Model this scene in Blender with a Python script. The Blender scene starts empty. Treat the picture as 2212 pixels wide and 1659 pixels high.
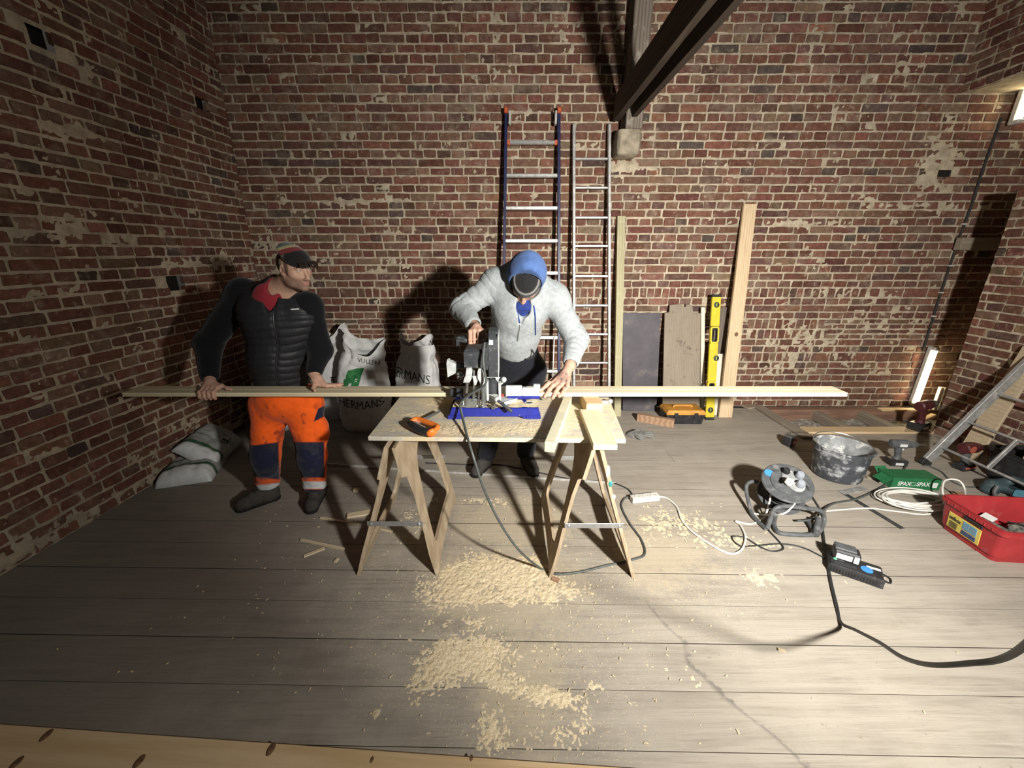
import bpy, math, random
import numpy as np
from mathutils import Vector, Matrix, Euler
from mathutils.bvhtree import BVHTree
rnd = random.Random(7)
SC = bpy.context.scene
COL = SC.collection
# ------------------------------------------------------------------ camera, light, exposure
FPX, CAM_H = 870.0, 1.65
PITCH = math.atan(284 / 870.0)
SP, CP = math.sin(PITCH), math.cos(PITCH)
cd = bpy.data.cameras.new('camera'); cam = bpy.data.objects.new('camera', cd); COL.objects.link(cam)
cd.sensor_fit = 'HORIZONTAL'; cd.sensor_width = 36; cd.lens = 36 * FPX / 2212; cd.clip_start = .02
cam.location = (0, 0, CAM_H); cam.rotation_euler = (math.pi / 2 - PITCH, 0, 0)
SC.camera = cam
SC.view_settings.view_transform = 'Standard'; SC.view_settings.look = 'None'
SC.view_settings.exposure = 0.46; SC.view_settings.gamma = 1.0; SC.view_settings.use_curve_mapping = False
wd = bpy.data.worlds.new('world'); SC.world = wd; wd.use_nodes = True
wd.node_tree.nodes['Background'].inputs[0].default_value = (1.0, .90, .78, 1)
wd.node_tree.nodes['Background'].inputs[1].default_value = .028
# the LED work lamp on its stand, right of the camera and out of frame: a reflector beam and its wide spill
LAMP = Vector((1.32, -.35, 1.86))
def lamp(name, energy, spread, aim):
    ld = bpy.data.lights.new(name, 'AREA'); lo = bpy.data.objects.new(name, ld); COL.objects.link(lo)
    ld.shape = 'RECTANGLE'; ld.size = .16; ld.size_y = .12; ld.energy = energy; ld.color = (1.0, .965, .90); ld.spread = math.radians(spread)
    lo.location = LAMP; lo.rotation_euler = (Vector(aim) - LAMP).to_track_quat('-Z', 'Y').to_euler()
lamp('work_lamp_beam', 84, 106, (1.42, 3.9, .78))
lamp('work_lamp_spill', 36, 180, (.7, 3.0, -.2))

# ------------------------------------------------------------------ picture <-> place
def ray(x, y):
    u, v = (x - 1106) / FPX, (y - 829.5) / FPX
    return (u, CP - v * SP, -(SP + v * CP))
def aY(x, y, Y):
    d = ray(x, y); t = Y / d[1]; return Vector((d[0] * t, Y, CAM_H + d[2] * t))
def aZ(x, y, Z=0.0):
    d = ray(x, y); t = (Z - CAM_H) / d[2]; return Vector((d[0] * t, d[1] * t, Z))
def aX(x, y, X):
    d = ray(x, y); t = X / d[0]; return Vector((X, d[1] * t, CAM_H + d[2] * t))
def to_px(P):
    P = np.asarray(P, float); h = P[..., 2] - CAM_H
    z = P[..., 1] * CP - h * SP; w = -(P[..., 1] * SP + h * CP)
    return 1106 + FPX * P[..., 0] / z, 829.5 + FPX * w / z
# ------------------------------------------------------------------ noise
def _hash(ix, iy, iz, seed):
    n = (ix * 374761393 + iy * 668265263 + iz * 2147483647 + seed * 974634777) & 0xffffffff
    n = ((n ^ (n >> 13)) * 1274126177) & 0xffffffff
    return ((n ^ (n >> 16)) & 0xffff) / 65535.0
def vnoise(p, seed=0):
    p = np.asarray(p, float); i = np.floor(p).astype(np.int64); f = p - i; f = f * f * (3 - 2 * f); r = 0
    for dx in (0, 1):
        for dy in (0, 1):
            for dz in (0, 1):
                w = (f[..., 0] if dx else 1 - f[..., 0]) * (f[..., 1] if dy else 1 - f[..., 1]) * (f[..., 2] if dz else 1 - f[..., 2])
                r = r + w * _hash(i[..., 0] + dx, i[..., 1] + dy, i[..., 2] + dz, seed)
    return r
def fbm(p, scale, seed=0, octv=4):
    p = np.asarray(p, float) * scale; a, s, t = 1.0, 0, 0
    for k in range(octv):
        s = s + a * vnoise(p, seed + k * 17); t += a; a *= .5; p = p * 2.03 + 11.3
    return s / t
def sstep(a, b, x):
    t = np.clip((x - a) / (b - a), 0, 1); return t * t * (3 - 2 * t)
# ------------------------------------------------------------------ tags and objects
def tag(o, label=None, cat=None, group=None, kind=None):
    if label: o['label'] = label
    if cat: o['category'] = cat
    if group: o['group'] = group
    if kind: o['kind'] = kind
    return o
def thing(name, label, cat, loc=(0, 0, 0), rot=(0, 0, 0), group=None):
    o = bpy.data.objects.new(name, None); COL.objects.link(o); o.empty_display_size = .05
    o.location = loc; o.rotation_euler = rot
    return tag(o, label, cat, group)
def link_mesh(name, me, parent=None, loc=None, rot=None):
    o = bpy.data.objects.new(name, me); COL.objects.link(o)
    if parent: o.parent = parent
    if loc is not None: o.location = loc
    if rot is not None: o.rotation_euler = rot
    return o
def np_mesh(name, V, F, mats, parent=None, col=None, smooth=True, fm=None, sharp=None):
    me = bpy.data.meshes.new(name); V = np.asarray(V, float)
    if isinstance(F, np.ndarray) and F.ndim == 2:
        n, k = F.shape
        me.vertices.add(len(V)); me.vertices.foreach_set('co', V.astype(np.float32).ravel())
        me.loops.add(n * k); me.loops.foreach_set('vertex_index', F.astype(np.int32).ravel())
        me.polygons.add(n); me.polygons.foreach_set('loop_start', np.arange(0, n * k, k, dtype=np.int32))
        me.update(calc_edges=True)
    else:
        me.from_pydata([tuple(v) for v in V], [], [tuple(f) for f in F])
    for m in (mats if isinstance(mats, (list, tuple)) else [mats]): me.materials.append(m)
    if fm is not None: me.polygons.foreach_set('material_index', np.asarray(fm, np.int32))
    if col is not None:
        a = me.color_attributes.new('col', 'FLOAT_COLOR', 'POINT'); c = np.ones((len(V), 4), np.float32); c[:, :col.shape[1]] = col
        a.data.foreach_set('color', c.ravel())
    me.polygons.foreach_set('use_smooth', [smooth] * len(me.polygons))
    if sharp: me.set_sharp_from_angle(angle=math.radians(sharp))
    me.validate(); me.update()
    return link_mesh(name, me, parent)
def frame(d, up=Vector((0, 0, 1))):
    z = Vector(d).normalized(); up = Vector(up)
    x = up.cross(z)
    if x.length < 1e-4: x = Vector((1, 0, 0)).cross(z)
    if x.length < 1e-4: x = Vector((0, 1, 0)).cross(z)
    x.normalize(); return x, z.cross(x), z
def TR(loc=(0, 0, 0), rot=(0, 0, 0)):
    return Matrix.Translation(Vector(loc)) @ Euler(rot).to_matrix().to_4x4()
class MB:
    """collects shapes; build() links them as ONE mesh object"""
    def __init__(s): s.v, s.f, s.m, s.c = [], [], [], []; s.T = Matrix(); s.mi = 0; s.col = None
    def add(s, vs, fs):
        b = len(s.v)
        for v in vs: s.v.append(s.T @ Vector(v)); s.c.append(s.col or (1, 1, 1))
        for f in fs: s.f.append([b + i for i in f]); s.m.append(s.mi)
        return s
    def box(s, c, size, bev=.003, rot=None):
        hx, hy, hz = [a / 2 for a in size]; b = min(bev, hx * .9, hy * .9, hz * .9)
        R = Euler(rot).to_matrix() if rot is not None else None; vs, idx = [], {}
        for sx in (-1, 1):
            for sy in (-1, 1):
                for sz in (-1, 1):
                    for ax in range(3):
                        p = [sx * (hx - b), sy * (hy - b), sz * (hz - b)]; p[ax] += (sx, sy, sz)[ax] * b
                        idx[(sx, sy, sz, ax)] = len(vs); p = Vector(p)
                        vs.append((R @ p if R else p) + Vector(c))
        fs = []
        for ax in range(3):
            o1, o2 = [(1, 2), (2, 0), (0, 1)][ax]
            for sg in (-1, 1):
                q = []
                for a, d in ((-1, -1), (1, -1), (1, 1), (-1, 1)):
                    k = [0, 0, 0]; k[ax] = sg; k[o1] = a; k[o2] = d; q.append(idx[(*k, ax)])
                fs.append(q if sg > 0 else q[::-1])
        for ax in range(3):
            o1, o2 = [(1, 2), (2, 0), (0, 1)][ax]
            for a in (-1, 1):
                for d in (-1, 1):
                    k0 = [0, 0, 0]; k0[ax] = -1; k0[o1] = a; k0[o2] = d; k1 = list(k0); k1[ax] = 1
                    q = [idx[(*k0, o1)], idx[(*k1, o1)], idx[(*k1, o2)], idx[(*k0, o2)]]
                    fs.append(q if a * d < 0 else q[::-1])
        for sx in (-1, 1):
            for sy in (-1, 1):
                for sz in (-1, 1):
                    q = [idx[(sx, sy, sz, a)] for a in range(3)]; fs.append(q if sx * sy * sz > 0 else q[::-1])
        return s.add(vs, fs)
    def bar(s, a, b, w, h, up=(0, 0, 1), bev=.003):
        a, b = Vector(a), Vector(b); x, y, z = frame(b - a, up); M = Matrix((x, y, z)).transposed().to_4x4()
        M.translation = (a + b) / 2; T = s.T; s.T = T @ M; s.box((0, 0, 0), (w, h, (b - a).length), bev); s.T = T; return s
    def tube(s, pts, r, n=8, closed=False, cap=True):
        pts = [Vector(p) for p in pts]; N = len(pts); rr = r if isinstance(r, (list, tuple)) else [r] * N
        if N < 2: return s
        tang = []
        for i in range(N):
            a, b = (pts[(i - 1) % N], pts[(i + 1) % N]) if closed else (pts[max(i - 1, 0)], pts[min(i + 1, N - 1)])
            d = b - a; tang.append(d.normalized() if d.length > 1e-9 else Vector((0, 0, 1)))
        x, y, _ = frame(tang[0]); vs = []
        for i in range(N):
            t = tang[i]; x = x - t * x.dot(t)
            if x.length < 1e-6: x = frame(t)[0]
            x.normalize(); y = t.cross(x)
            for k in range(n):
                a = 2 * math.pi * k / n; vs.append(pts[i] + (x * math.cos(a) + y * math.sin(a)) * rr[i])
        fs = []
        for i in range(N if closed else N - 1):
            j = (i + 1) % N
            for k in range(n):
                k2 = (k + 1) % n; fs.append([i * n + k, i * n + k2, j * n + k2, j * n + k])
        if cap and not closed: fs.append(list(range(n))[::-1]); fs.append([(N - 1) * n + k for k in range(n)])
        return s.add(vs, fs)
    def rod(s, a, b, r, n=12, r2=None): return s.tube([a, b], [r, r if r2 is None else r2], n)
    def lathe(s, prof, n=24, M=None, cap=True, arc=None):
        T = s.T
        if M is not None: s.T = T @ M
        vs = []
        for r, z in prof:
            for k in range(n):
                a = 2 * math.pi * k / n; vs.append((r * math.cos(a), r * math.sin(a), z))
        fs = []
        for i in range(len(prof) - 1):
            for k in range(n):
                k2 = (k + 1) % n; fs.append([i * n + k, i * n + k2, (i + 1) * n + k2, (i + 1) * n + k])
        if cap:
            if prof[0][0] > 1e-5: fs.append(list(range(n))[::-1])
            if prof[-1][0] > 1e-5: fs.append([(len(prof) - 1) * n + k for k in range(n)])
        s.add(vs, fs); s.T = T; return s
    def prism(s, poly, h, M=None, bev=0):
        """polygon in local xy, extruded along z from 0 to h"""
        T = s.T
        if M is not None: s.T = T @ M
        n = len(poly); A = sum(poly[i][0] * poly[(i + 1) % n][1] - poly[(i + 1) % n][0] * poly[i][1] for i in range(n))
        if A < 0: poly = poly[::-1]
        if bev:
            cx = sum(p[0] for p in poly) / n; cy = sum(p[1] for p in poly) / n; ins = []
            for i in range(n):
                p0, p1, p2 = [Vector(poly[(i + d) % n]) for d in (-1, 0, 1)]
                e1, e2 = (p1 - p0).normalized(), (p2 - p1).normalized(); m = Vector((-e1.y - e2.y, e1.x + e2.x))
                m = m / max(m.length_squared, .3) * 2 * bev; ins.append((p1.x + m.x, p1.y + m.y))
            rings = [(ins, 0), (poly, bev), (poly, h - bev), (ins, h)]
        else: rings = [(poly, 0), (poly, h)]
        vs = [(p[0], p[1], z) for r, z in rings for p in r]; fs = []
        for i in range(len(rings) - 1):
            for k in range(n):
                k2 = (k + 1) % n; fs.append([i * n + k, i * n + k2, (i + 1) * n + k2, (i + 1) * n + k])
        fs.append(list(range(n))[::-1]); fs.append([(len(rings) - 1) * n + k for k in range(n)])
        s.add(vs, fs); s.T = T; return s
    def loft(s, rings, cap0=True, cap1=True):
        n = len(rings[0]); vs = [p for r in rings for p in r]; fs = []
        for i in range(len(rings) - 1):
            for k in range(n):
                k2 = (k + 1) % n; fs.append([i * n + k, i * n + k2, (i + 1) * n + k2, (i + 1) * n + k])
        if cap0: fs.append(list(range(n))[::-1])
        if cap1: fs.append([(len(rings) - 1) * n + k for k in range(n)])
        return s.add(vs, fs)
    def ball(s, c, r, n=12, R=None):
        r = (r, r, r) if not isinstance(r, (list, tuple)) else r; rings = []
        m = max(n // 2, 4); vs = [Vector((0, 0, -r[2]))]
        for i in range(1, m):
            a = -math.pi / 2 + math.pi * i / m
            for k in range(n):
                b = 2 * math.pi * k / n; vs.append(Vector((r[0] * math.cos(a) * math.cos(b), r[1] * math.cos(a) * math.sin(b), r[2] * math.sin(a))))
        vs.append(Vector((0, 0, r[2])))
        if R is not None: vs = [R @ v for v in vs]
        vs = [v + Vector(c) for v in vs]; fs = []
        for k in range(n): fs.append([0, 1 + (k + 1) % n, 1 + k])
        for i in range(m - 2):
            for k in range(n):
                k2 = (k + 1) % n; a = 1 + i * n; fs.append([a + k, a + k2, a + n + k2, a + n + k])
        a = 1 + (m - 2) * n
        for k in range(n): fs.append([a + k, a + (k + 1) % n, len(vs) - 1])
        return s.add(vs, fs)
    def quad(s, a, b, c, d): return s.add([a, b, c, d], [[0, 1, 2, 3]])
    def build(s, name, mats, parent=None, loc=None, rot=None, sharp=35):
        me = bpy.data.meshes.new(name); me.from_pydata([tuple(v) for v in s.v], [], s.f)
        for m in (mats if isinstance(mats, (list, tuple)) else [mats]): me.materials.append(m)
        me.polygons.foreach_set('material_index', s.m)
        if any(c != (1, 1, 1) for c in s.c):
            a = me.color_attributes.new('col', 'FLOAT_COLOR', 'POINT'); a.data.foreach_set('color', [x for c in s.c for x in (*c, 1)])
        me.polygons.foreach_set('use_smooth', [True] * len(me.polygons)); me.set_sharp_from_angle(angle=math.radians(sharp))
        me.validate(); me.update()
        return link_mesh(name, me, parent, loc, rot)
def spline(pts, n=8, closed=False):
    P = [Vector(p) for p in pts]; N = len(P); out = []
    for i in range(N if closed else N - 1):
        if closed: a, b, c, d = P[i - 1], P[i], P[(i + 1) % N], P[(i + 2) % N]
        else: a, b, c, d = P[max(i - 1, 0)], P[i], P[i + 1], P[min(i + 2, N - 1)]
        for k in range(n):
            t = k / n; out.append(.5 * ((2 * b) + (c - a) * t + (2 * a - 5 * b + 4 * c - d) * t * t + (3 * b - a - 3 * c + d) * t ** 3))
    if not closed: out.append(P[-1].copy())
    return out
# ------------------------------------------------------------------ materials
M = {}
class NT:
    def __init__(s, name):
        s.m = bpy.data.materials.new(name); s.m.use_nodes = True; s.t = s.m.node_tree; s.b = s.t.nodes['Principled BSDF']; M[name] = s.m
    def n(s, ty, **kw):
        d = s.t.nodes.new(ty)
        for k, v in kw.items(): setattr(d, k, v)
        return d
    def l(s, a, b): s.t.links.new(a, b)
    def val(s, d, i, v):
        if isinstance(v, bpy.types.NodeSocket): s.l(v, d.inputs[i])
        else: d.inputs[i].default_value = v
    def math(s, op, a, b=0, clamp=False):
        d = s.n('ShaderNodeMath', operation=op, use_clamp=clamp); s.val(d, 0, a); s.val(d, 1, b); return d.outputs[0]
    def coord(s, kind='Object', scale=(1, 1, 1)):
        c = s.n('ShaderNodeTexCoord'); mp = s.n('ShaderNodeMapping'); mp.inputs['Scale'].default_value = scale
        s.l(c.outputs[kind], mp.inputs[0]); return mp.outputs[0]
    def pos(s, scale=(1, 1, 1)):
        g = s.n('ShaderNodeNewGeometry'); mp = s.n('ShaderNodeMapping'); mp.inputs['Scale'].default_value = scale
        s.l(g.outputs['Position'], mp.inputs[0]); return mp.outputs[0]
    def noise(s, vec, scale, detail=4, rough=.55, dist=0):
        d = s.n('ShaderNodeTexNoise'); s.l(vec, d.inputs['Vector']); d.inputs['Scale'].default_value = scale
        d.inputs['Detail'].default_value = detail; d.inputs['Roughness'].default_value = rough; d.inputs['Distortion'].default_value = dist
        return d.outputs['Fac']
    def ramp(s, fac, stops):
        d = s.n('ShaderNodeValToRGB'); e = d.color_ramp.elements
        while len(e) < len(stops): e.new(.5)
        for q, (p, c) in zip(e, stops): q.position = p; q.color = (*c, 1) if len(c) == 3 else c
        s.l(fac, d.inputs[0]); return d.outputs[0]
    def mask(s, fac, a, b):
        d = s.n('ShaderNodeMapRange', interpolation_type='SMOOTHSTEP'); s.l(fac, d.inputs[0]); d.inputs[1].default_value = a; d.inputs[2].default_value = b
        return d.outputs[0]
    def mix(s, f, a, b, mode='MIX'):
        d = s.n('ShaderNodeMix', data_type='RGBA', blend_type=mode)
        for i, v in ((0, f), (6, a), (7, b)):
            if isinstance(v, bpy.types.NodeSocket): s.l(v, d.inputs[i])
            elif i == 0: d.inputs[0].default_value = v
            else: d.inputs[i].default_value = (*v, 1)
        return d.outputs[2]
    def attr(s, name='col'):
        d = s.n('ShaderNodeAttribute'); d.attribute_name = name; return d.outputs['Color']
    def bump(s, h, strength=.3, dist=.01):
        d = s.n('ShaderNodeBump'); d.inputs['Strength'].default_value = strength; d.inputs['Distance'].default_value = dist
        s.l(h, d.inputs['Height']); s.l(d.outputs[0], s.b.inputs['Normal']); return d
    def out(s, color=None, rough=.6, metal=0, spec=.4):
        if color is not None: s.val(s.b, 'Base Color', color if isinstance(color, bpy.types.NodeSocket) else (*color, 1))
        s.val(s.b, 'Roughness', rough); s.b.inputs['Metallic'].default_value = metal
        s.b.inputs['Specular IOR Level'].default_value = spec
        return s.m
def plain(name, c, rough=.5, metal=0, var=.18, scale=30, bump=0, c2=None, spec=.4, dirt=None, dirt_at=(.55, .7), dirt_scale=12):
    t = NT(name); co = t.coord()
    f = t.noise(co, scale, 5); d = c2 or tuple(a * (1 - var * 2) for a in c)
    col = t.mix(t.mask(f, .3, .7), d, c)
    if dirt: col = t.mix(t.mask(t.noise(co, dirt_scale, 6, .65), *dirt_at), col, dirt)
    if bump: t.bump(f, bump, .004)
    return t.out(col, rough, metal, spec)
def wood(name, light, dark, axis=0, scale=1.0, rough=.7, knots=0, dirt=None, dirt_at=(.5, .7), coord='Object', bump=.15, contrast=1.0):
    t = NT(name); sc = [14 * scale] * 3; sc[axis] = .9 * scale
    co = t.coord(coord, tuple(sc)); g = t.noise(co, 1.0, 5, .6, .8)
    sc2 = [90 * scale] * 3; sc2[axis] = 3 * scale
    g2 = t.noise(t.coord(coord, tuple(sc2)), 1.0, 3)
    w = t.n('ShaderNodeTexWave', wave_type='BANDS', bands_direction='XYZ'[(axis + 1) % 3])
    sc3 = [1] * 3; sc3[axis] = .12
    t.l(t.coord(coord, tuple(sc3)), w.inputs[0]); w.inputs['Scale'].default_value = 14 * scale; w.inputs['Distortion'].default_value = 5; w.inputs['Detail'].default_value = 2
    w.inputs['Detail Scale'].default_value = 1.2
    mixf = t.math('ADD', t.math('MULTIPLY', g, .55), t.math('ADD', t.math('MULTIPLY', w.outputs['Fac'], .28), t.math('MULTIPLY', g2, .25)))
    col = t.mix(t.mask(mixf, .5 - .22 / contrast, .5 + .28 / contrast), light, dark)
    if knots:
        v = t.n('ShaderNodeTexVoronoi'); s4 = [3.2 * knots] * 3; s4[axis] = 1.5 * knots
        t.l(t.coord(coord, tuple(s4)), v.inputs[0]); v.inputs['Scale'].default_value = 1
        col = t.mix(t.mask(v.outputs['Distance'], .13, .06), col, tuple(a * .42 for a in dark))
    if dirt: col = t.mix(t.mask(t.noise(t.coord(coord), 9, 7, .65), *dirt_at), col, dirt)
    t.bump(mixf, bump, .003)
    return t.out(col, rough, 0, .3)
def vcol(name, rough=.85, bump=.2, bscale=220, var=.25, vscale=18, spec=.2, sheen=0):
    t = NT(name); co = t.coord(); a = t.attr()
    f = t.noise(co, vscale, 5, .6); col = t.mix(t.mask(f, .3, .7), t.mix(1.0, a, (1 - var,) * 3, 'MULTIPLY'), a)
    if bump: t.bump(t.noise(co, bscale, 2), bump, .002)
    if sheen: t.b.inputs['Sheen Weight'].default_value = sheen
    return t.out(col, rough, 0, spec)
# ------------------------------------------------------------------ setting: walls, floor
def mat_brick():
    t = NT('brick'); p = t.pos(); a = t.attr()
    n1 = t.noise(p, 26, 6, .7); n2 = t.noise(p, 7, 5, .6); n3 = t.noise(p, 95, 4, .7); n4 = t.noise(p, 2.3, 4, .6)
    col = t.mix(t.mask(n1, .25, .75), t.mix(1.0, a, (.62, .6, .6), 'MULTIPLY'), t.mix(1.0, a, (1.18, 1.15, 1.12), 'MULTIPLY'))
    col = t.mix(t.math('MULTIPLY', t.mask(n2, .50, .72), .55), col, (.235, .18, .135))              # lime film
    sm = t.math('MULTIPLY', t.mask(n1, .56, .74), t.mask(t.math('ADD', n4, t.math('MULTIPLY', n2, .5)), .70, .9))
    col = t.mix(sm, col, (.42, .36, .27))                                                          # mortar smears
    col = t.mix(t.mask(n3, .66, .72), col, (.45, .41, .35))                                        # white specks
    col = t.mix(t.mask(n3, .36, .28), col, (.03, .02, .017))
    t.bump(t.math('ADD', n1, t.math('MULTIPLY', n3, .6)), .55, .006)
    return t.out(col, .92, 0, .15)
def mat_mortar():
    t = NT('mortar'); p = t.pos(); n1 = t.noise(p, 12, 6, .65); n2 = t.noise(p, 70, 5, .7); n3 = t.noise(p, 1.6, 3)
    col = t.mix(t.mask(n1, .3, .7), (.34, .28, .20), (.54, .465, .345)); col = t.mix(t.math('MULTIPLY', t.mask(n3, .5, .7), .5), col, (.25, .22, .17))
    col = t.mix(t.mask(n2, .38, .28), col, (.12, .09, .065))
    t.bump(t.math('ADD', n2, n1), .7, .006)
    return t.out(col, .95, 0, .1)
mat_brick(); mat_mortar(); plain('hole_dark', (.02, .015, .012), .95); plain('joint_dirt', (.085, .072, .058), .95, 0, .3, 8)
PAL = [((.165, .070, .049), 30), ((.185, .086, .058), 22), ((.15, .062, .045), 24), ((.12, .062, .05), 12), ((.17, .095, .066), 12), ((.085, .06, .052), 4), ((.21, .13, .088), 5)]
PALC = [tuple(.86 * q + .14 * g for q, g in zip(c, (.13, .10, .08))) for c, w in PAL for _ in range(w)]
def brick_wall(name, O, U, N, width, height, label, holes=(), rows=None, seed=1, z0=0.0, maxn=300, plaster=(), pal=PALC, thick=.1):
    """O lower corner of the wall face, U unit vector along it, N unit normal into the room. holes: (s0,s1,t0,t1) gaps in the wall"""
    R = random.Random(seed); O, U, N = Vector(O), Vector(U).normalized(), Vector(N).normalized(); Zv = Vector((0, 0, 1))
    bricks, t, ci = [], z0, 0
    while t < height - .02:
        pitch = .0738 + R.uniform(-.002, .002); kind = 'S' if ci % 2 else 'H'; rl = None
        if rows:
            for (a, b, s0, s1) in rows:
                if abs(t - a) < .035: rl = (a, b, s0, s1)
        def run(s_from, s_to, tt, ph, kd):
            s = s_from + (R.uniform(0, .1) if kd != 'S' else R.uniform(0, .2)) - .2
            while s < s_to:
                w = {'S': R.uniform(.218, .24), 'H': R.uniform(.104, .121), 'R': R.uniform(.054, .068)}[kd]
                if kd == 'S' and R.random() < .1: w *= .6
                if kd == 'H' and R.random() < .05: w *= 1.7
                j = R.uniform(.010, .019); a, b = max(s, s_from), min(s + w, s_to)
                if b - a > .03: bricks.append((a, b, tt + R.uniform(.005, .010), tt + ph - R.uniform(.005, .010), R.random()))
                s += w + j
        if rl:
            a, b, s0, s1 = rl; n = max(1, round((b - a) / .0705)); ph = (b - a)
            run(s0, s1, t, ph, 'R')
            for k in range(n):
                for (q0, q1) in ((0, s0), (s1, width)):
                    if q1 - q0 > .05: run(q0, q1, t + k * ph / n, ph / n, 'S' if (ci + k) % 2 else 'H')
            t += ph; ci += n
        else: run(0, width, t, pitch, kind); t += pitch; ci += 1
    def inhole(s, tt): return any(h[0] < s < h[1] and h[2] < tt < h[3] for h in holes)
    bricks = [b for b in bricks if not inhole((b[0] + b[1]) / 2, (b[2] + b[3]) / 2)]
    # mortar bed: the wall's own mesh
    st = .016; ns, nt = int(width / st) + 1, int((height) / st) + 1
    S, T = np.meshgrid(np.linspace(0, width, ns), np.linspace(0, height, nt), indexing='ij'); pp = np.stack([S, T, S * 0 + seed * 3.1], -1)
    D = (fbm(pp, 30, seed, 3) - .5) * .018 + (fbm(pp, 5, seed + 5, 3) - .5) * .010 - .0006
    for (ps, pt, rs, rt, amt) in plaster:
        D += amt * np.exp(-((S - ps) / rs) ** 2 - ((T - pt) / rt) ** 2) * (.3 + 1.2 * fbm(pp, 11, seed + 9, 3))
    P = np.array(O) + S[..., None] * np.array(U) + T[..., None] * np.array(Zv) + D[..., None] * np.array(N)
    idx = np.arange(ns * nt).reshape(ns, nt); F = np.stack([idx[:-1, :-1], idx[1:, :-1], idx[1:, 1:], idx[:-1, 1:]], -1).reshape(-1, 4)
    cs, ct = (S[:-1, :-1] + st / 2).ravel(), (T[:-1, :-1] + st / 2).ravel(); keep = np.ones(len(F), bool)
    for h in holes: keep &= ~((cs > h[0] + .005) & (cs < h[1] - .005) & (ct > h[2] + .005) & (ct < h[3] - .005))
    F = F[keep]
    if (U.cross(Zv)).dot(N) < 0: F = F[:, ::-1]
    wall = np_mesh(name, P.reshape(-1, 3), F, M['mortar']); tag(wall, label, kind='structure')
    # bricks
    geo, area = [], []
    for (a, b, c, d, r) in bricks:
        w, h = b - a, d - c; jt = min(.0035, w * .1); rc = min(.008, w * .2)
        out = [(a + rc * R.uniform(.3, 1), c), ((a + b) / 2 + R.uniform(-.02, .02) * w, c), (b - rc * R.uniform(.3, 1), c), (b, c + rc * R.uniform(.3, 1)), (b, d - rc * R.uniform(.3, 1)),
               (b - rc * R.uniform(.3, 1.4), d), ((a + b) / 2 + R.uniform(-.02, .02) * w, d), (a + rc * R.uniform(.3, 1.4), d), (a, d - rc * R.uniform(.3, 1)), (a, c + rc * R.uniform(.3, 1))]
        out = [(x + R.uniform(-jt, jt), y + R.uniform(-jt, jt) * .8) for x, y in out]; cx, cy = (a + b) / 2, (c + d) / 2
        dep = R.gauss(.0065, .0025); tl, tu = R.gauss(0, .012), R.gauss(0, .03); ins = .004
        vs = []
        for ring in range(3):
            for (x, y) in out:
                if ring == 2: x2, y2 = x + (cx - x) * min(.5, ins / (w / 2)) , y + (cy - y) * min(.5, ins / (h / 2))
                else: x2, y2 = x, y
                e = dep + (x2 - cx) * tl + (y2 - cy) * tu; e = {0: -.03, 1: e - .0035, 2: e}[ring]
                vs.append(O + U * x2 + Zv * y2 + N * e)
        base = R.choice(pal); g = R.gauss(1, .14); colr = tuple(max(.02, q * g * R.uniform(.93, 1.07)) for q in base)
        geo.append((vs, colr))
        q = np.array([O + U * x + Zv * y for x, y in ((a, c), (b, c), (b, d), (a, d))]); X, Y = to_px(q); z = q[:, 1] * CP - (q[:, 2] - CAM_H) * SP
        ok = (z > .1).all() and X.min() > -20 and X.max() < 2232 and Y.min() > -20 and Y.max() < 1670
        area.append(.5 * abs(np.dot(X, np.roll(Y, 1)) - np.dot(Y, np.roll(X, 1))) if ok else 0)
    flip = (U.cross(Zv)).dot(N) < 0; n = 10
    fs = []
    for i in range(2):
        for k in range(n): k2 = (k + 1) % n; fs.append([i * n + k, i * n + k2, (i + 1) * n + k2, (i + 1) * n + k])
    fs.append([2 * n + k for k in range(n)])
    if flip: fs = [f[::-1] for f in fs]
    order = sorted(range(len(geo)), key=lambda i: -area[i]); single = set(i for i in order[:maxn] if area[i] > 60)
    mv, mf, mc = [], [], []
    for i, (vs, colr) in enumerate(geo):
        if i in single: np_mesh('brick', vs, fs, M['brick'], wall, np.tile(np.array(colr), (len(vs), 1)), smooth=False)
        else:
            bq = len(mv); mv += vs; mf += [[bq + k for k in f] for f in fs]; mc += [colr] * len(vs)
    if mv: tag(np_mesh('brick', mv, mf, M['brick'], wall, np.array(mc), smooth=False), kind='stuff')
    return wall
BY = 4.25                       # back wall
LC = Vector((-2.60, BY, 0)); LN = Vector((-2.79, 1.0, 0))
LU = (LC - LN).normalized(); LW = (LC - LN).length
def sX(x): return x + 2.72
brick_wall('wall_back', (-2.72, BY, 0), (1, 0, 0), (0, -1, 0), 8.0, 3.95, 'back wall of bare red brick with pale mortar',
           holes=[(sX(2.28), sX(2.40), 1.215, 1.28), (sX(4.02), sX(4.17), 2.30, 2.40)],
           rows=[(.763, .8705, sX(2.5), sX(3.35)), (.8705, .978, sX(2.5), sX(3.3)), (1.207, 1.31, sX(-1.6), sX(3.7)), (.52, .625, sX(2.6), sX(3.3))], seed=3,
           plaster=[(sX(4.0), 2.40, .16, .25, .016), (sX(1.05), 2.42, .2, .05, .02), (sX(-1.6), 2.12, .6, .035, .012), (sX(3.9), 2.08, .5, .03, .010), (sX(2.9), 1.92, .6, .03, .009), (sX(3.7), .9, .5, .4, .005), (sX(2.9), .7, .5, .3, .005), (sX(-2.2), 1.55, .3, .2, .007)])
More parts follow.
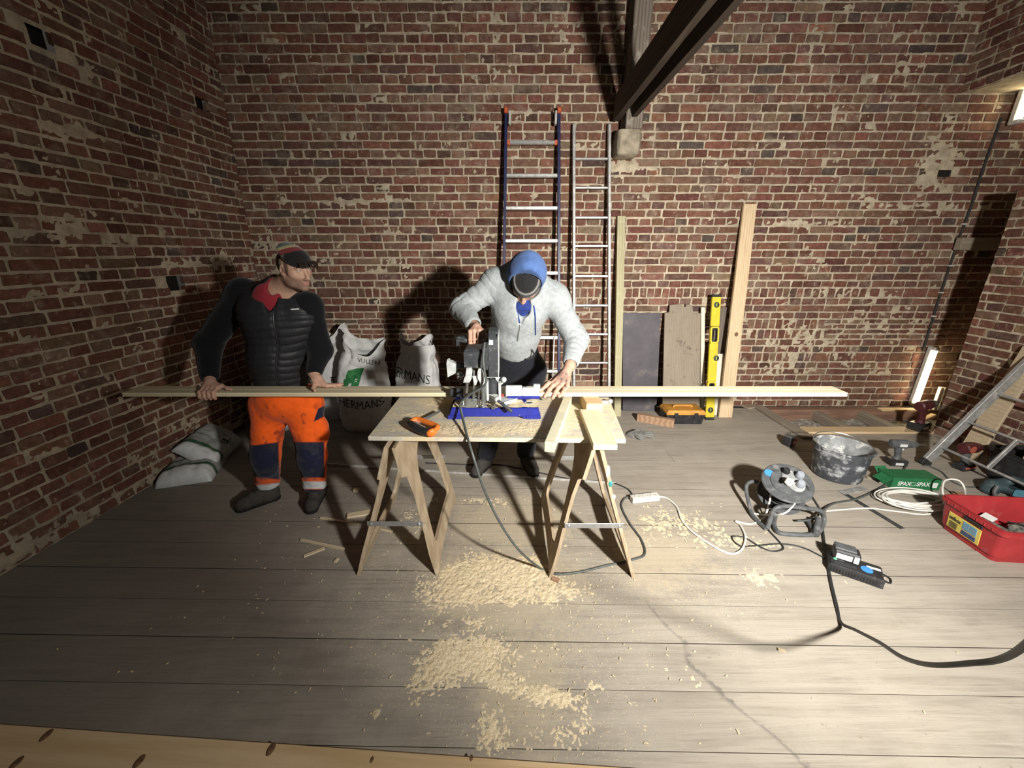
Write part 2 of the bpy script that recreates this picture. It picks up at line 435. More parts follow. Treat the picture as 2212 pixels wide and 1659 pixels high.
brick_wall('wall_left', LN, LU, (LU.y, -LU.x, 0), LW, 3.95, 'left wall of bare brick falling into shadow', seed=11,
           holes=[(1.72, 1.86, 2.76, 2.86), (2.20, 2.36, 1.355, 1.485), (2.90, 3.06, 2.78, 2.90)],
           plaster=[(1.5, 1.75, .9, .08, .008), (1.55, 2.35, .5, .04, .010), (2.6, 1.55, .5, .10, .008), (1.6, .06, 1.6, .07, .011), (2.5, .2, .6, .15, .005)])
RX = 4.05
brick_wall('wall_right', (RX, 3.54, 0), (0, -1, 0), (-1, 0, 0), 1.6, 2.12, 'brick pier on the right beside the dark recess', seed=23)
brick_wall('wall_right', (RX - .02, BY, 3.0), (0, -1, 0), (-1, 0, 0), 1.4, .95, 'brickwork over the opening in the right wall', seed=29)
brick_wall('wall_side', (RX, 3.54, 0), (1, 0, 0), (0, 1, 0), 1.2, 2.12, 'hidden return of the right pier', seed=31, maxn=0)
mb = MB(); mb.box((RX + .62, 2.74, 2.12 - .01), (1.2, 1.58, .03)); tag(mb.build('trim_1', M['mortar']), 'mortar top of the right pier', kind='structure')
mb = MB(); mb.box((RX + .6, 3.55, 3.0 + .47), (1.16, 1.38, .92)); tag(mb.build('trim_2', M['mortar']), 'masonry over the recess', kind='structure')
mb = MB(); mb.box((5.3, 2.9, 2), (.06, 2.8, 4)); tag(mb.build('wall_far_right', M['mortar']), 'end wall of the recess', kind='structure')
# dark backs behind missing bricks
for (s, t, w, h) in ((2.28, 1.215, .12, .065), (4.02, 2.30, .15, .10)):
    mb = MB(); mb.box((s + w / 2, BY + .07, t + h / 2), (w + .06, .04, h + .06)); tag(mb.build('brick_hole_back', M['hole_dark'], None), 'recess of a missing brick', kind='structure')
LNrm = Vector((LU.y, -LU.x, 0))
for (s0, s1, t0, t1) in ((1.72, 1.86, 2.76, 2.86), (2.20, 2.36, 1.355, 1.485), (2.90, 3.06, 2.78, 2.90)):
    mb = MB(); c = LN + LU * (s0 + s1) / 2 + Vector((0, 0, (t0 + t1) / 2)) - LNrm * .12
    mb.box((0, 0, 0), (.04, s1 - s0 + .1, t1 - t0 + .1)); o = mb.build('brick_hole_back', M['hole_dark']); o.location = c; o.rotation_euler = (0, 0, math.atan2(LU.y, LU.x) - math.pi / 2)
    tag(o, 'recess of a missing brick', kind='structure')

# floor boards
def mat_floor():
    t = NT('floor_board'); p = t.pos(); oi = t.n('ShaderNodeObjectInfo'); vo = t.n('ShaderNodeCombineXYZ')
    t.l(t.math('MULTIPLY', oi.outputs['Random'], 37.0), vo.inputs[0]); t.l(t.math('MULTIPLY', oi.outputs['Random'], 11.0), vo.inputs[2])
    ad = t.n('ShaderNodeVectorMath', operation='ADD'); t.l(p, ad.inputs[0]); t.l(vo.outputs[0], ad.inputs[1])
    def sc(v, s): m = t.n('ShaderNodeMapping'); t.l(v, m.inputs[0]); m.inputs['Scale'].default_value = s; return m.outputs[0]
    g = t.noise(sc(ad.outputs[0], (1.1, 15, 1)), 1, 6, .65, 1.3); g2 = t.noise(sc(ad.outputs[0], (4, 110, 1)), 1, 3)
    n1 = t.noise(p, 3.2, 6, .65); n2 = t.noise(p, 30, 5, .7); n3 = t.noise(p, 140, 3, .6)
    col = t.mix(t.mask(g, .3, .72), (.375, .335, .28), (.275, .242, .20)); col = t.mix(t.math('MULTIPLY', t.mask(g2, .55, .72), .35), col, (.16, .135, .11))
    col = t.mix(t.math('MULTIPLY', t.mask(n1, .38, .7), .6), col, (.40, .36, .302)); col = t.mix(t.mask(n2, .64, .72), col, (.24, .21, .175))
    sx = t.n('ShaderNodeSeparateXYZ'); t.l(p, sx.inputs[0]); X, Y = sx.outputs[0], sx.outputs[1]
    # board colour gets darker towards the left wall
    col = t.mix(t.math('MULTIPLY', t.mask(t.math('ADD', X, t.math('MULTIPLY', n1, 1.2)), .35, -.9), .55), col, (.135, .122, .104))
    # sawdust film round the trestles and down the middle of the room
    def blob(cx, cy, rx, ry): 
        a = t.math('MULTIPLY', t.math('SUBTRACT', X, cx), 1 / rx); b = t.math('MULTIPLY', t.math('SUBTRACT', Y, cy), 1 / ry)
        return t.math('SUBTRACT', 1.0, t.math('SQRT', t.math('ADD', t.math('MULTIPLY', a, a), t.math('MULTIPLY', b, b))))
    f = t.math('MAXIMUM', t.math('MAXIMUM', blob(-.05, 1.65, .8, .6), blob(.05, 1.2, .4, .5)), t.math('MAXIMUM', blob(.85, 1.9, .55, .5), blob(0, 2.2, .9, .5)))
    fm = t.math('ADD', t.math('MULTIPLY', f, .75), t.math('SUBTRACT', t.math('ADD', t.math('MULTIPLY', n1, 1.0), t.math('MULTIPLY', n2, .9)), .95))
    col = t.mix(t.math('MULTIPLY', t.mask(fm, .18, .6), .55), col, (.50, .42, .29))
    col = t.mix(t.math('MULTIPLY', t.mask(fm, -.15, .1), t.mask(n3, .60, .68)), col, (.6, .5, .34))
    # dust-free trails scuffed through the film
    fc = t.n('ShaderNodeFloatCurve'); c = fc.mapping.curves[0]; pts = [(0, .86), (.15, .80), (.30, .70), (.42, .645), (.5, .60), (.62, .615), (.74, .56), (1, .50)]
    c.points[0].location = pts[0]; c.points[1].location = pts[-1]
    for q in pts[1:-1]: c.points.new(*q)
    fc.mapping.update(); t.l(t.math('MULTIPLY', t.math('SUBTRACT', Y, .85), 1 / .8), fc.inputs['Value'])
    dd = t.math('ABSOLUTE', t.math('SUBTRACT', t.math('ADD', X, t.math('MULTIPLY', t.math('SUBTRACT', n2, .5), .06)), t.math('ADD', fc.outputs[0], .15)))
    tm = t.math('MULTIPLY', t.mask(t.math('ADD', dd, t.math('MULTIPLY', t.math('ADD', n2, n1), .05)), .068, .040), t.math('MULTIPLY', t.mask(Y, 1.62, 1.5), .68))
    col = t.mix(tm, col, (.105, .098, .09))
    t.bump(t.math('ADD', t.math('ADD', g, t.math('MULTIPLY', g2, .4)), t.math('MULTIPLY', n2, .5)), .35, .006)
    return t.out(col, t.math('ADD', .78, t.math('MULTIPLY', n2, .25)), 0, .2)
mat_floor()
plain('subfloor_dark', (.05, .04, .03), .9)
mb = MB()
for (x0, x1, y0, y1) in ((-3, 2.83, .1, 4.3), (2.83, 5.3, .1, 3.62)): mb.box(((x0 + x1) / 2, (y0 + y1) / 2, -.045), (x1 - x0, y1 - y0, .02), .001)
floor = mb.build('floor', M['subfloor_dark']); tag(floor, 'old wide floorboards greyed by dust', kind='structure')
PW = .2052
for k in range(-3, 17):
    y0 = .944 + PW * (k - 1); y1 = y0 + PW
    if y0 > 4.25: break
    xe = 2.80 if y1 > 3.7 else 4.06
    cuts = [-2.86, xe]
    if k in (6, 11): cuts = [-2.86, -.9 if k == 6 else 1.35, xe]
    for a, b in zip(cuts[:-1], cuts[1:]):
        mb = MB(); gap = rnd.uniform(.0012, .003); zt = rnd.uniform(-.0015, .0005)
        pts = [(a + .001, y0 + gap - .0155 * a), (b - .001, y0 + gap - .0155 * b), (b - .001, y1 - gap - .0155 * b), (a + .001, y1 - gap - .0155 * a)]
        if pts[2][1] > 4.26: pts = [(p[0], min(p[1], 4.26)) for p in pts]
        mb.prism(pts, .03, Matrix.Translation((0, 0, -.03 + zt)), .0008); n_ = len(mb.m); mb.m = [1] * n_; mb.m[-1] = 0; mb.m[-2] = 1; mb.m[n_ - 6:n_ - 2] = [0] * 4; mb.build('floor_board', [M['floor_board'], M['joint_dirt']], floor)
# ------------------------------------------------------------------ timbers, recess, lamps, joist pit
wood('old_beam', (.105, .075, .052), (.05, .036, .027), 1, .8, .85, dirt=(.16, .13, .10), dirt_at=(.6, .75))
wood('old_post', (.24, .20, .16), (.13, .105, .085), 2, .8, .85, dirt=(.33, .30, .25), dirt_at=(.55, .7))
plain('stone', (.40, .34, .25), .95, 0, .2, 14, .6, dirt=(.2, .17, .13))
plain('dark_pipe', (.035, .034, .034), .6)
plain('white_plastic', (.62, .60, .55), .45, 0, .1, 20, dirt=(.4, .36, .3), dirt_at=(.6, .75))
wood('grey_timber', (.36, .30, .225), (.22, .18, .13), 0, 1, .8)
wood('grey_timber_y', (.30, .255, .2), (.19, .155, .12), 1, 1, .85, dirt=(.4, .34, .26), dirt_at=(.6, .75))
wood('red_timber', (.26, .15, .10), (.15, .085, .06), 0, 1, .85, dirt=(.3, .25, .2), dirt_at=(.6, .75))
wood('pine_x', (.66, .50, .31), (.52, .36, .20), 0, 1, .65, knots=1)
wood('pine_y', (.66, .50, .31), (.52, .36, .20), 1, 1, .65, knots=1)
wood('pine_z', (.64, .50, .33), (.50, .36, .21), 2, 1, .65, knots=1)
mb = MB(); p0, p1 = aY(1371, 0, 4.03), aY(1411, 0, 4.03)
mb.box(((p0.x + p1.x) / 2 + .005, 4.13, 3.24), (.15, .20, 1.12), .008)
tag(mb.build('timber_post', M['old_post']), 'weathered square wall post standing on a stone corbel', 'post')
def tie(x0, x1, y1, zb, zt, lab):
    mb = MB(); n = 9
    for i in range(n):
        pass
    rings = []
    for i in range(n + 1):
        y = y1 - i / n * 2.6; j = lambda k: (vnoise(np.array([y * 2.2, k, x0 * 9.])) - .5) * .008
        rings.append([(x0 + j(0), y, zb + j(1)), (x1 + j(2), y, zb + j(3)), (x1 + j(4), y, zt + j(5)), (x0 + j(6), y, zt + j(7))])
    mb.loft(rings); o = mb.build('tie_beam', M['old_beam']); return tag(o, lab, 'beam')
tie(.905, .953, 4.14, 2.765, 2.96, 'dark tie beam on the post\'s near side, running along its flank')
tie(1.035, 1.082, 4.02, 2.765, 2.93, 'second dark tie beam, butting against the front of the post')
pts = []
mb = MB(); rings = []
for t, sc in ((0, .80), (.015, .95), (.09, 1.04), (.185, 1.0), (.2, .94)):
    rr = []
    for k in range(28):
        a = 2 * math.pi * k / 28; ca, sa = math.cos(a), math.sin(a); e = max(abs(ca), abs(sa)) ** .75; nz = 1 + .14 * (vnoise(np.array([ca * 3 + 5, sa * 3 + 5, t * 14 + 1.])) - .5)
        rr.append((1.035 + ca / e * .105 * sc * nz, 4.15 + sa / e * .13 * sc * nz, 2.475 + t))
    rings.append(rr)
mb.loft(rings); tag(mb.build('corbel_stone', M['stone'], sharp=50), 'rough pale stone block carrying the wall post', 'stone')
# conduit with clips on the back wall, beside the recess
path = [aY(2163, 255, BY - .02), aY(2122, 370, BY - .02), aY(2100, 440, BY - .02), aY(2078, 500, BY - .02), aY(2068, 520, BY - .02), aY(2062, 545, BY - .02), aY(2030, 640, BY - .02), aY(1994, 757, BY - .02)]
t = thing('conduit', 'dark cable conduit clipped upright beside the recess', 'conduit', path[-1]); B0 = path[-1]
mb = MB(); mb.tube([p - B0 for p in path], .010, 8); mb.build('pipe', M['dark_pipe'], t)
for (x, y) in ((2083, 484), (2055, 574), (2033, 632), (2017, 683)):
    mb = MB(); mb.box(aY(x, y, BY - .024) - B0, (.042, .028, .014), .003); mb.build('clip', M['white_plastic'], t)
mb = MB(); a, b = aY(2070, 527, BY - .075), aY(2165, 527, BY - .075); mb.box(((a + b) / 2), ((b - a).length, .07, .115), .004)
tag(mb.build('timber_noggin', M['grey_timber']), 'short timber block bridging the dark recess beside the conduit', 'timber')
# fluorescent battens
def mat_emit(name, c, st):
    t = NT(name); t.b.inputs['Emission Color'].default_value = (*c, 1); t.b.inputs['Emission Strength'].default_value = st; return t.out(c, .4)
mat_emit('tube_light', (1.0, .84, .52), 24.0)
def batten(base, zt, tilt, lab):
    t = thing('tube_lamp', lab, 'lamp', base, (0, tilt, 0)); L = zt
    mb = MB(); mb.box((0, .015, L / 2), (.06, .045, L), .006); mb.build('housing', M['white_plastic'], t)
    mb = MB(); mb.tube([(0, -.022, .035), (0, -.022, L - .035)], .022, 14); mb.build('diffuser', M['tube_light'], t)
    for z in (.018, L - .018): mb = MB(); mb.box((0, -.02, z), (.058, .054, .036), .008); mb.build('end_cap', M['white_plastic'], t)
    return t
batten((4.465, BY - .06, .035), .66, .03, 'lit tube lamp standing low in the corner behind the red drill')
batten((4.50, BY - .10, 2.74), .66, .02, 'lit tube lamp high in the recess, cut by the picture edge')
mb = MB(); a = aY(2024, 868, 4.12); mb.box((a.x, a.y, .14), (.05, .035, .26), .003); mb.box((a.x + .012, a.y - .02, .14), (.012, .02, .26), .002)
tag(mb.build('metal_profile', M['white_plastic']), 'short white profile standing upright beside the low tube lamp', 'profile')
# joist pit at the back right
plain('rubble', (.52, .49, .43), .95, 0, .35, 40, .8, dirt=(.2, .17, .14), dirt_at=(.5, .6))
V, F = [], []; n, m = 44, 24
g = np.stack(np.meshgrid(np.linspace(2.8, 4.9, n), np.linspace(3.6, 4.28, m), indexing='ij') + [np.zeros((n, m))], -1)
g[..., 2] = -.115 + (fbm(g, 14, 5) - .5) * .05
idx = np.arange(n * m).reshape(n, m)
tag(np_mesh('pit_rubble', g.reshape(-1, 3), np.stack([idx[:-1, :-1], idx[1:, :-1], idx[1:, 1:], idx[:-1, 1:]], -1).reshape(-1, 4), M['rubble']), 'pale plaster rubble lying between the floor joists', 'rubble', kind='stuff')
def beam(name, c, s, mat, lab, cat, rot=None, bev=.004):
    mb = MB(); mb.box((0, 0, 0), s, bev); o = mb.build(name, M[mat]); o.location = c
    if rot: o.rotation_euler = rot
    return tag(o, lab, cat)
beam('wall_plate', (3.75, 4.185, -.065), (1.95, .10, .13), 'red_timber', 'reddish timber plate along the wall behind the open joists', 'timber')
beam('floor_joist', (3.37, 3.93, -.065), (.085, .44, .10), 'grey_timber_y', 'exposed floor joist nearer the grey bucket', 'joist')
beam('floor_joist', (3.86, 3.93, -.065), (.085, .44, .10), 'grey_timber_y', 'exposed floor joist nearer the low tube lamp', 'joist')
a, b = aZ(1655, 880, .012), aZ(1735, 940, .012)
mb = MB(); mb.bar((2.755, 3.40, .012), (2.755, 4.2, .012), .024, .11, (1, 0, 0)); tag(mb.build('edge_board', M['grey_timber_y']), 'grey board edging the left side of the open floor pit', 'board')
beam('edge_board', (3.43, 3.575, .011), (1.20, .13, .022), 'pine_x', 'new pale pine board along the front of the open floor pit', 'board')
beam('timber_strip', (4.30, 4.12, .01), (.52, .07, .02), 'pine_x', 'short pale strip on the joists below the low tube lamp', 'timber')
beam('timber_offcut', (4.38, 3.93, -.01), (.34, .05, .03), 'pine_x', 'small pale offcut lying across the joists by the recess', 'offcut', (0, 0, .5))
# ------------------------------------------------------------------ ladders and leaning boards
plain('alu', (.62, .62, .60), .38, .85, .12, 40, .05, dirt=(.42, .41, .39), dirt_at=(.55, .7))
plain('alu_dusty', (.42, .42, .41), .55, .5, .15, 40, .1, dirt=(.55, .53, .50), dirt_at=(.5, .68))
plain('alu_flat', (.58, .57, .54), .5, .4, .15, 30, .1, dirt=(.36, .35, .33), dirt_at=(.55, .68))
plain('blue_rail', (.018, .022, .085), .4, 0, .2)
plain('orange_cap', (.55, .10, .03), .5)
plain('black_rubber', (.02, .02, .02), .7)
def ladder(name, lab, Lb, Lt, Rb, Rt, rail, rungz, railm, rungm, rung_r=.016, tips=None, foot=True, flat=False, zmax=None):
    Lb, Lt, Rb, Rt = [Vector(p) for p in (Lb, Lt, Rb, Rt)]; t = thing(name, lab, 'ladder', Lb)
    nrm = (Lt - Lb).cross(Rb - Lb).normalized()
    if nrm.y > 0: nrm = -nrm
    for a, b in ((Lb, Lt), (Rb, Rt)):
        mb = MB(); mb.bar(a - Lb, b - Lb, rail[0], rail[1], nrm, .003); mb.build('rail', M[railm], t)
        if foot:
            d = (b - a).normalized(); mb = MB(); mb.bar(a - Lb - d * .001, a - Lb + d * .05, rail[0] + .01, rail[1] + .01, nrm, .004); mb.build('foot_cap', M['black_rubber'], t)
    for z in rungz:
        f = z / Lt.z; a, b = Lb.lerp(Lt, f) - Lb, Rb.lerp(Rt, f) - Lb; mb = MB()
        if flat: mb.bar(a, b, rung_r * 1.3, rung_r * 2.2, nrm, .004)
        else: mb.bar(a, b, rung_r * 2, rung_r * 2, nrm, .005)
        mb.build('rung', M[rungm], t)
    return t, Lb, nrm
t, Lb, nr = ladder('extension_ladder', 'tall ladder with dark blue rails leaning on the wall behind the hooded man', (-.105, 3.90, 0), (-.053, 4.19, 2.83), (.49, 3.90, 0), (.42, 4.19, 2.83), (.026, .062),
       [2.60, 2.325, 2.045, 1.755, 1.46, 1.17, .84, .50], 'blue_rail', 'alu', .017)
for x, tx in ((-.053, -.02), (.42, .39)):
    mb = MB(); mb.box(Vector((x, 4.17, 2.85)) - Lb, (.034, .07, .045), .006); mb.build('top_cap', M['orange_cap'], t)
    mb = MB(); mb.box(Vector((tx, 4.15, 2.79)) - Lb, (.02, .05, .11), .005); mb.build('guide_bracket', M['alu_flat'], t)
for fx in (.02, .98):
    f = 2.60 / 2.83; a = Vector((-.105, 3.9, 0)).lerp(Vector((-.053, 4.19, 2.83)), f).lerp(Vector((.49, 3.9, 0)).lerp(Vector((.42, 4.19, 2.83)), f), fx + (.03 if fx < .5 else -.03))
    mb = MB(); mb.box(a - Lb, (.03, .042, .042), .004); mb.build('rung_end', M['orange_cap'], t)
mb = MB(); a = aY(1197, 727, 3.97); b = aY(1193, 838, 3.94); mb.bar(a - Lb, b - Lb, .012, .034, (0, -1, 0), .002); mb.build('strap', M['alu'], t)
ladder('single_ladder', 'plain grey aluminium ladder leaning beside the blue-railed one', (.655, 3.95, 0), (.560, 4.20, 2.75), (1.025, 3.95, 0), (.880, 4.20, 2.75), (.026, .055),
       [2.47, 2.225, 1.965, 1.71, 1.43, 1.15, .865, .575, .29], 'alu_dusty', 'alu', .011)
# ladder lying against the right pier, cut by the picture edge
t, Lb, nr = ladder('wide_ladder', 'dusty aluminium ladder leaning on the right pier beside the black crate', (3.36, 2.93, 0), (4.02, 3.00, .93), (3.36, 2.02, 0), (4.02, 2.10, .93), (.03, .075), [.155, .37, .60, .83], 'alu_dusty', 'alu_dusty', .013, flat=True)
mb = MB(); a = Vector((3.36, 2.93, 0)).lerp(Vector((4.02, 3.0, .93)), .155 / .93) + Vector((0, -.34, 0)); b = Vector((3.36, 2.93, 0)).lerp(Vector((4.02, 3.0, .93)), .37 / .93) + Vector((0, -.34, 0))
mb.bar(a - Lb, b - Lb, .014, .034, nr, .002); mb.build('strap', M['alu_dusty'], t)

wood('green_wood', (.42, .385, .24), (.33, .30, .18), 2, 1, .7, dirt=(.5, .46, .32), dirt_at=(.55, .7))
plain('dark_panel', (.085, .075, .085), .6, 0, .15, 6, .05, dirt=(.135, .115, .105), dirt_at=(.55, .72), dirt_scale=6)
wood('weathered', (.27, .225, .175), (.21, .172, .13), 2, 1.3, .9, dirt=(.12, .095, .075), dirt_at=(.58, .70))
wood('weathered_dark', (.17, .14, .115), (.11, .09, .075), 2, .7, .9)
plain('white_board', (.66, .61, .50), .6, 0, .08, 10)
wood('chipboard', (.46, .37, .25), (.38, .30, .2), 2, 2.2, .85, dirt=(.25, .19, .13), dirt_at=(.62, .7))
def leaner(name, lab, cat, BL, BR, TL, TR_, th, mat, Yt=4.2, Zb=0.0, extra=None, Yb=None):
    bl, br = (aZ(*BL, Zb), aZ(*BR, Zb)) if Yb is None else (aY(*BL, Yb), aY(*BR, Yb)); y = (bl.y + br.y) / 2; bl.y = br.y = y
    bl.z = br.z = Zb; tl, tr = aY(*TL, Yt), aY(*TR_, Yt); z = (tl.z + tr.z) / 2
    n = (br - bl).cross(tl - bl).normalized()
    if n.y > 0: n = -n
    c = bl.copy(); mb = MB(); b = .0025
    fr = [bl, br, tr, tl]; bk = [p - n * th for p in fr]; cen = sum(fr, Vector()) / 4
    ins = lambda ps, c0: [p + (c0 - p).normalized() * b * 1.4 for p in ps]
    cb = cen - n * th
    rings = [ins(bk, cb), [p + n * b for p in bk], [p - n * b for p in fr], ins(fr, cen)]
    dz = min(min(p.z for p in r) for r in rings); sh = Vector((0, 0, max(0, -dz + Zb)))
    mb.loft([[p - c + sh for p in r] for r in rings]); o = mb.build(name, M[mat]); o.location = c
    return tag(o, lab, cat), c, n
leaner('batten', 'tall greenish square batten leaning beside the grey aluminium ladder', 'batten', (1327, 901), (1341, 901), (1334, 468), (1351, 468), .05, 'green_wood', 4.19)
leaner('dark_panel', 'smooth dark purple-brown panel leaning on the back wall', 'panel', (1345, 888), (1418, 888), (1346, 676), (1428, 676), .018, 'dark_panel', 4.19)
def outline_board(name, lab, cat, pts, Yb, Yt, yb, yt, th, mat):
    """upright board whose face outline is given by pixels, tilted between depth Yb (at its foot) and Yt (at its top)"""
    fr = [aY(x, y, Yb + (Yt - Yb) * (yb - y) / (yb - yt)) for x, y in pts]; c = fr[0].copy(); c.z = 0
    m = min(p.z for p in fr); fr = [p - Vector((0, 0, m)) for p in fr]; n = Vector((0, -1, -.06)).normalized(); mb = MB()
    k = len(fr); A = [p - c for p in fr]; B = [p - c - n * th for p in fr]
    mb.loft([B, A]); o = mb.build(name, M[mat]); o.location = c; return tag(o, lab, cat)
outline_board('weathered_board', 'broad weathered grey-brown board with a notched top', 'board', [(1432, 893), (1512, 893), (1515, 668), (1499, 667), (1496, 651), (1484, 649), (1482, 655), (1472, 648), (1448, 650), (1447, 666), (1437, 668)], 3.93, 4.19, 893, 650, .022, 'weathered')
outline_board('weathered_board', 'narrow dark weathered board behind the yellow level', 'board', [(1541, 868), (1569, 868), (1574, 645), (1545, 645)], 4.15, 4.20, 868, 645, .02, 'weathered_dark')
leaner('pale_strip', 'thin pale lath standing left of the yellow level', 'lath', (1513, 888), (1521, 888), (1515, 664), (1523, 664), .02, 'white_board', 4.165)
leaner('white_panel', 'short pale board standing between the level and the long pine board', 'board', (1541, 898), (1559, 898), (1545, 765), (1564, 765), .018, 'white_board', 4.10)
o, c, n = leaner('pine_board', 'long clean pine board with one knot leaning on the back wall', 'board', (1553, 903), (1581, 903), (1607, 441), (1635, 441), .028, 'pine_z', 4.205)
plain('knot', (.22, .12, .06), .7, 0, .3, 60)
mb = MB(); k = aY(1590, 724, 4.03); mb.ball((0, 0, 0), (.022, .006, .03), 12); q = mb.build('knot', M['knot'], o); q.location = k - c
# spirit level
plain('level_yellow', (.62, .50, .03), .45, 0, .1, 20, dirt=(.25, .2, .05), dirt_at=(.66, .75)); plain('black_plastic', (.028, .028, .03), .45, 0, .2, 25, dirt=(.12, .115, .11), dirt_at=(.6, .75))
plain('vial', (.35, .5, .1), .2)
lb, ltp = aZ(1532, 906), aY(1532, 637, 4.12); t = thing('spirit_level', 'yellow spirit level with oval hand holes standing against the boards', 'level', lb)
d = ltp - lb; L = d.length; x, y, z = frame(d, (0, -1, 0)); Mx = Matrix((y, x, z)).transposed().to_4x4() if False else Matrix((Vector((1, 0, 0)), Vector((1, 0, 0)).cross(z) * -1, z)).transposed().to_4x4()
W_, D_ = .088, .028
def ring_prism(mb, outer, inner, h, M=None):
    T = mb.T
    if M is not None: mb.T = T @ M
    n = len(outer); vs = [(p[0], p[1], zz) for zz in (0, h) for r in (outer, inner) for p in r]; fs = []
    for k in range(n):
        k2 = (k + 1) % n
        fs += [[k, n + k, n + k2, k2], [2 * n + k, 2 * n + k2, 3 * n + k2, 3 * n + k], [k, k2, 2 * n + k2, 2 * n + k], [n + k, 3 * n + k, 3 * n + k2, n + k2]]
    mb.add(vs, fs); mb.T = T
def rect_ring(w, h0, h1, sw, s0, s1, n=24):
    o, i = [], []
    for k in range(n):
        a = 2 * math.pi * (k + .5) / n; ca, sa = math.cos(a), math.sin(a); m = max(abs(ca), abs(sa))
        o.append((w * ca / m, (h0 + h1) / 2 + (h1 - h0) / 2 * sa / m)); e = lambda q: math.copysign(abs(q) ** .5, q)
        i.append((sw * e(ca), (s0 + s1) / 2 + (s1 - s0) / 2 * e(sa)))
    return o, i
Fz = Matrix(((1, 0, 0, 0), (0, 0, -1, D_ / 2), (0, 1, 0, 0), (0, 0, 0, 1)))
mb = MB(); fr = [(0, .01, .19), (0, 0, 0)]
segs = [(.015, .045 * L), (.30 * L, .175 * L), (.74 * L, .615 * L)]
mb.T = Matrix()
mb.box((0, 0, .10 * L), (W_, D_, .17 * L), .004)
for (s1, s0) in ((.295 * L, .20 * L), (.735 * L, .635 * L)):
    o_, i_ = rect_ring(W_ / 2, s0 - .02, s1 + .02, .022, s0, s1); ring_prism(mb, o_, i_, D_, Fz)
mb.box((0, 0, (.315 + .615) / 2 * L), (W_, D_, .30 * L + .01), .004); mb.box((0, 0, (.755 + .985) / 2 * L), (W_, D_, .23 * L), .004)
o = mb.build('body', M['level_yellow'], t); Rm = Mx.to_3x3().to_euler(); o.rotation_euler = Rm
for z0 in (.012, L - .012): mb = MB(); mb.box((0, 0, z0), (W_ + .004, D_ + .004, .03), .004); o = mb.build('end_cap', M['black_rubber'], t); o.rotation_euler = Rm
for z0, xx in ((.08 * L, 0), (.92 * L, 0), (.5 * L, .028)):
    mb = MB(); T0 = Matrix.Translation((xx, -D_ / 2, z0)) @ Euler((math.pi / 2, 0, 0)).to_matrix().to_4x4(); mb.lathe([(.028, 0), (.028, .004), (.02, .006)], 18, T0); o = mb.build('vial_ring', M['black_plastic'], t); o.rotation_euler = Rm
    mb = MB(); mb.box((xx, -D_ / 2 - .006, z0), (.012, .006, .034), .002); o = mb.build('vial', M['vial'], t); o.rotation_euler = Rm
for (s1, s0) in ((.295 * L, .20 * L), (.735 * L, .635 * L)):
    o_, i_ = rect_ring(.028, s0 - .006, s1 + .006, .021, s0 + .002, s1 - .002); mb = MB(); ring_prism(mb, o_, i_, D_ + .006, Fz @ Matrix.Translation((0, 0, -.003))); o = mb.build('grip', M['black_rubber'], t); o.rotation_euler = Rm
# toolbox with orange lid
plain('orange_plastic', (.58, .27, .045), .5, 0, .15, 15, dirt=(.3, .2, .1), dirt_at=(.6, .75))
a = aZ(1437, 916); b = aZ(1519, 916); w = (b - a).length; t = thing('toolbox', 'black toolbox with a worn orange lid in front of the leaning boards', 'toolbox', ((a + b) / 2) + Vector((0, .09, 0)))
rings = []
for z, s in ((0, .90), (.02, .92), (.105, 1.0)): rings.append([(sx * w / 2 * s, sy * .10 * s, z) for sx, sy in ((-1, -1), (1, -1), (1, 1), (-1, 1))])
mb = MB(); mb.loft(rings); mb.build('body', M['black_plastic'], t)
mb = MB(); mb.loft([[(sx * w / 2 * s, sy * .105 * s, z) for sx, sy in ((-1, -1), (1, -1), (1, 1), (-1, 1))] for z, s in ((.105, 1.02), (.125, 1.02), (.145, .94), (.15, .9))]); mb.build('lid', M['orange_plastic'], t)
mb = MB(); mb.tube(spline([(-.09, 0, .15), (-.085, 0, .165), (0, 0, .168), (.085, 0, .165), (.09, 0, .15)], 4), .011, 8); mb.build('handle', M['orange_plastic'], t)
for sx in (-1, 1): mb = MB(); mb.box((sx * .10, -.108, .10), (.04, .014, .05), .004); mb.build('latch', M['black_plastic'], t)
wood('offcut_wood', (.40, .26, .16), (.26, .15, .095), 0, 1, .8)
mb = MB(); a, b = aZ(1376, 908), aZ(1455, 922); mb.bar(Vector((a.x, a.y, .028)), Vector((b.x, b.y, .028)), .055, .10, (0, 0, 1), .004); tag(mb.build('timber_offcut', M['offcut_wood']), 'reddish sawn offcut on the floor before the dark panel', 'offcut')
mb = MB(); a = aZ(1620, 880); mb.box((a.x, a.y, .012), (.16, .1, .02), .003, (0, 0, .3)); tag(mb.build('timber_offcut', M['grey_timber']), 'small thin offcut by the wall left of the floor pit', 'offcut')
# crumpled grey work glove
n, m = 40, 26; g = np.stack(np.meshgrid(np.linspace(-1, 1, n), np.linspace(-1, 1, m), indexing='ij') + [np.zeros((n, m))], -1)
r = 1 + .25 * (fbm(g, 1.6, 3) - .5); V = np.zeros((n * m, 3)); c = aZ(1377, 940)
X, Y = g[..., 0], g[..., 1]; rad = np.sqrt(X ** 2 + Y ** 2); k = np.clip(1.25 - .25 * rad, .6, 1.2) * r
V = np.stack([X * .105 * k, Y * .085 * k, np.maximum(.003, .055 * (1 - np.clip(rad, 0, 1.1) ** 2) * (.4 + 1.2 * fbm(g, 2.6, 8)))], -1).reshape(-1, 3)
idx = np.arange(n * m).reshape(n, m); F = np.stack([idx[:-1, :-1], idx[1:, :-1], idx[1:, 1:], idx[:-1, 1:]], -1).reshape(-1, 4)
cc = (g[:-1, :-1, 0] ** 2 + g[:-1, :-1, 1] ** 2).ravel(); plain('grey_cloth', (.22, .215, .2), .95, 0, .2, 60, .4)
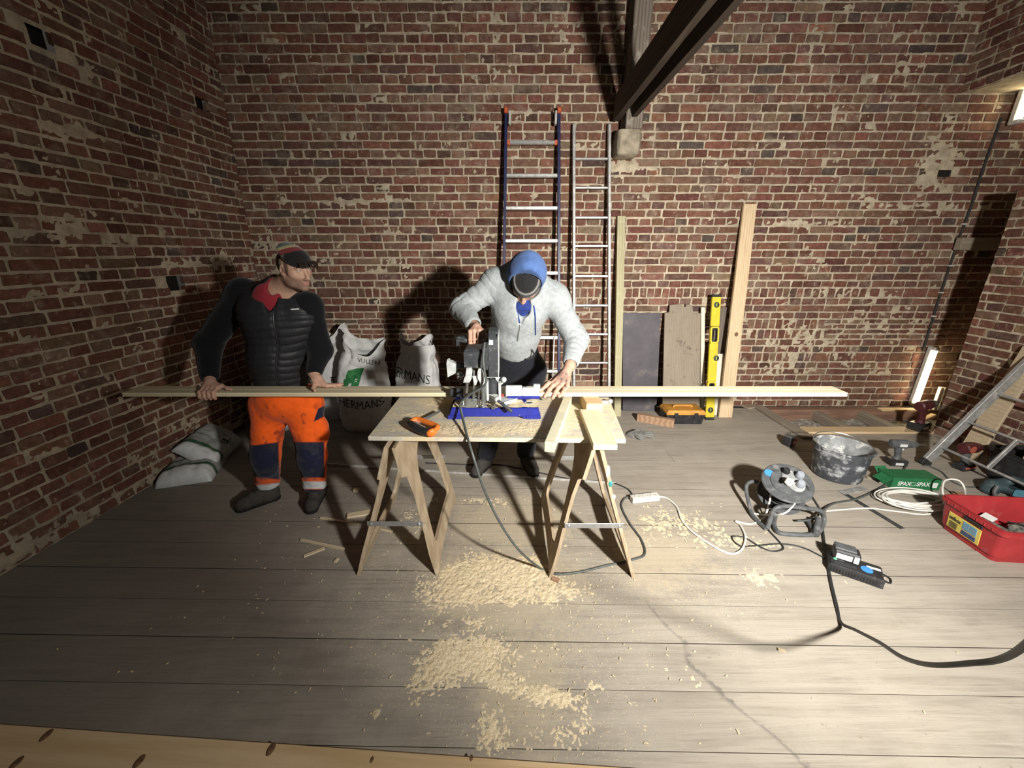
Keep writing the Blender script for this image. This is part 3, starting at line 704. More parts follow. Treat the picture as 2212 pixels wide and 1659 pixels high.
t = thing('work_glove', 'crumpled grey work glove on the floor right of the bench', 'glove', c)
np_mesh('palm', V, F[cc < 1.05], M['grey_cloth'], t)
for i, (x, y, a, L) in enumerate(((.06, -.07, -.5, .07), (.085, -.04, -.15, .075), (.095, 0, .1, .07), (-.03, -.085, -1.2, .05))):
    mb = MB(); mb.tube(spline([(x - .03 * math.cos(a), y - .03 * math.sin(a), .02), (x, y, .026), (x + L * .6 * math.cos(a + .2), y + L * .6 * math.sin(a + .2), .02), (x + L * math.cos(a + .4), y + L * math.sin(a + .4), .013)], 3), [.013, .014, .014, .014, .013, .013, .012, .012, .011, .006], 8); mb.build('finger', M['grey_cloth'], t)
# chipboard plank leaning on the pier behind the wide ladder
mb = MB(); a, b = Vector((3.69, 2.93, .0)), Vector((4.015, 3.02, .95)); x, y, z = frame(b - a, (-1, 0, 0)); mb.bar(a, b, .022, .15, (0, -1, 0), .003)
o = mb.build('chipboard_plank', M['chipboard']); mz = min(v.co.z for v in o.data.vertices); o.location.z -= mz; tag(o, 'speckled chipboard plank leaning on the pier behind the ladder', 'plank')
# pine plank across the foreground
def mat_clear_pine():
    t = NT('clear_pine'); co = t.coord()
    def sc(s): m = t.n('ShaderNodeMapping'); t.l(co, m.inputs[0]); m.inputs['Scale'].default_value = s; return m.outputs[0]
    g = t.noise(sc((1.2, 16, 1)), 1, 4, .5, 1.0); g2 = t.noise(sc((5, 150, 1)), 1, 2)
    col = t.mix(t.mask(g, .35, .7), (.70, .53, .32), (.60, .42, .225)); col = t.mix(t.math('MULTIPLY', t.mask(g2, .5, .75), .25), col, (.5, .34, .18))
    t.bump(g, .08, .002); return t.out(col, .55, 0, .35)
mat_clear_pine()
P0, P1 = aZ(0, 1563, .026), aZ(1390, 1660, .026); d = (P1 - P0); ang = math.atan2(d.y, d.x); wid = .22
t = thing('pine_plank', 'clean pale pine plank with brown knots lying across the near edge', 'plank', (P0.x, P0.y, 0), (0, 0, ang))
mb = MB(); L = d.length + .6; mb.box((L / 2 - .35, -wid / 2, .0135), (L, wid, .025), .003); o = mb.build('board', M['clear_pine'], t)
for (x, y) in ((100, 1588), (300, 1645), (35, 1648), (585, 1618), (803, 1641), (1018, 1637)):
    p = aZ(x, y, .026); q = p - Vector((P0.x, P0.y, 0)); q = Matrix.Rotation(-ang, 3, 'Z') @ q
    r = .017 if x not in (803, 1018) else .008; mb = MB(); mb.lathe([(r, 0), (r * .9, .0006), (0, .0007)], 16, Matrix.Diagonal((.75, 1.25, 1, 1))); k = mb.build('knot', M['knot'], t); k.location = (q.x, q.y, .0262)
# ------------------------------------------------------------------ trestles, bench sheet, saw and stock
wood('ply', (.42, .33, .225), (.33, .25, .165), 2, .8, .8, dirt=(.50, .43, .32), dirt_at=(.55, .7)); wood('ply_edge', (.5, .41, .3), (.36, .28, .19), 2, 2, .8)
plain('steel', (.55, .56, .57), .42, .8, .1, 40); plain('paint_white', (.65, .64, .6), .6, 0, .1, 60); plain('paint_teal', (.05, .3, .3), .5)
def horse(x0, xr, x1, y0, lab):
    t = thing('sawhorse', lab, 'trestle', (xr, y0, 0)); L, zt = .70, .775
    for side, xf in (('a', x0), ('b', x1)):
        dx = xf - xr; s = math.copysign(1, dx); top = Vector((s * .018, 0, zt)); bot = Vector((dx, 0, 0)); v = (top - bot); H = v.length; v.normalize(); w = Vector((0, 1, 0)); nn = w.cross(v)
        if nn.x * s < 0: nn = -nn
        out = [(0, 0), (.055, 0), (.085, .022), (.17, .034), (.24, .038), (.35, .04), (.46, .038), (.53, .034), (.615, .022), (.645, 0), (.70, 0), (.705, .16), (.675, .32), (.64, .44), (.66, .56), (.73, .63), (.73, H), (.35, H), (-.03, H), (-.03, .63), (.035, .60), (.055, .48), (.035, .32), (.0, .14)]
        inn = [(.100, .16), (.105, .14), (.12, .13), (.17, .132), (.23, .135), (.35, .137), (.47, .135), (.53, .132), (.575, .13), (.592, .14), (.60, .16), (.59, .26), (.57, .36), (.535, .45), (.50, .55), (.45, .62), (.40, .655), (.35, .665), (.28, .655), (.22, .62), (.175, .55), (.15, .45), (.125, .36), (.108, .26)]
        if v.z < 0: pass
        Mx = Matrix((w, v, nn)).transposed().to_4x4(); Mx.translation = bot - nn * .009
        mb = MB(); ring_prism(mb, out, inn, .018, Mx); m = min(p.z for p in mb.v); mb.v = [p - Vector((0, 0, m)) for p in mb.v]
        mb.build('leg_panel', M['ply'], t)
    z = .335; f = z / zt; a = Vector((x0 - xr, -.022, z)).lerp(Vector((-.018, -.022, zt)), 0); xa = (x0 - xr) * (1 - f) - .018 * f; xb = (x1 - xr) * (1 - f) + .018 * f
    for yy in (-.004, .704):
        mb = MB(); mb.bar((xa - .012, yy, z), (xb + .012, yy, z), .004, .028, (0, 0, 1), .001) if False else mb.box(((xa + xb) / 2, yy, z), (xb - xa + .03, .004, .028), .001); mb.build('spreader', M['steel'], t)
        for xx in (xa + .006, xb - .006): mb = MB(); mb.lathe([(.006, 0), (.006, .004), (.003, .006)], 8, Matrix.Translation((xx, yy - .002, z)) @ Euler((math.pi / 2, 0, 0)).to_matrix().to_4x4()); mb.build('bolt', M['steel'], t)
    return t
horse(-.823, -.575, -.40, 1.735, 'plywood trestle under the left end of the bench, beside the man in orange trousers')
h2 = horse(.205, .40, .648, 1.72, 'plywood trestle under the right end of the bench, spotted with paint')
for (z, s, m) in ((.62, .03, 'paint_teal'), (.575, .02, 'paint_teal'), (.66, .035, 'paint_white'), (.50, .014, 'paint_white')):
    f = z / .775; x = (.648 - .40) * (1 - f) + .018 * f; mb = MB(); mb.ball((x + .004, -.0292 + (0.03 if z < .63 else 0), z), (.010, .004, s), 8); mb.build('paint_spot', M[m], h2)
TZ = .81
def mat_sheet():
    t = NT('bench_sheet'); co = t.coord(); n1 = t.noise(co, 5, 6, .7); n2 = t.noise(co, 60, 5, .7); n3 = t.noise(co, 200, 3)
    sx = t.n('ShaderNodeMapping'); t.l(co, sx.inputs[0]); sx.inputs['Scale'].default_value = (2, 9, 4); g = t.noise(sx.outputs[0], 3, 5, .7)
    col = t.mix(t.mask(n2, .35, .65), (.55, .51, .43), (.44, .40, .335)); col = t.mix(t.mask(g, .45, .6), col, (.70, .63, .49)); col = t.mix(t.mask(t.math('ADD', g, t.math('MULTIPLY', n2, .5)), .72, .82), col, (.62, .52, .34))
    t.bump(n2, .3, .004); return t.out(col, .85, 0, .2)
mat_sheet()
c0, c1 = aZ(795, 943, TZ), aZ(1352, 949, TZ); YB = 2.36; p3, p4 = aZ(868, 858, TZ), aZ(1322, 865, TZ)
poly = [(c0.x, c0.y), (c1.x, c1.y), (c1.x + .055, YB), (c0.x + .005, YB)]
t = thing('bench_sheet', 'sawdust-covered board laid over two trestles as a workbench', 'workbench', (0, 0, TZ - .022)); mb = MB(); mb.prism(poly, .022, None, .0015); mb.build('sheet', M['bench_sheet'], t)
# sawdust as real heaps
def mat_dust():
    t = NT('sawdust'); p = t.pos(); n = t.noise(p, 150, 4, .7); n2 = t.noise(p, 22, 4)
    col = t.mix(t.mask(n, .3, .7), (.60, .47, .29), (.86, .75, .54)); col = t.mix(t.math('MULTIPLY', t.mask(n2, .5, .7), .6), col, (.76, .60, .37)); t.bump(n, .8, .006); return t.out(col, .95, 0, .1)
mat_dust()
def heap(name, lab, x0, x1, y0, y1, z, st, fn, parent=None, seed=0, inside=None):
    nx, ny = int((x1 - x0) / st) + 1, int((y1 - y0) / st) + 1; X, Y = np.meshgrid(np.linspace(x0, x1, nx), np.linspace(y0, y1, ny), indexing='ij')
    pp = np.stack([X, Y, X * 0 + seed], -1); h = fn(X, Y, pp)
    if inside is not None: h = np.where(inside(X, Y), h, -1)
    idx = np.arange(nx * ny).reshape(nx, ny); F = np.stack([idx[:-1, :-1], idx[1:, :-1], idx[1:, 1:], idx[:-1, 1:]], -1).reshape(-1, 4)
    hf = h.ravel()[F].max(1) > -.0002; F = F[hf]; Z = z + np.clip(h, -.0045, None) * (.75 + .5 * vnoise(pp * 170, seed))
    V = np.stack([X + (vnoise(pp * 911, seed + 1) - .5) * st * .9, Y + (vnoise(pp * 877, seed + 2) - .5) * st * .9, Z], -1).reshape(-1, 3); used = np.unique(F); mp = -np.ones(len(V), int); mp[used] = np.arange(len(used))
    o = np_mesh(name, V[used], mp[F], M['sawdust'], parent); tag(o, lab, 'sawdust' if not parent else None, kind='stuff'); return o
def g2(X, Y, cx, cy, rx, ry, a=0):
    c, s = math.cos(a), math.sin(a); u, v = (X - cx) * c + (Y - cy) * s, -(X - cx) * s + (Y - cy) * c
    return np.exp(-(u / rx) ** 2 - (v / ry) ** 2)
def floor_fn(blobs, amp, cut, seed):
    def fn(X, Y, pp):
        m = sum(a * g2(X, Y, *b) for a, *b in blobs); n = fbm(pp, 7, seed, 4) * .5 + fbm(pp, 42, seed + 3, 3) * .5
        q = pp * np.array([2.5, 1, 1]); n = n * .52 + .16 * fbm(q, 9, seed + 6, 3) + .32 * vnoise(pp * 130, seed + 8)
        return amp * (m * 1.25 + n * 2.1 - cut - .28)
    return fn
P = lambda x, y: (aZ(x, y).x, aZ(x, y).y)
heap('sawdust', 'heap of sawdust on the boards under the saw bench', -.75, .75, 1.42, 2.45, .0, .0058, floor_fn([(.62, *P(1040, 1215), .20, .13), (.55, *P(1130, 1225), .16, .12), (.42, *P(980, 1260), .25, .12), (.42, *P(1060, 1295), .30, .10), (.3, *P(1050, 1070), .3, .12), (.32, *P(1225, 1270), .22, .1), (.28, *P(880, 1130), .12, .2), (.2, *P(1240, 1060), .12, .1)], .011, 1.30, 4), seed=4)
heap('sawdust', 'streak of spilled sawdust on the open floor before the bench', -.6, .8, .92, 1.5, .0, .0048, floor_fn([(.46, *P(1010, 1440), .16, .09, -.3), (.52, *P(1120, 1490), .16, .05, -.4), (.5, *P(1210, 1505), .12, .03, -.2), (.44, *P(930, 1455), .09, .09), (.42, *P(1065, 1570), .07, .08), (.35, *P(1060, 1400), .3, .06), (.3, *P(1200, 1585), .14, .05), (.3, *P(1000, 1345), .25, .07), (.45, *P(1290, 1480), .06, .03)], .007, 1.28, 14), seed=9)
heap('sawdust', 'two small scuffs of sawdust near the front pine plank', -.55, -.2, .96, 1.1, .0, .005, floor_fn([(.75, *P(745, 1532), .035, .028), (.7, *P(812, 1540), .018, .04, -.4), (.4, *P(915, 1560), .02, .04)], .008, 1.42, 24), seed=19)
heap('sawdust', 'pale dusting of sawdust right of the bench, towards the cable reel', .75, 2.0, 1.55, 2.4, .0, .0065, floor_fn([(.42, *P(1640, 1235), .10, .10, .5), (.35, *P(1530, 1135), .18, .12), (.3, *P(1440, 1130), .2, .2), (.25, *P(1620, 1180), .2, .1)], .005, 1.30, 34), seed=29)
def bench_in(X, Y): 
    f = (Y - c0.y) / (YB - c0.y); return (X > c0.x + .005) & (X < c1.x + .055 * f - .005) & (Y > np.interp(X, [c0.x, c1.x], [c0.y, c1.y]) + .003) & (Y < YB - .005)
Q = lambda x, y: (aZ(x, y, TZ).x, aZ(x, y, TZ).y)
heap('sawdust', 'sawdust lying over the bench top around the saw', c0.x, c1.x + .06, c1.y - .02, YB, TZ, .0055, floor_fn([(.9, *Q(1060, 928), .22, .09), (.7, *Q(1180, 920), .14, .12), (.75, *Q(960, 925), .10, .06), (.55, *Q(1230, 905), .12, .12), (.55, *Q(860, 930), .12, .04), (.5, *Q(880, 895), .15, .05), (.5, *Q(1330, 910), .06, .18), (.5, *Q(960, 870), .2, .06), (.7, *Q(1050, 880), .3, .12)], .006, 1.38, 44), seed=39, inside=bench_in)
mb = MB(); R = random.Random(3)
for k in range(420):
    x = R.gauss(.0, .75); y = R.uniform(1.0, 2.5)
    if k % 3 == 0: x, y = R.gauss(.05, .3), R.gauss(1.3, .25)
    if k % 7 == 0: x, y = R.uniform(-1.7, -.6), R.uniform(1.2, 2.3)
    s = R.uniform(.002, .006); mb.box((x, y, s * .35), (s * R.uniform(1, 3), s, s * .6), .0004, (0, 0, R.uniform(0, 3)))
tag(mb.build('wood_chips', M['sawdust']), 'tiny wood chips and crumbs scattered over the floorboards', 'wood chips', kind='stuff')
# loose battens on the bench
wood('batten_green', (.60, .575, .42), (.52, .48, .33), 1, 1, .75, dirt=(.7, .63, .45), dirt_at=(.5, .65))
wood('stock_pine', (.72, .62, .43), (.60, .48, .30), 1, 1, .7); wood('stock_end', (.70, .50, .28), (.52, .34, .17), 0, 2.5, .75)
def batten_on(name, lab, f0, f1, w, h, z, mat, endm=None):
    a, b = aZ(*f0, z + h / 2), aZ(*f1, z + h / 2); mb = MB(); mb.bar(a, b, h, w, (1, 0, 0), .002)
    mb.v = [Vector((p.x, p.y, p.z)) for p in mb.v]; o = mb.build(name, M[mat]); return tag(o, lab, 'timber')
def flat_bar(name, lab, a, b, w, h, z, mat):
    a, b = Vector((a[0], a[1], 0)), Vector((b[0], b[1], 0)); d = b - a; mb = MB(); mb.box((0, 0, h / 2), (w, d.length, h), .002); o = mb.build(name, M[mat])
    o.location = ((a.x + b.x) / 2, (a.y + b.y) / 2, z); o.rotation_euler = (0, 0, math.atan2(d.y, d.x) - math.pi / 2); return tag(o, lab, 'timber')
zt = TZ + .048; a, b = aZ(1187, 956, zt), aZ(1224, 863, zt)
flat_bar('square_batten', 'slim greenish batten lying front to back on the bench right of the saw', a, b + (b - a) * .1, .046, .048, TZ, 'batten_green')
zt = TZ + .026; a, b = aZ(1308, 961, zt), aZ(1274, 884, zt)
flat_bar('flat_plank', 'short flat pale plank overhanging the right front of the bench', a, b, .108, .026, TZ, 'stock_pine')
a = aZ(1285, 886, TZ + .026); mb = MB(); mb.box((0, .10, .0308), (.092, .195, .0612), .002); bl = mb.build('support_block', M['stock_end']); bl.location = (a.x, a.y + .004, TZ + .0003); bl.rotation_euler = (0, 0, .03)
tag(bl, 'square pine block with visible end grain propping up the long plank', 'block')
# the long tongue-and-groove plank
PZ, PY0, PY1, PT = .8945, 2.152, 2.285, .022
xL, xR = aZ(256, 851, PZ).x, aZ(1835, 850, PZ).x
def tg():
    t_ = .022; pr = [(0, 0), (0, .0085), (.007, .0085), (.007, .0135), (0, .0135), (.001, .0205), (.003, .022), (.0595, .022), (.061, .020), (.0625, .022), (.121, .022), (.123, .0205), (.123, .0135), (.129, .0135), (.129, .0085), (.123, .0085), (.123, 0)]
    return pr
wood('plank_pine', (.72, .64, .45), (.58, .49, .32), 0, 1, .7, knots=1)
mb = MB(); pr = tg(); n = 24; rings = []
for i in range(n + 1):
    x = xL + (xR - xL) * i / n; sag = -.006 * math.sin(math.pi * min(1, max(0, (x - xL) / 1.7))) * 0; rings.append([(x, PY0 + p[0], PZ - PT + p[1]) for p in pr])
mb.loft(rings); tag(mb.build('cladding_plank', M['plank_pine'], sharp=25), 'long grooved pine plank held across the saw by both men', 'plank')
# handsaw
plain('saw_orange', (.85, .21, .03), .4, 0, .08, 20); plain('saw_black', (.03, .03, .032), .5, 0, .15, 25); plain('blade_steel', (.5, .5, .5), .35, .9, .1)
pts = lambda L: [aZ(x, y, TZ + .03) for x, y in L]
c = aZ(905, 922, TZ); t = thing('handsaw', 'handsaw with a black and orange grip lying on the bench', 'handsaw', (c.x, c.y, TZ))
e = lambda x, y, z=.03: aZ(x, y, TZ + z) - Vector((c.x, c.y, TZ))
mb = MB(); mb.tube(spline([e(885, 914), e(896, 922), e(912, 930), e(926, 935)], 5), [.015] * 2 + [.019] * 12 + [.017] * 2, 12); mb.build('grip', M['saw_black'], t)
mb = MB(); mb.tube(spline([e(884, 915), e(890, 909), e(903, 906), e(922, 912), e(942, 920), e(944, 925), e(937, 930)], 5), [.010] * 6 + [.014] * 20 + [.011] * 5, 10); mb.build('grip_frame', M['saw_orange'], t)
mb = MB(); q = e(932, 935, .028); mb.ball(q, (.026, .016, .026), 14, Euler((.5, .2, .6)).to_matrix()); mb.build('butt', M['saw_orange'], t)
mb = MB(); a0, b0 = e(926, 908, .02), e(940, 898, .02); T0 = [e(893, 911, .028), e(920, 901, .028), e(950, 886, .03), e(952, 889, .022), e(905, 917, .012)]
mb.add([p + Vector((0, 0, .001)) for p in T0] + [p - Vector((0, 0, .001)) for p in T0], [[0, 1, 2, 3, 4], [9, 8, 7, 6, 5]] + [[i, 5 + i, 5 + (i + 1) % 5, (i + 1) % 5] for i in range(5)]); mb.build('blade', M['blade_steel'], t)
# small bar clamp knob at the right back corner of the bench
c = aZ(1312, 868, TZ + .01); mb = MB(); mb.box((0, 0, .01), (.05, .018, .02), .004); mb.ball((.035, 0, .012), (.020, .014, .018), 12); o = mb.build('clamp', M['steel']); o.location = (c.x - .02, c.y, TZ); tag(o, 'small steel clamp on the back right corner of the bench', 'clamp')

# ------------------------------------------------------------------ mitre saw
plain('saw_blue', (.022, .030, .26), .35, 0, .1, 30, dirt=(.5, .42, .28), dirt_at=(.70, .78)); plain('cast_grey', (.60, .63, .62), .5, .2, .12, 40, dirt=(.72, .62, .42), dirt_at=(.60, .72)); plain('motor_black', (.045, .05, .055), .5, 0, .2, 30, .2, dirt=(.24, .23, .20), dirt_at=(.58, .72), dirt_scale=30)
plain('zinc', (.55, .58, .56), .35, .9, .1, 40); plain('label_white', (.7, .7, .68), .5); plain('rod_dark', (.25, .24, .22), .4, .7, .2); plain('red_mark', (.5, .05, .04), .5)
SY, SX = 1.972, aZ(1068, 905, TZ).x
t = thing('mitre_saw', 'blue and grey sliding mitre saw standing on the bench', 'saw', (SX, SY, TZ)); S0 = Vector((SX, SY, TZ))
def sv(x, y, Y): return aY(x, y, Y) - S0
def sbox(name, x0, y0, x1, y1, Y, dep, mat, bev=.004, mb=None):
    a, b = sv(x0, y1, Y), sv(x1, y0, Y); m = mb or MB(); m.box(((a.x + b.x) / 2, a.y + dep / 2, (a.z + b.z) / 2), (abs(b.x - a.x), dep, abs(b.z - a.z)), bev)
    return m.build(name, M[mat], t) if mb is None else m
BH = .062
prof = [(-.245, 0), (-.245, .062), (.245, .062), (.245, 0), (.15, 0), (.13, .012), (-.13, .012), (-.15, 0)]
mb = MB(); T0 = Matrix(((1, 0, 0, 0), (0, 0, 1, 0), (0, 1, 0, 0), (0, 0, 0, 1))); mb.prism([(-.232, 0), (-.238, .02), (-.225, BH), (.232, BH), (.242, .02), (.242, 0), (.16, 0), (.14, .014), (-.15, .014), (-.17, 0)], .27, T0, .003); mb.build('base', M['saw_blue'], t)
mb = MB(); mb.box((-.236, .10, .03), (.006, .16, .035), .002); mb.build('side_label', M['motor_black'], t)
mb = MB(); mb.box((-.2, -.003, .045), (.06, .006, .03), .002, (0, 0, .0)); 
for sx in (-1, 1):
    mb = MB(); mb.prism([(sx * .17, -.004), (sx * .245, -.004), (sx * .245, .05), (sx * .18, .05)], .022, None, .003); mb.build('foot', M['saw_blue'], t)
mb = MB(); mb.lathe([(.10, 0), (.104, .004), (.10, .012)], 30, Matrix.Translation((.02, .17, BH - .002))); mb.build('turntable', M['cast_grey'], t)
heap('sawdust', None, -.22, .235, .005, .13, BH + .001, .005, lambda X, Y, pp: .010 * (fbm(pp, 18, 5) * 1.4 - .45), t, 3)
mb = MB(); mb.lathe([(.022, 0), (.022, .003), (.017, .003), (.017, .0005)], 20, Matrix.Translation((.185, .055, BH + .008)) @ Matrix.Diagonal((1.1, .8, 1, 1)), cap=False); mb.build('hole_rim', M['cast_grey'], t)
mb = MB(); mb.lathe([(.018, 0), (0, .0005)], 20, Matrix.Translation((.185, .055, BH + .0095)) @ Matrix.Diagonal((1.1, .8, 1, 1))); mb.build('hole', M['black_rubber'], t)
# fences either side, behind which the plank lies
for (x0, x1, y0, y1) in ((1092, 1128, 834, 858), (1128, 1165, 838, 858)): sbox('fence', x0, y0, x1, y1, SY + .13, .022, 'cast_grey', .004)
sbox('fence', 1152, 831, 1167, 846, SY + .135, .02, 'cast_grey', .003); sbox('fence', 972, 840, 1000, 858, SY + .13, .022, 'motor_black'); sbox('fence_plate', 1096, 856, 1166, 862, SY + .125, .02, 'saw_blue', .002)
mb = MB(); mb.add([sv(1118, 860, SY + .10), sv(1090, 868, SY + .05), sv(1086, 877, SY + .03), sv(1114, 868, SY + .08)] + [sv(1118, 860, SY + .112), sv(1090, 868, SY + .062), sv(1086, 877, SY + .042), sv(1114, 868, SY + .092)], [[0, 1, 2, 3], [7, 6, 5, 4], [0, 4, 5, 1], [1, 5, 6, 2], [2, 6, 7, 3], [3, 7, 4, 0]]); mb.build('bevel_scale', M['cast_grey'], t)
# pivot column: uprights, spring, rods
def up(name, pts, Y, dep, mat):
    P_ = [sv(x, y, Y) for x, y in pts]; mb = MB(); mb.prism([(p.x, p.z) for p in P_], dep, Matrix(((1, 0, 0, 0), (0, 0, 1, Y - SY), (0, 1, 0, 0), (0, 0, 0, 1))), .0025); return mb.build(name, M[mat], t)
up('upright', [(1007, 796), (1017, 795), (1020, 803), (1018, 820), (1014, 827), (1000, 827), (1002, 818), (1005, 812)], SY + .0, .035, 'cast_grey')
up('upright', [(1033, 797), (1038, 796), (1044, 808), (1045, 818), (1050, 822), (1048, 850), (1040, 850), (1036, 826), (1031, 818), (1031, 804)], SY + .0, .03, 'cast_grey')
up('upright', [(1020, 813), (1030, 813), (1033, 820), (1028, 833), (1024, 833), (1022, 822)], SY + .012, .02, 'cast_grey')
up('hinge_plate', [(999, 866), (1009, 861), (1028, 861), (1037, 868), (1037, 879), (1000, 880), (996, 874)], SY + .008, .006, 'zinc')
def helix(a, b, r, turns, wr): 
    a, b = Vector(a), Vector(b); x, y, z = frame(b - a); n = turns * 9
    return [a + (b - a) * (i / n) + (x * math.cos(2 * math.pi * i / 9) + y * math.sin(2 * math.pi * i / 9)) * r for i in range(n + 1)]
mb = MB(); mb.tube(helix(sv(1044, 880, SY - .012), sv(1046, 832, SY - .012), .011, 17, .0018), .0019, 5); mb.build('spring', M['zinc'], t)
mb = MB(); mb.tube(helix(sv(1023, 866, SY + .004), sv(1024, 836, SY + .004), .007, 12, .0014), .0015, 5); mb.build('spring', M['zinc'], t)
mb = MB(); mb.rod(sv(1006, 876, SY + .012), sv(1009, 826, SY + .012), .0085); mb.build('rod', M['rod_dark'], t)
mb = MB(); mb.rod(sv(1033, 878, SY + .01), sv(1036, 832, SY + .01), .0065); mb.build('rod', M['rod_dark'], t)
mb = MB(); mb.rod(sv(1023, 860, SY + .02), sv(1024, 800, SY + .02), .0045); mb.build('rod', M['zinc'], t)
# extraction tube in its cast bracket
mb = MB(); T1 = Matrix.Translation(sv(1064, 848, SY + .03)); h = (sv(1064, 820, SY + .03) - sv(1064, 848, SY + .03)).z
mb.lathe([(.030, 0), (.030, h * .8), (.018, h), (.018, h + .006), (.014, h + .006), (.014, h - .02)], 20, T1, cap=False); mb.build('dust_port', M['motor_black'], t)
up('port_bracket', [(1052, 815), (1080, 815), (1088, 822), (1087, 829), (1082, 832), (1081, 870), (1077, 870), (1076, 850), (1056, 850), (1056, 866), (1052, 872)], SY + .065, .012, 'cast_grey')
mb = MB(); mb.box(sv(1064, 849.5, SY + .035), (.07, .05, .005), .001); mb.build('port_shelf', M['cast_grey'], t)
sbox('port_cheek', 1077, 828, 1082, 872, SY - .002, .04, 'cast_grey', .002); sbox('port_cheek', 1051, 824, 1055, 866, SY - .002, .04, 'cast_grey', .002)
mb = MB(); mb.ball(sv(1088, 820, SY + .05), (.016, .02, .016), 10); mb.build('bracket_boss', M['cast_grey'], t)
# clamp lever and bolts
mb = MB(); mb.tube([sv(1073, 864, SY - .02), sv(1082, 870, SY - .03), sv(1103, 887, SY - .05), sv(1106, 889, SY - .052)], [.0085, .0085, .010, .007], 10); mb.build('lever', M['motor_black'], t)
mb = MB(); mb.ball(sv(1073, 863, SY - .015), (.014, .016, .014), 12); mb.build('lever_hub', M['cast_grey'], t)
mb = MB(); mb.lathe([(.011, 0), (.011, .02), (.006, .02), (.006, .012)], 10, Matrix.Translation(sv(1066, 877, SY)) @ Euler((math.pi / 2, 0, 0)).to_matrix().to_4x4(), cap=False); mb.build('bolt', M['rod_dark'], t)
for x, y in ((1001, 873), (1030, 877), (1000, 868)): mb = MB(); mb.ball(sv(x, y, SY + .004), .006, 8); mb.build('bolt', M['zinc'], t)
sbox('pointer', 1083, 852, 1089, 857, SY - .006, .004, 'red_mark', .001)
# head: motor housing, blade guard, handle, chute
HY = SY + .03
a = sv(1003, 795, HY); b = sv(1046, 761, HY); mb = MB(); zz0, zz1 = a.z, sv(1010, 745, HY + .14).z; zf = b.z
mb.loft([[(a.x, HY - SY, zz0), (b.x, HY - SY, zz0), (b.x, HY - SY + .14, zz0 + .01), (a.x, HY - SY + .14, zz0 + .01)], [(a.x, HY - SY, zf), (b.x, HY - SY, zf), (b.x, HY - SY + .14, zz1), (a.x, HY - SY + .14, zz1)], [(a.x + .006, HY - SY + .012, zf + .012), (b.x, HY - SY + .012, zf + .012), (b.x, HY - SY + .135, zz1 + .006), (a.x + .008, HY - SY + .135, zz1 + .004)]]); mb.build('motor_housing', M['motor_black'], t)
sbox('motor_rib', 1046, 752, 1053, 800, HY - .004, .15, 'motor_black', .004)
GY = 2.125; a, b = sv(1055, 822, GY), sv(1075, 719, GY); mb = MB(); y0 = GY - SY
w = b.x - a.x; hh = b.z - a.z
prof = [(y0, a.z), (y0, a.z + hh * .62), (y0 + .012, a.z + hh * .85), (y0 + .05, a.z + hh), (y0 + .14, a.z + hh * 1.02), (y0 + .20, a.z + hh * .8), (y0 + .22, a.z + hh * .4), (y0 + .16, a.z + hh * .12)]
mb.prism(prof, w, Matrix(((0, 0, 1, a.x), (1, 0, 0, 0), (0, 1, 0, 0), (0, 0, 0, 1))), .004); mb.build('blade_guard', M['motor_black'], t)
mb = MB(); mb.box((b.x + .001, y0 + .10, a.z + hh * .5), (.004, .17, hh * .9), .001); mb.build('guard_trim', M['cast_grey'], t)
sbox('warning_label', 1056, 735, 1065, 745, GY + .004, .02, 'label_white', .001)
mb = MB(); pr2 = [(y0 + .10, a.z + .02), (y0 + .06, a.z - .01), (y0 + .08, a.z - .045), (y0 + .13, a.z - .06), (y0 + .2, a.z - .045), (y0 + .22, a.z + .01)]
mb.prism(pr2, .004, Matrix(((0, 0, 1, a.x + w * .5), (1, 0, 0, 0), (0, 1, 0, 0), (0, 0, 0, 1))), .0005); mb.build('blade', M['blade_steel'], t)
# handle: a bar along X in front of the operator, gripped from above
HH = Vector(sv(1031, 738, 2.30)); mb = MB(); mb.tube(spline([sv(990, 736, 2.26), sv(1000, 735, 2.29), sv(1030, 735, 2.30), sv(1056, 736, 2.22)], 5), .0155, 12); mb.build('handle', M['motor_black'], t)
sbox('handle_bracket', 986, 728, 1002, 734, 2.23, .05, 'motor_black', .003); sbox('handle_bracket', 985, 730, 990, 752, 2.23, .05, 'motor_black', .003)
mb = MB(); a, b = sv(991, 736, 2.25), sv(1006, 738, 2.25); mb.rod(a, b, .008); mb.build('handle_bracket', M['motor_black'], t)
a = sv(967, 815, 2.06); b = sv(984, 778, 2.06); mb = MB(); y = 2.06 - SY
mb.loft([[(a.x, y, a.z), (b.x - .003, y, a.z + .022), (b.x, y + .06, a.z + .022), (a.x + .01, y + .06, a.z)], [(a.x - .003, y, b.z - .022), (b.x, y, b.z - .022), (b.x, y + .06, b.z - .02), (a.x + .006, y + .06, b.z - .02)], [(a.x, y + .01, b.z), (a.x + .012, y + .015, b.z - .01), (a.x + .012, y + .05, b.z - .01), (a.x + .006, y + .05, b.z)]]); mb.build('dust_chute', M['cast_grey'], t)
sbox('chute_arm', 984, 784, 1004, 796, 2.08, .04, 'motor_black', .003)
mb = MB(); k = sv(994, 811, 2.05)
for q in range(5): mb.ball(k + Vector((.013 * math.cos(q * 1.256), 0, .016 * math.sin(q * 1.256))), (.008, .014, .009), 8)
mb.ball(k, (.011, .016, .012), 8); mb.build('knob', M['zinc'], t)
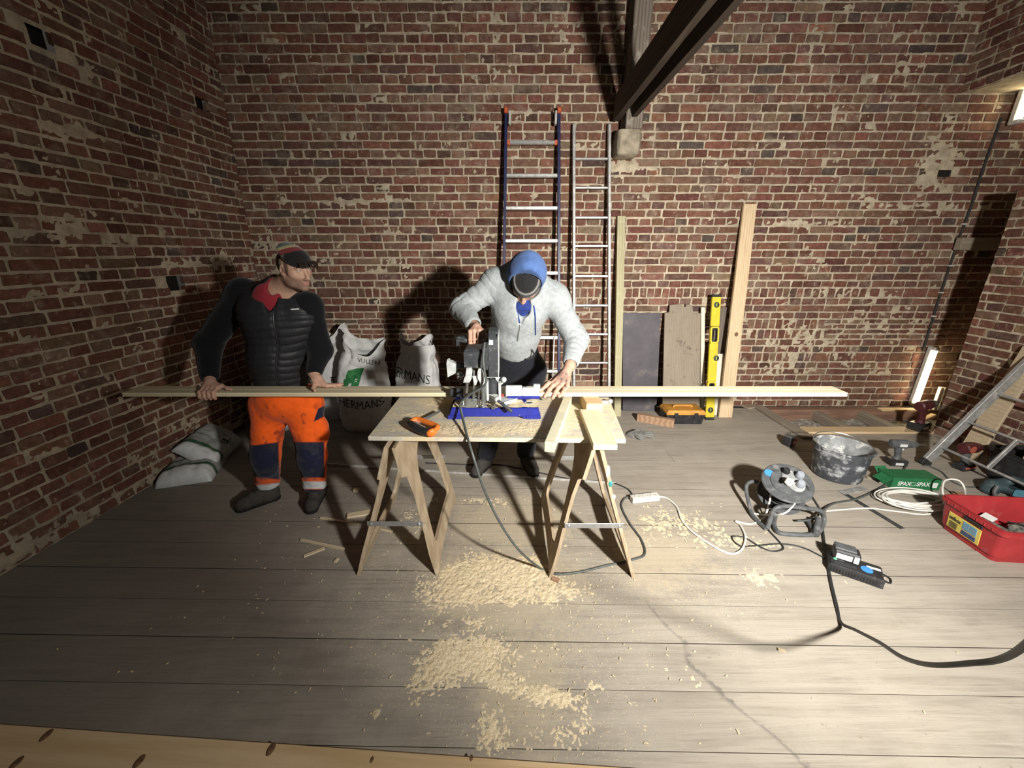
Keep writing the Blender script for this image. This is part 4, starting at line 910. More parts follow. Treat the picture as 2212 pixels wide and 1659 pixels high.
# power cord of the saw: from the motor, tied to the base, over the bench edge and along the floor
plain('cord_grey', (.085, .095, .09), .5, 0, .15, 30, dirt=(.2, .19, .17), dirt_at=(.6, .75)); plain('cord_white', (.72, .70, .64), .45, 0, .08, 30); plain('cord_black', (.03, .032, .034), .5, 0, .2, 30)
path = [aY(1047, 740, SY + .02), aY(1044, 775, SY - .005), aY(1047, 805, SY - .02), aY(1050, 825, SY - .035), aY(1040, 838, SY - .03), aY(1015, 852, SY - .025), aY(997, 868, SY - .015), aY(994, 878, SY - .02), aY(1000, 905, SY - .09), aZ(1009, 942, TZ + .010), aY(1022, 985, 1.665), aY(1043, 1050, 1.65), aY(1075, 1120, 1.65), aY(1118, 1185, 1.655), aZ(1165, 1226, .012), aZ(1200, 1240, .006), aZ(1250, 1236, .006), aZ(1310, 1222, .006), aZ(1370, 1208, .006), aZ(1393, 1196, .006), aZ(1385, 1165, .006), aZ(1360, 1130, .006), aZ(1343, 1095, .006), aZ(1348, 1078, .006), aZ(1361, 1073, .01)]
mb = MB(); mb.tube(spline(path, 7), .0062, 8); tag(mb.build('power_cord', M['cord_grey']), 'grey cord hanging from the saw to the floor and round the right trestle', 'cord')
# ------------------------------------------------------------------ people: signed-distance bodies turned into one continuous skin
class SDF:
    def __init__(s, lo, hi, h):
        s.h = h; s.lo = np.array(lo, float); s.n = np.ceil((np.array(hi) - s.lo) / h).astype(int) + 1
        s.d = np.full(s.n, .25, np.float32); s.ax = [s.lo[i] + h * np.arange(s.n[i]) for i in range(3)]
    def _sl(s, lo, hi):
        a = np.clip(np.floor((np.array(lo) - s.lo) / s.h).astype(int), 0, s.n); b = np.clip(np.ceil((np.array(hi) - s.lo) / s.h).astype(int) + 1, 0, s.n)
        if (b - a <= 0).any(): return None, None
        sl = tuple(slice(a[i], b[i]) for i in range(3)); return sl, [s.ax[0][sl[0]][:, None, None], s.ax[1][sl[1]][None, :, None], s.ax[2][sl[2]][None, None, :]]
    def _u(s, sl, e, k, sub=False):
        d = s.d[sl]
        if sub: e = -e; f = np.maximum(d, e); k and np.add(f, np.square(np.maximum(k - np.abs(d - e), 0)) / (4 * k), out=f)
        else:
            f = np.minimum(d, e)
            if k: f = f - np.square(np.maximum(k - np.abs(d - e), 0)) / (4 * k)
        s.d[sl] = f
    def cap(s, a, b, ra, rb=None, k=.02, sub=False, flat=None):
        """tapered capsule; flat=(axis, factor) squashes it along a direction"""
        rb = ra if rb is None else rb; a, b = np.array(a, float), np.array(b, float); m = max(ra, rb) * 1.3 + k + s.h * 2
        sl, g = s._sl(np.minimum(a, b) - m, np.maximum(a, b) + m)
        if sl is None: return
        ba = b - a; L2 = max(float(ba @ ba), 1e-12); pa = [g[i] - a[i] for i in range(3)]
        t = np.clip((pa[0] * ba[0] + pa[1] * ba[1] + pa[2] * ba[2]) / L2, 0, 1)
        q = [pa[i] - t * ba[i] for i in range(3)]
        if flat is not None:
            n, f = np.array(flat[0], float), flat[1]; n /= np.linalg.norm(n); dt = q[0] * n[0] + q[1] * n[1] + q[2] * n[2]; q = [q[i] + dt * n[i] * (f - 1) for i in range(3)]
        e = np.sqrt(q[0] ** 2 + q[1] ** 2 + q[2] ** 2) - (ra + (rb - ra) * t); s._u(sl, e, k, sub)
    def ell(s, c, r, R=None, k=.02, sub=False):
        c, r = np.array(c, float), np.array(r, float); m = r.max() + k + s.h * 2; sl, g = s._sl(c - m, c + m)
        if sl is None: return
        p = [g[i] - c[i] for i in range(3)]
        if R is not None: R = np.array(R); p = [p[0] * R[0, j] + p[1] * R[1, j] + p[2] * R[2, j] for j in range(3)]
        k0 = np.sqrt((p[0] / r[0]) ** 2 + (p[1] / r[1]) ** 2 + (p[2] / r[2]) ** 2); k1 = np.sqrt((p[0] / r[0] ** 2) ** 2 + (p[1] / r[1] ** 2) ** 2 + (p[2] / r[2] ** 2) ** 2)
        s._u(sl, k0 * (k0 - 1) / np.maximum(k1, 1e-6), k, sub)
    def plane(s, p, n, k=0):
        """cut away the side the normal points to"""
        p, n = np.array(p, float), np.array(n, float); n /= np.linalg.norm(n)
        e = (s.ax[0][:, None, None] - p[0]) * n[0] + (s.ax[1][None, :, None] - p[1]) * n[1] + (s.ax[2][None, None, :] - p[2]) * n[2]; s.d = np.maximum(s.d, e.astype(np.float32))
    def pts(s, lab, P, R, k=.02, **kw):
        for i in range(len(P) - 1): s.cap(P[i], P[i + 1], R[i], R[i + 1], k, **kw)
    def mesh(s):
        d = s.d; neg = d < 0; nx, ny, nz = d.shape
        c = sum(neg[i:nx - 1 + i, j:ny - 1 + j, l:nz - 1 + l].astype(np.int8) for i in (0, 1) for j in (0, 1) for l in (0, 1))
        act = np.argwhere((c > 0) & (c < 8)); vid = -np.ones((nx - 1, ny - 1, nz - 1), np.int32); vid[tuple(act.T)] = np.arange(len(act))
        acc = np.zeros((len(act), 3)); cnt = np.zeros(len(act)); cor = [(i, j, l) for i in (0, 1) for j in (0, 1) for l in (0, 1)]
        for a in cor:
            for ax in range(3):
                if a[ax]: continue
                b = list(a); b[ax] = 1; da = d[act[:, 0] + a[0], act[:, 1] + a[1], act[:, 2] + a[2]]; db = d[act[:, 0] + b[0], act[:, 1] + b[1], act[:, 2] + b[2]]
                m = (da < 0) != (db < 0); t = np.where(m, da / np.where(m, da - db, 1), 0); p = np.array(a, float)[None] + t[:, None] * (np.array(b, float) - np.array(a))[None]
                acc += p * m[:, None]; cnt += m
        V = s.lo + (act + acc / np.maximum(cnt, 1)[:, None]) * s.h; F = []
        for ax in range(3):
            o1, o2 = (ax + 1) % 3, (ax + 2) % 3; A = [slice(1, -1)] * 3; A[ax] = slice(0, -1); B = list(A); B[ax] = slice(1, None)
            na, nb = neg[tuple(A)], neg[tuple(B)]; e = np.argwhere(na != nb); 
            off = np.array([1, 1, 1]); off[ax] = 0; e0 = e + off; fl = nb[tuple(e.T)]
            q = []
            for d1, d2 in ((-1, -1), (0, -1), (0, 0), (-1, 0)):
                k = e0.copy(); k[:, o1] += d1; k[:, o2] += d2; q.append(vid[tuple(k.T)])
            q = np.stack(q, 1); q[fl] = q[fl][:, ::-1]; F.append(q)
        F = np.concatenate(F); F = F[(F >= 0).all(1)]; return V, F
def vnorm(V, F):
    n = np.cross(V[F[:, 2]] - V[F[:, 0]], V[F[:, 3]] - V[F[:, 1]]); N = np.zeros_like(V)
    for k in range(4): np.add.at(N, F[:, k], n)
    return N / np.maximum(np.linalg.norm(N, axis=1), 1e-12)[:, None]
def smooth_v(V, F, it=1, lam=.5):
    for _ in range(it):
        A = np.zeros_like(V); c = np.zeros(len(V))
        for k in range(4):
            for o in (1, 3): np.add.at(A, F[:, k], V[F[:, (k + o) % 4]]); np.add.at(c, F[:, k], 1)
        V = V + lam * (A / np.maximum(c, 1)[:, None] - V)
    return V
def sdf_part(name, S, mat, parent, base, colfn, disp=None, it=1, keep=None):
    V, F = S.mesh(); V = smooth_v(V, F, it)
    if disp is not None: N = vnorm(V, F); V = V + N * disp(V, N)[:, None]
    if keep is not None:
        m = keep(V); F = F[m[F].all(1)]; used = np.unique(F); mp = -np.ones(len(V), np.int64); mp[used] = np.arange(len(used)); V = V[used]; F = mp[F]
    N = vnorm(V, F); col = colfn(V, N) if callable(colfn) else np.tile(np.array(colfn, float), (len(V), 1))
    return np_mesh(name, V - np.array(base), F, mat, parent, col)
def lerpc(a, b, m): return np.asarray(a)[None] * (1 - m)[:, None] + np.asarray(b)[None] * m[:, None] if np.ndim(a) == 1 else a * (1 - m)[:, None] + np.asarray(b)[None] * m[:, None]
vcol('skin', .55, .12, 300, .12, 60, .35); vcol('cloth', .92, .25, 260, .15, 30, .12, .1); vcol('nylon', .55, .15, 160, .12, 40, .3); vcol('knit', .95, .5, 240, .25, 90, .1, .2); vcol('leather', .8, .35, 120, .3, 30, .2)
plain('eye_white', (.46, .42, .38), .25, 0, .03); plain('iris', (.06, .04, .025), .12, spec=.8); plain('hair', (.035, .02, .012), .6, 0, .3, 80, .4)
class Head:
    """head frame: f forward (nose), u up (crown), r to the person's left; c = centre of the skull"""
    def __init__(s, c, f, u, sc=1.0):
        s.c = np.array(c, float); f = np.array(f, float); f /= np.linalg.norm(f); u = np.array(u, float); u -= f * (u @ f); u /= np.linalg.norm(u)
        s.f, s.u, s.r = f, u, np.cross(u, f); s.R = np.stack([s.r, s.f, s.u], 1); s.s = sc
    def P(s, x, y, z): return s.c + s.R @ (np.array([x, y, z], float) * s.s)
    def L(s, V): return ((V - s.c) @ s.R) / s.s
    def carve(s, S):
        P, R, k = s.P, s.R, s.s; E = lambda c, r, kk=.02, sub=False: S.ell(P(*c), np.array(r) * k, R, kk * k, sub)
        E((0, -.008, .035), (.076, .097, .088), .02); E((0, .028, -.028), (.062, .070, .078), .03); E((0, .048, -.085), (.040, .040, .032), .03)
        E((0, .082, -.098), (.022, .018, .018), .02)                                            # chin
        for x in (-1, 1):
            E((x * .046, .045, -.012), (.024, .030, .024), .02); E((x * .050, .018, -.070), (.020, .034, .026), .025)   # cheekbone, jaw corner
            E((x * .033, .092, .016), (.018, .014, .012), .006, True)                              # eye socket
            S.cap(P(x * .014, .092, .030), P(x * .050, .078, .030), .008 * k, .006 * k, .010 * k)                          # brow
            E((x * .033, .0785, .0205), (.0155, .0135, .0085), .003); E((x * .033, .078, .0055), (.0145, .0125, .0075), .003)                                 # lids over the eyeball
            E((x * .077, -.010, .002), (.010, .020, .033), .006); E((x * .084, -.006, .004), (.006, .011, .020), .004, True)   # ear
            E((x * .011, .106, -.036), (.009, .010, .008), .006)                                   # nostril wing
        S.cap(P(0, .088, .022), P(0, .116, -.028), .009 * k, .0115 * k, .008 * k); E((0, .116, -.032), (.011, .010, .009), .006)
        E((0, .094, -.060), (.024, .012, .007), .006); E((0, .094, -.071), (.021, .011, .0075), .005); S.cap(P(-.022, .103, -.0655), P(.022, .103, -.0655), .0022 * k, .0022 * k, .003 * k, sub=True)
    def skincol(s, V, base, stub, lip):
        q = s.L(V); x, y, z = q[:, 0], q[:, 1], q[:, 2]; C = np.tile(np.array(base, float), (len(V), 1)); near = np.linalg.norm(q, axis=1) < .2
        b = sstep(-.022, -.05, z + .35 * np.maximum(0, .05 - y)) * sstep(-.06, .0, y) * near; mo = sstep(.024, .010, np.abs(x)) * sstep(-.052, -.045, z) * 0
        b = np.maximum(b, sstep(.03, .02, np.abs(x)) * sstep(-.040, -.046, z) * sstep(-.06, -.054, z) * (y > .06) * near * .9)
        C = lerpc(C, stub, np.clip(b * (.45 + .4 * vnoise(V * 400, 3)), 0, 1))
        sb = sstep(.058, .066, np.abs(x)) * sstep(.004, .010, y) * sstep(.040, .030, y) * sstep(-.030, -.012, z) * (z < .06); C = lerpc(C, (.05, .03, .02), np.clip(sb * (.55 + .5 * vnoise(V * 350, 9)), 0, 1))
        l = sstep(.026, .020, np.abs(x)) * sstep(.0135, .009, np.abs(z + .0655)) * (y > .088) * near; C = lerpc(C, lip, l * .8)
        return C
    def eyes(s, parent, base):
        for x in (-1, 1):
            mb = MB(); c = s.P(x * .033, .0800, .0125) - base; mb.ball(c, .0112 * s.s, 14); mb.build('eye', M['eye_white'], parent)
            mb = MB(); c = s.P(x * .033 + .002, .0882, .0115) - base; mb.ball(c, .0044 * s.s, 10); mb.build('iris', M['iris'], parent)
            mb = MB(); pts = [s.P(x * t, y, z) - base for t, y, z in ((.014, .1015, .031), (.028, .0985, .036), (.042, .089, .035), (.052, .078, .028))]; mb.tube(spline(pts, 4), [.0022] + [.0034] * 10 + [.0022] * 2, 6); mb.build('eyebrow', M['hair'], parent)
def finger(S, pts, r0=.0092, r1=.0072, k=.005):
    n = len(pts) - 1
    for i in range(n): S.cap(pts[i], pts[i + 1], r0 + (r1 - r0) * i / n, r0 + (r1 - r0) * (i + 1) / n, k)
    for p in pts[1:-1]: S.ell(p, (r0 * 1.06,) * 3, None, .004)
def nails(parent, base, tips):
    for p, d, n in tips:
        mb = MB(); x, y, z = frame(d, n); R = Matrix((x, y, z)).transposed(); mb.ball(Vector(p) - Vector(base), (.0052, .0016, .0066), 10, R); mb.build('nail', M['nail'], parent)
plain('nail', (.62, .43, .36), .35)
V3 = lambda p: np.array([p[0], p[1], p[2]], float)
Y_ = lambda x, y, Y: V3(aY(x, y, Y))
SKIN = (.50, .30, .215)
# ---------------------------------------------------------------- man on the left: vest and orange trousers
BYM = 2.44
b1 = np.array([-1.45, BYM, 0.0])
man = {}
hd = Head(Y_(637, 581, 2.30), (.86, -.46, -.22), (-.28, .06, .95), .90)
neck = Y_(603, 632, 2.40); chest = Y_(603, 692, 2.40); belly = Y_(604, 770, 2.42); pel = Y_(612, 850, 2.45)
shL, shR = Y_(526, 636, 2.42), Y_(664, 664, 2.38); elL, elR = Y_(450, 742, 2.44), Y_(691, 757, 2.42); wrL, wrR = Y_(453, 819, 2.255), Y_(677, 806, 2.27)
hpL, hpR = Y_(583, 872, 2.45), Y_(655, 872, 2.45); knL, knR = Y_(574, 985, 2.36), Y_(674, 985, 2.38); anL, anR = Y_(582, 1056, 2.46), Y_(683, 1066, 2.44)
S = SDF((-2.06, 1.95, .0), (-1.0, 2.72, 1.80), .0045)
hd.carve(S)
S.cap(hd.P(0, -.035, -.06), neck, .056, .066, .04); S.cap(neck, chest, .07, .11, .06); S.cap(chest, belly, .125, .125, .06); S.cap(belly, pel, .125, .115, .06)
S.cap(neck, shL, .055, .058, .05); S.cap(neck, shR, .055, .058, .05); S.cap(shL, elL, .05, .042, .03); S.cap(elL, wrL, .042, .029, .02); S.cap(shR, elR, .05, .042, .03); S.cap(elR, wrR, .042, .029, .02)
for a, b, c in ((hpL, knL, anL), (hpR, knR, anR)): S.cap(pel, a, .10, .085, .05); S.cap(a, b, .075, .055, .04); S.cap(b, c, .05, .036, .03)
# his right hand: wraps the plank's front edge near its end
yF, zT = PY0, PZ
kn = [Y_(x, y, yF + .028) for x, y in ((440, 836), (449, 834), (459, 834), (469, 836))]
for p in kn: p[2] = zT + .020
pm = (wrL + np.mean(kn, 0)) / 2 + np.array([0, 0, .004])
for q in kn: S.cap(wrL * .55 + pm * .45, q, .022, .0140, .012)
S.cap(wrL, pm, .027, .024, .015)
tips1 = []
for i, p in enumerate(kn):
    x = p[0]; L = (.9, 1, 1, .95)[i]; pts = [p, np.array([x - .002, yF - .008, zT + .006 * L]), np.array([x - .001, yF - .013, zT - .018]), np.array([x, yF - .006, zT - .034 * L])]
    finger(S, pts, .0122, .0096); tips1.append((pts[-1] + np.array([0, -.0075, .002]), (0, .2, -1), (0, -1, 0)))
th = [wrL + np.array([.022, -.015, -.012]), Y_(478, 828, yF + .045), Y_(491, 835, yF + .036), Y_(499, 840, yF + .030)]
for i in (1, 2, 3): th[i][2] = zT + (.026, .015, .0095)[i - 1]
finger(S, th, .0125, .0088, .008)
# his left hand rests on the plank: thumb in front, fingers over the top and back edge
kn2 = [Y_(x, y, PY0 + .070) for x, y in ((682, 822), (690, 822), (698, 824), (705, 827))]
for i, p in enumerate(kn2): p[2] = zT + .026 - i * .002
pm2 = (wrR + np.mean(kn2, 0)) / 2 + np.array([0, 0, .004])
for q in kn2: S.cap(wrR * .5 + pm2 * .5, q, .019, .0115, .012)
S.cap(wrR, pm2, .026, .023, .015)
for i, p in enumerate(kn2):
    e = np.array([.030 + i * .004, .020, -.006]); pts = [p, p + e * .8, np.array([p[0] + .048 + .002 * i, p[1] + .05, zT + .0085]), np.array([p[0] + .060, p[1] + .072, zT + .004])]
    finger(S, pts, .0115, .0090)
th2 = [wrR + np.array([.002, -.022, -.016]), Y_(679, 829, PY0 + .05), Y_(677, 838, PY0 + .030), Y_(680, 845, PY0 + .012)]
for i, z in ((1, .032), (2, .018), (3, .0085)): th2[i][2] = zT + z
finger(S, th2, .0125, .0090, .008)
def c1(V, N):
    C = hd.skincol(V, SKIN, (.13, .085, .062), (.42, .20, .16)); low = V[:, 2] < 1.2
    C = lerpc(C, (.53, .29, .22), low * sstep(.4, .7, vnoise(V * 90, 7)) * .5); return C
p1 = sdf_part('person', S, M['skin'], None, b1, c1); p1.location = b1
tag(p1, 'man in striped knit hat, black quilted vest and orange trousers holding the plank', 'person')
hd.eyes(p1, b1); nails(p1, b1, tips1)
# knit hat
S = SDF(hd.c - .2, hd.c + .22, .004)
tl = hd.P(0, -.03, .072); S.ell(hd.P(0, -.012, .046), np.array([.089, .109, .086]) * .95, hd.R, .01); S.ell(hd.P(.005, -.078, .072), (.070, .070, .054), hd.R, .04)
S.plane(hd.P(0, .085, .032), -(hd.R @ np.array([0, .58, 1.0])))
def hatcol(V, N):
    q = hd.L(V); h = q[:, 2] + .26 * (q[:, 1] - .085) ; C = np.tile(np.array([.016, .015, .015]), (len(V), 1)); h2 = (q[:, 2] - .62 * q[:, 1]) / 1.18
    C = lerpc(C, (.20, .028, .030), sstep(.074, .077, h2)); C = lerpc(C, (.44, .36, .15), sstep(.105, .108, h2)); C = lerpc(C, (.06, .13, .12), sstep(.124, .127, h2)); C = lerpc(C, (.015, .015, .015), sstep(.137, .139, h2))
    C = lerpc(C, (.014, .014, .014), sstep(-.050, -.056, q[:, 1] + .25 * q[:, 2]) * (h2 < .125))
    an = np.arctan2(q[:, 1], -q[:, 0]); b = q[:, 2] + .58 * (q[:, 1] - .085) - .032; st = (np.abs(np.sin(an * 34)) > .45) & (np.abs(np.sin(b * 190 + 2 * np.floor(an * 34 / 3.1416))) > .3)
    return lerpc(C, (.30, .30, .25), st * (q[:, 0] < 0) * (h2 < .072) * sstep(.006, .009, b) * sstep(.034, .031, b) * (an < .25) * (an > -.85) * .8)
hat = sdf_part('beanie', S, M['knit'], p1, b1, hatcol, lambda V, N: .0007 * np.sin(np.arctan2(hd.L(V)[:, 0], hd.L(V)[:, 1]) * 48))
# zip collar, hair
R = random.Random(5)
for k in range(26):
    mb = MB(); x = R.uniform(-.045, .062); a = hd.P(x, .095, .062); m1 = hd.P(x * 1.1 + .004, .120, .050 + R.uniform(-.004, .004)); e_ = hd.P(x * 1.15 + R.uniform(.0, .016), .108 + R.uniform(-.004, .012), .022 + R.uniform(-.016, .012)) if x > .0 else hd.P(x * 1.1, .108, .046)
    mb.tube([Vector(p) - Vector(b1) for p in spline([a, m1, e_], 4)], [.0035, .0038, .004, .004, .0036, .003, .0022, .0015, .0008], 5); mb.build('hair_lock', M['hair'], p1)
S = SDF(hd.c - .2, hd.c + .2, .005); S.ell(hd.P(0, -.016, .028), (.0740, .0910, .080), hd.R, .01); S.plane(hd.P(0, -.022, 0), hd.R @ np.array([0, 1., .1])); S.plane(hd.P(0, -.06, -.052), hd.R @ np.array([0, -.25, -1.]))
vcol('hair_mass', .6, .4, 150, .4, 120, .4); sdf_part('hair', S, M['hair_mass'], p1, b1, (.032, .019, .012), lambda V, N: .004 * (fbm(V * np.array([1, 1, .35]), 90, 5, 2) - .5))
# red hooded sweatshirt showing at the collar
S = SDF(neck - .26, neck + .26, .0055); ud = (hd.P(0, -.035, -.06) - neck); ud /= np.linalg.norm(ud)
S.cap(neck - ud * .07, neck + ud * .015, .108, .088, .03); S.cap(neck + np.array([-.065, .02, -.01]), neck + np.array([-.075, .03, .030]), .05, .042, .04); S.ell(chest + np.array([.0, -.09, .12]), (.08, .05, .10), None, .03)
S.cap(neck + ud * .0, neck + ud * .12, .064, .072, .0, sub=True); S.ell(neck + np.array([.02, -.085, .04]), (.030, .06, .05), None, .01, True)
sdf_part('collar', S, M['cloth'], p1, b1, (.24, .022, .032))
# black sleeves
S = SDF((-2.10, 2.05, .80), (-1.02, 2.75, 1.60), .0065)
S.cap(neck * .5 + shL * .5 + np.array([0, 0, -.03]), shL, .075, .088, .06); S.cap(neck * .5 + shR * .5 + np.array([0, 0, -.03]), shR, .07, .085, .06); S.cap(shL, elL, .088, .074, .04); S.cap(elL, wrL + (elL - wrL) * .12, .076, .050, .03); S.cap(shR, elR, .082, .070, .04); S.cap(elR, wrR + (elR - wrR) * .12, .073, .047, .03)
for w, e in ((wrL, elL), (wrR, elR)): d_ = (e - w) / np.linalg.norm(e - w); S.plane; S.cap(w + d_ * .028, w + d_ * .05, .045, .046, .01)
S.cap(chest, belly, .14, .13, .06)
def wr1(V, N): return .007 * (fbm(V * np.array([1, 1, 1.6]), 14, 4, 3) - .5) + .002 * (fbm(V, 60, 5, 2) - .5)
sdf_part('sleeves', S, M['cloth'], p1, b1, (.0065, .007, .009), wr1)
# quilted vest
S = SDF((-1.95, 2.15, .84), (-1.02, 2.72, 1.60), .0060)
S.cap(chest, belly, .165, .162, .07); S.cap(belly, pel + np.array([0, 0, .01]), .165, .152, .06); S.cap(chest + np.array([-.06, 0, .05]), chest + np.array([.07, 0, .03]), .15, .14, .08)
S.cap(shL + np.array([.045, 0, .0]), chest + np.array([-.05, 0, .0]), .075, .14, .06); S.cap(shR + np.array([-.035, 0, .0]), chest + np.array([.05, 0, .0]), .078, .14, .06); S.cap(shR + np.array([-.018, -.03, -.05]), belly + np.array([.07, -.01, .04]), .074, .105, .06); S.cap(neck - ud * .06, neck + ud * .012, .115, .098, .035)
S.cap(neck - ud * .06, neck + ud * .15, .080, .098, .0, sub=True); S.ell(neck + np.array([.012, -.13, -.010]), (.030, .10, .085), None, .012, True); S.plane(pel + np.array([0, 0, -.010]), (.03, 0, -1))
cx = lambda z: np.interp(z, [.85, 1.0, 1.2, 1.42], [Y_(597, 825, 2.30)[0], Y_(598, 770, 2.29)[0], Y_(597, 690, 2.27)[0], Y_(598, 640, 2.30)[0]])
def quilt(V, N):
    ph = (V[:, 2] + .05 * (fbm(V, 5, 3, 2) - .5) + .02 * np.abs(V[:, 0] - cx(V[:, 2]))) / .044
    q = np.abs(np.sin(math.pi * ph)) ** .55; z = np.exp(-((V[:, 0] - cx(V[:, 2])) / .010) ** 2) * (N[:, 1] < 0)
    m = sstep(1.38, 1.33, V[:, 2]); return (q - .7) * .0085 * m * (1 - z) - .004 * z + .004 * (fbm(V * np.array([1, 1, .5]), 30, 8, 3) - .5)
vest = sdf_part('vest', S, M['nylon'], p1, b1, (.019, .020, .023), quilt)
mb = MB(); pts = [np.array([cx(z), 0, z]) for z in np.linspace(.875, 1.385, 16)]
bv = BVHTree.FromPolygons([tuple(v.co) for v in vest.data.vertices], [tuple(p.vertices) for p in vest.data.polygons])
def on(bv, x, z, base, off=.002, y0=1.0):
    h = bv.ray_cast(Vector((x - base[0], y0 - base[1], z - base[2])), Vector((0, 1, 0))); return (h[0] + Vector((0, -off, 0)), h[1]) if h[0] is not None else (None, None)
pp = [on(bv, p[0], p[2], b1)[0] for p in pts]; pp = [p for p in pp if p is not None]
mb.tube(pp, .0034, 6); mb.build('zip', M['black_plastic'], p1)
q = Y_(637, 668, 2.27); pl, nl = on(bv, q[0], q[2], b1, .003)
if pl: mb = MB(); mb.box(pl, (.046, .003, .009), .001, (0, -.08, 0.1)); mb.build('logo_tag', M['label_white'], vest)
# trousers
S = SDF((-2.02, 2.15, .10), (-1.02, 2.72, 1.0), .0060)
S.cap(pel + np.array([0, 0, .03]), pel + np.array([0, 0, -.03]), .155, .16, .05)
for a, b, c, s_ in ((hpL, knL, anL, -1), (hpR, knR, anR, 1)): S.cap(pel + np.array([s_ * .05, 0, -.02]), a, .13, .118, .05); S.cap(a, b, .112, .090, .04); S.cap(b, c + np.array([0, 0, .045]), .088, .074, .03)
S.cap(knL + np.array([.0, -.035, .03]), knL + np.array([.0, -.02, -.08]), .06, .055, .04); S.cap(knR + np.array([.0, -.03, .03]), knR + np.array([.0, -.02, -.08]), .06, .055, .04)
S.ell(Y_(695, 932, 2.42), (.042, .065, .085), None, .04); S.plane(pel + np.array([0, 0, .04]), (0, 0, 1))
zK0, zK1, zK2 = .19, .47, .135
def legz(V): return V[:, 2]
def tcol(V, N):
    X, Y = to_px(V); C = np.tile(np.array([.90, .125, .015]), (len(V), 1)); z = Y + (X - 575) * .06 * (X < 632)
    n = fbm(V, 25, 6, 3); C = lerpc(C, (.30, .05, .02), sstep(.60, .72, fbm(V * np.array([1.6, 1, 1]), 22, 21, 4)) * sstep(850, 900, Y) * .8)
    left = X < 632; k0, k1 = np.where(left, 962 - (X - 545) * .12, 955), np.where(left, 1030 + (X - 545) * .10, 1032); sidem = np.where(left, X < 601, X > 638) & (np.where(left, X, 690 - X * 0) < 999)
    nav = sstep(-1.5, 1.5, Y - k0) * sstep(1.5, -1.5, Y - k1) * np.where(left, sstep(603, 600, X - (Y - 960) * .035), sstep(702, 699, X)); C = lerpc(C, (.014, .016, .038), nav)
    C = lerpc(C, (.035, .036, .045), nav * sstep(.5, .7, n) * .7)
    r0, r1 = np.where(left, 1046 - (X - 575) * .10, 1040), np.where(left, 1062 - (X - 575) * .05, 1056); C = lerpc(C, (.55, .56, .57), sstep(-1.5, 1.5, Y - r0) * sstep(1.5, -1.5, Y - r1))
    C = lerpc(C, (.02, .02, .03), sstep(-1, 1, Y - r1 - 1)); pk = sstep(682, 684, X + (Y - 895) * .35) * sstep(-1, 1, Y - 881 + (X - 690) * .4) * sstep(1, -1, Y - 905 + (X - 690) * .5); return lerpc(C, (.016, .019, .04), pk * (N[:, 1] < .3))
def twr(V, N):
    a = .018 * (fbm(V * np.array([1, 1, .6]), 11, 14, 3) - .5); k = np.exp(-((V[:, 2] - .50) / .09) ** 2) + np.exp(-((V[:, 2] - .16) / .05) ** 2); return a + k * .020 * (fbm(V * np.array([.5, .5, 2.2]), 16, 19, 3) - .5)
sdf_part('trousers', S, M['cloth'], p1, b1, tcol, twr)
mb = MB(); pp = []
for i in range(5):
    rr_ = []
    for (x, y, dy) in ((548, 925 + 9 * i, -.01), (560, 922 + 9 * i, -.035), (561, 922 + 9 * i, -.028), (549, 926 + 9 * i, .0)): p_ = Y_(x - i * .8, y, 2.36 + dy) - b1; rr_.append(Vector(p_) + Vector((0, -.008 * math.sin(i * 1.3), 0)))
    pp.append(rr_)
mb.loft(pp); plain('orange_cloth', (.80, .11, .014), .9, 0, .12, 30, .2); mb.build('tool_pocket', M['orange_cloth'], p1)
def boot(parent, base, ankle, toe, heel, col, wd=.050):
    S = SDF(np.minimum(np.minimum(ankle, toe), heel) - .13, np.maximum(np.maximum(ankle, toe), heel) + .16, .005); S.lo[2] += 0
    d = toe - heel; d[2] = 0; L = np.linalg.norm(d); d /= L; h0 = heel.copy(); h0[2] = 0
    up = lambda t, z: h0 + d * (L * t) + np.array([0, 0, z])
    S.cap(up(.10, .055), up(.88, .045), wd * .86, wd * .92, .02); S.cap(up(.88, .040), up(.97, .034), wd * .85, wd * .62, .02); S.cap(up(.22, .06), up(.60, .075), wd, wd * .8, .03)
    S.cap(up(.17, .06), ankle + np.array([0, 0, .06]), wd * 1.0, .056, .03); S.plane((0, 0, .022), (0, 0, -1))
    bt = sdf_part('boot', S, M['leather'], parent, base, col, lambda V, N: (.006 * (fbm(V, 26, 3, 3) - .5) - .004 * np.exp(-(((V - h0) @ d / L - .74) / .012) ** 2)))
    S = SDF(np.minimum(toe, heel) - .11, np.maximum(toe, heel) + .11, .005); S.cap(up(.09, .018), up(.45, .018), wd * .84, wd * .74, .02); S.cap(up(.45, .018), up(.93, .018), wd * .76, wd * .86, .02); S.plane((0, 0, .026), (0, 0, 1)); S.plane((0, 0, .001), (0, 0, -1))
    sdf_part('sole', S, M['leather'], parent, base, (.012, .012, .012))
    mb = MB(); n = np.array([-d[1], d[0], 0])
    for k in range(5):
        t = .40 + .075 * k; z = .146 - .017 * k; a, b = up(t, z) + n * .026, up(t + .02, z + .001) - n * .026; m = (a + b) / 2 + np.array([0, 0, .010]); mb.tube([Vector(p - base) for p in (a, m, b)], .003, 5)
    mb.build('laces', M['black_rubber'], bt)
tL, hL = V3(aZ(519, 1104)), V3(aZ(600, 1076)); boot(p1, b1, anL, tL, hL, (.050, .045, .040))
tR, hR = V3(aZ(672, 1108)), V3(aZ(694, 1066)); boot(p1, b1, anR, tR, hR, (.040, .036, .034))
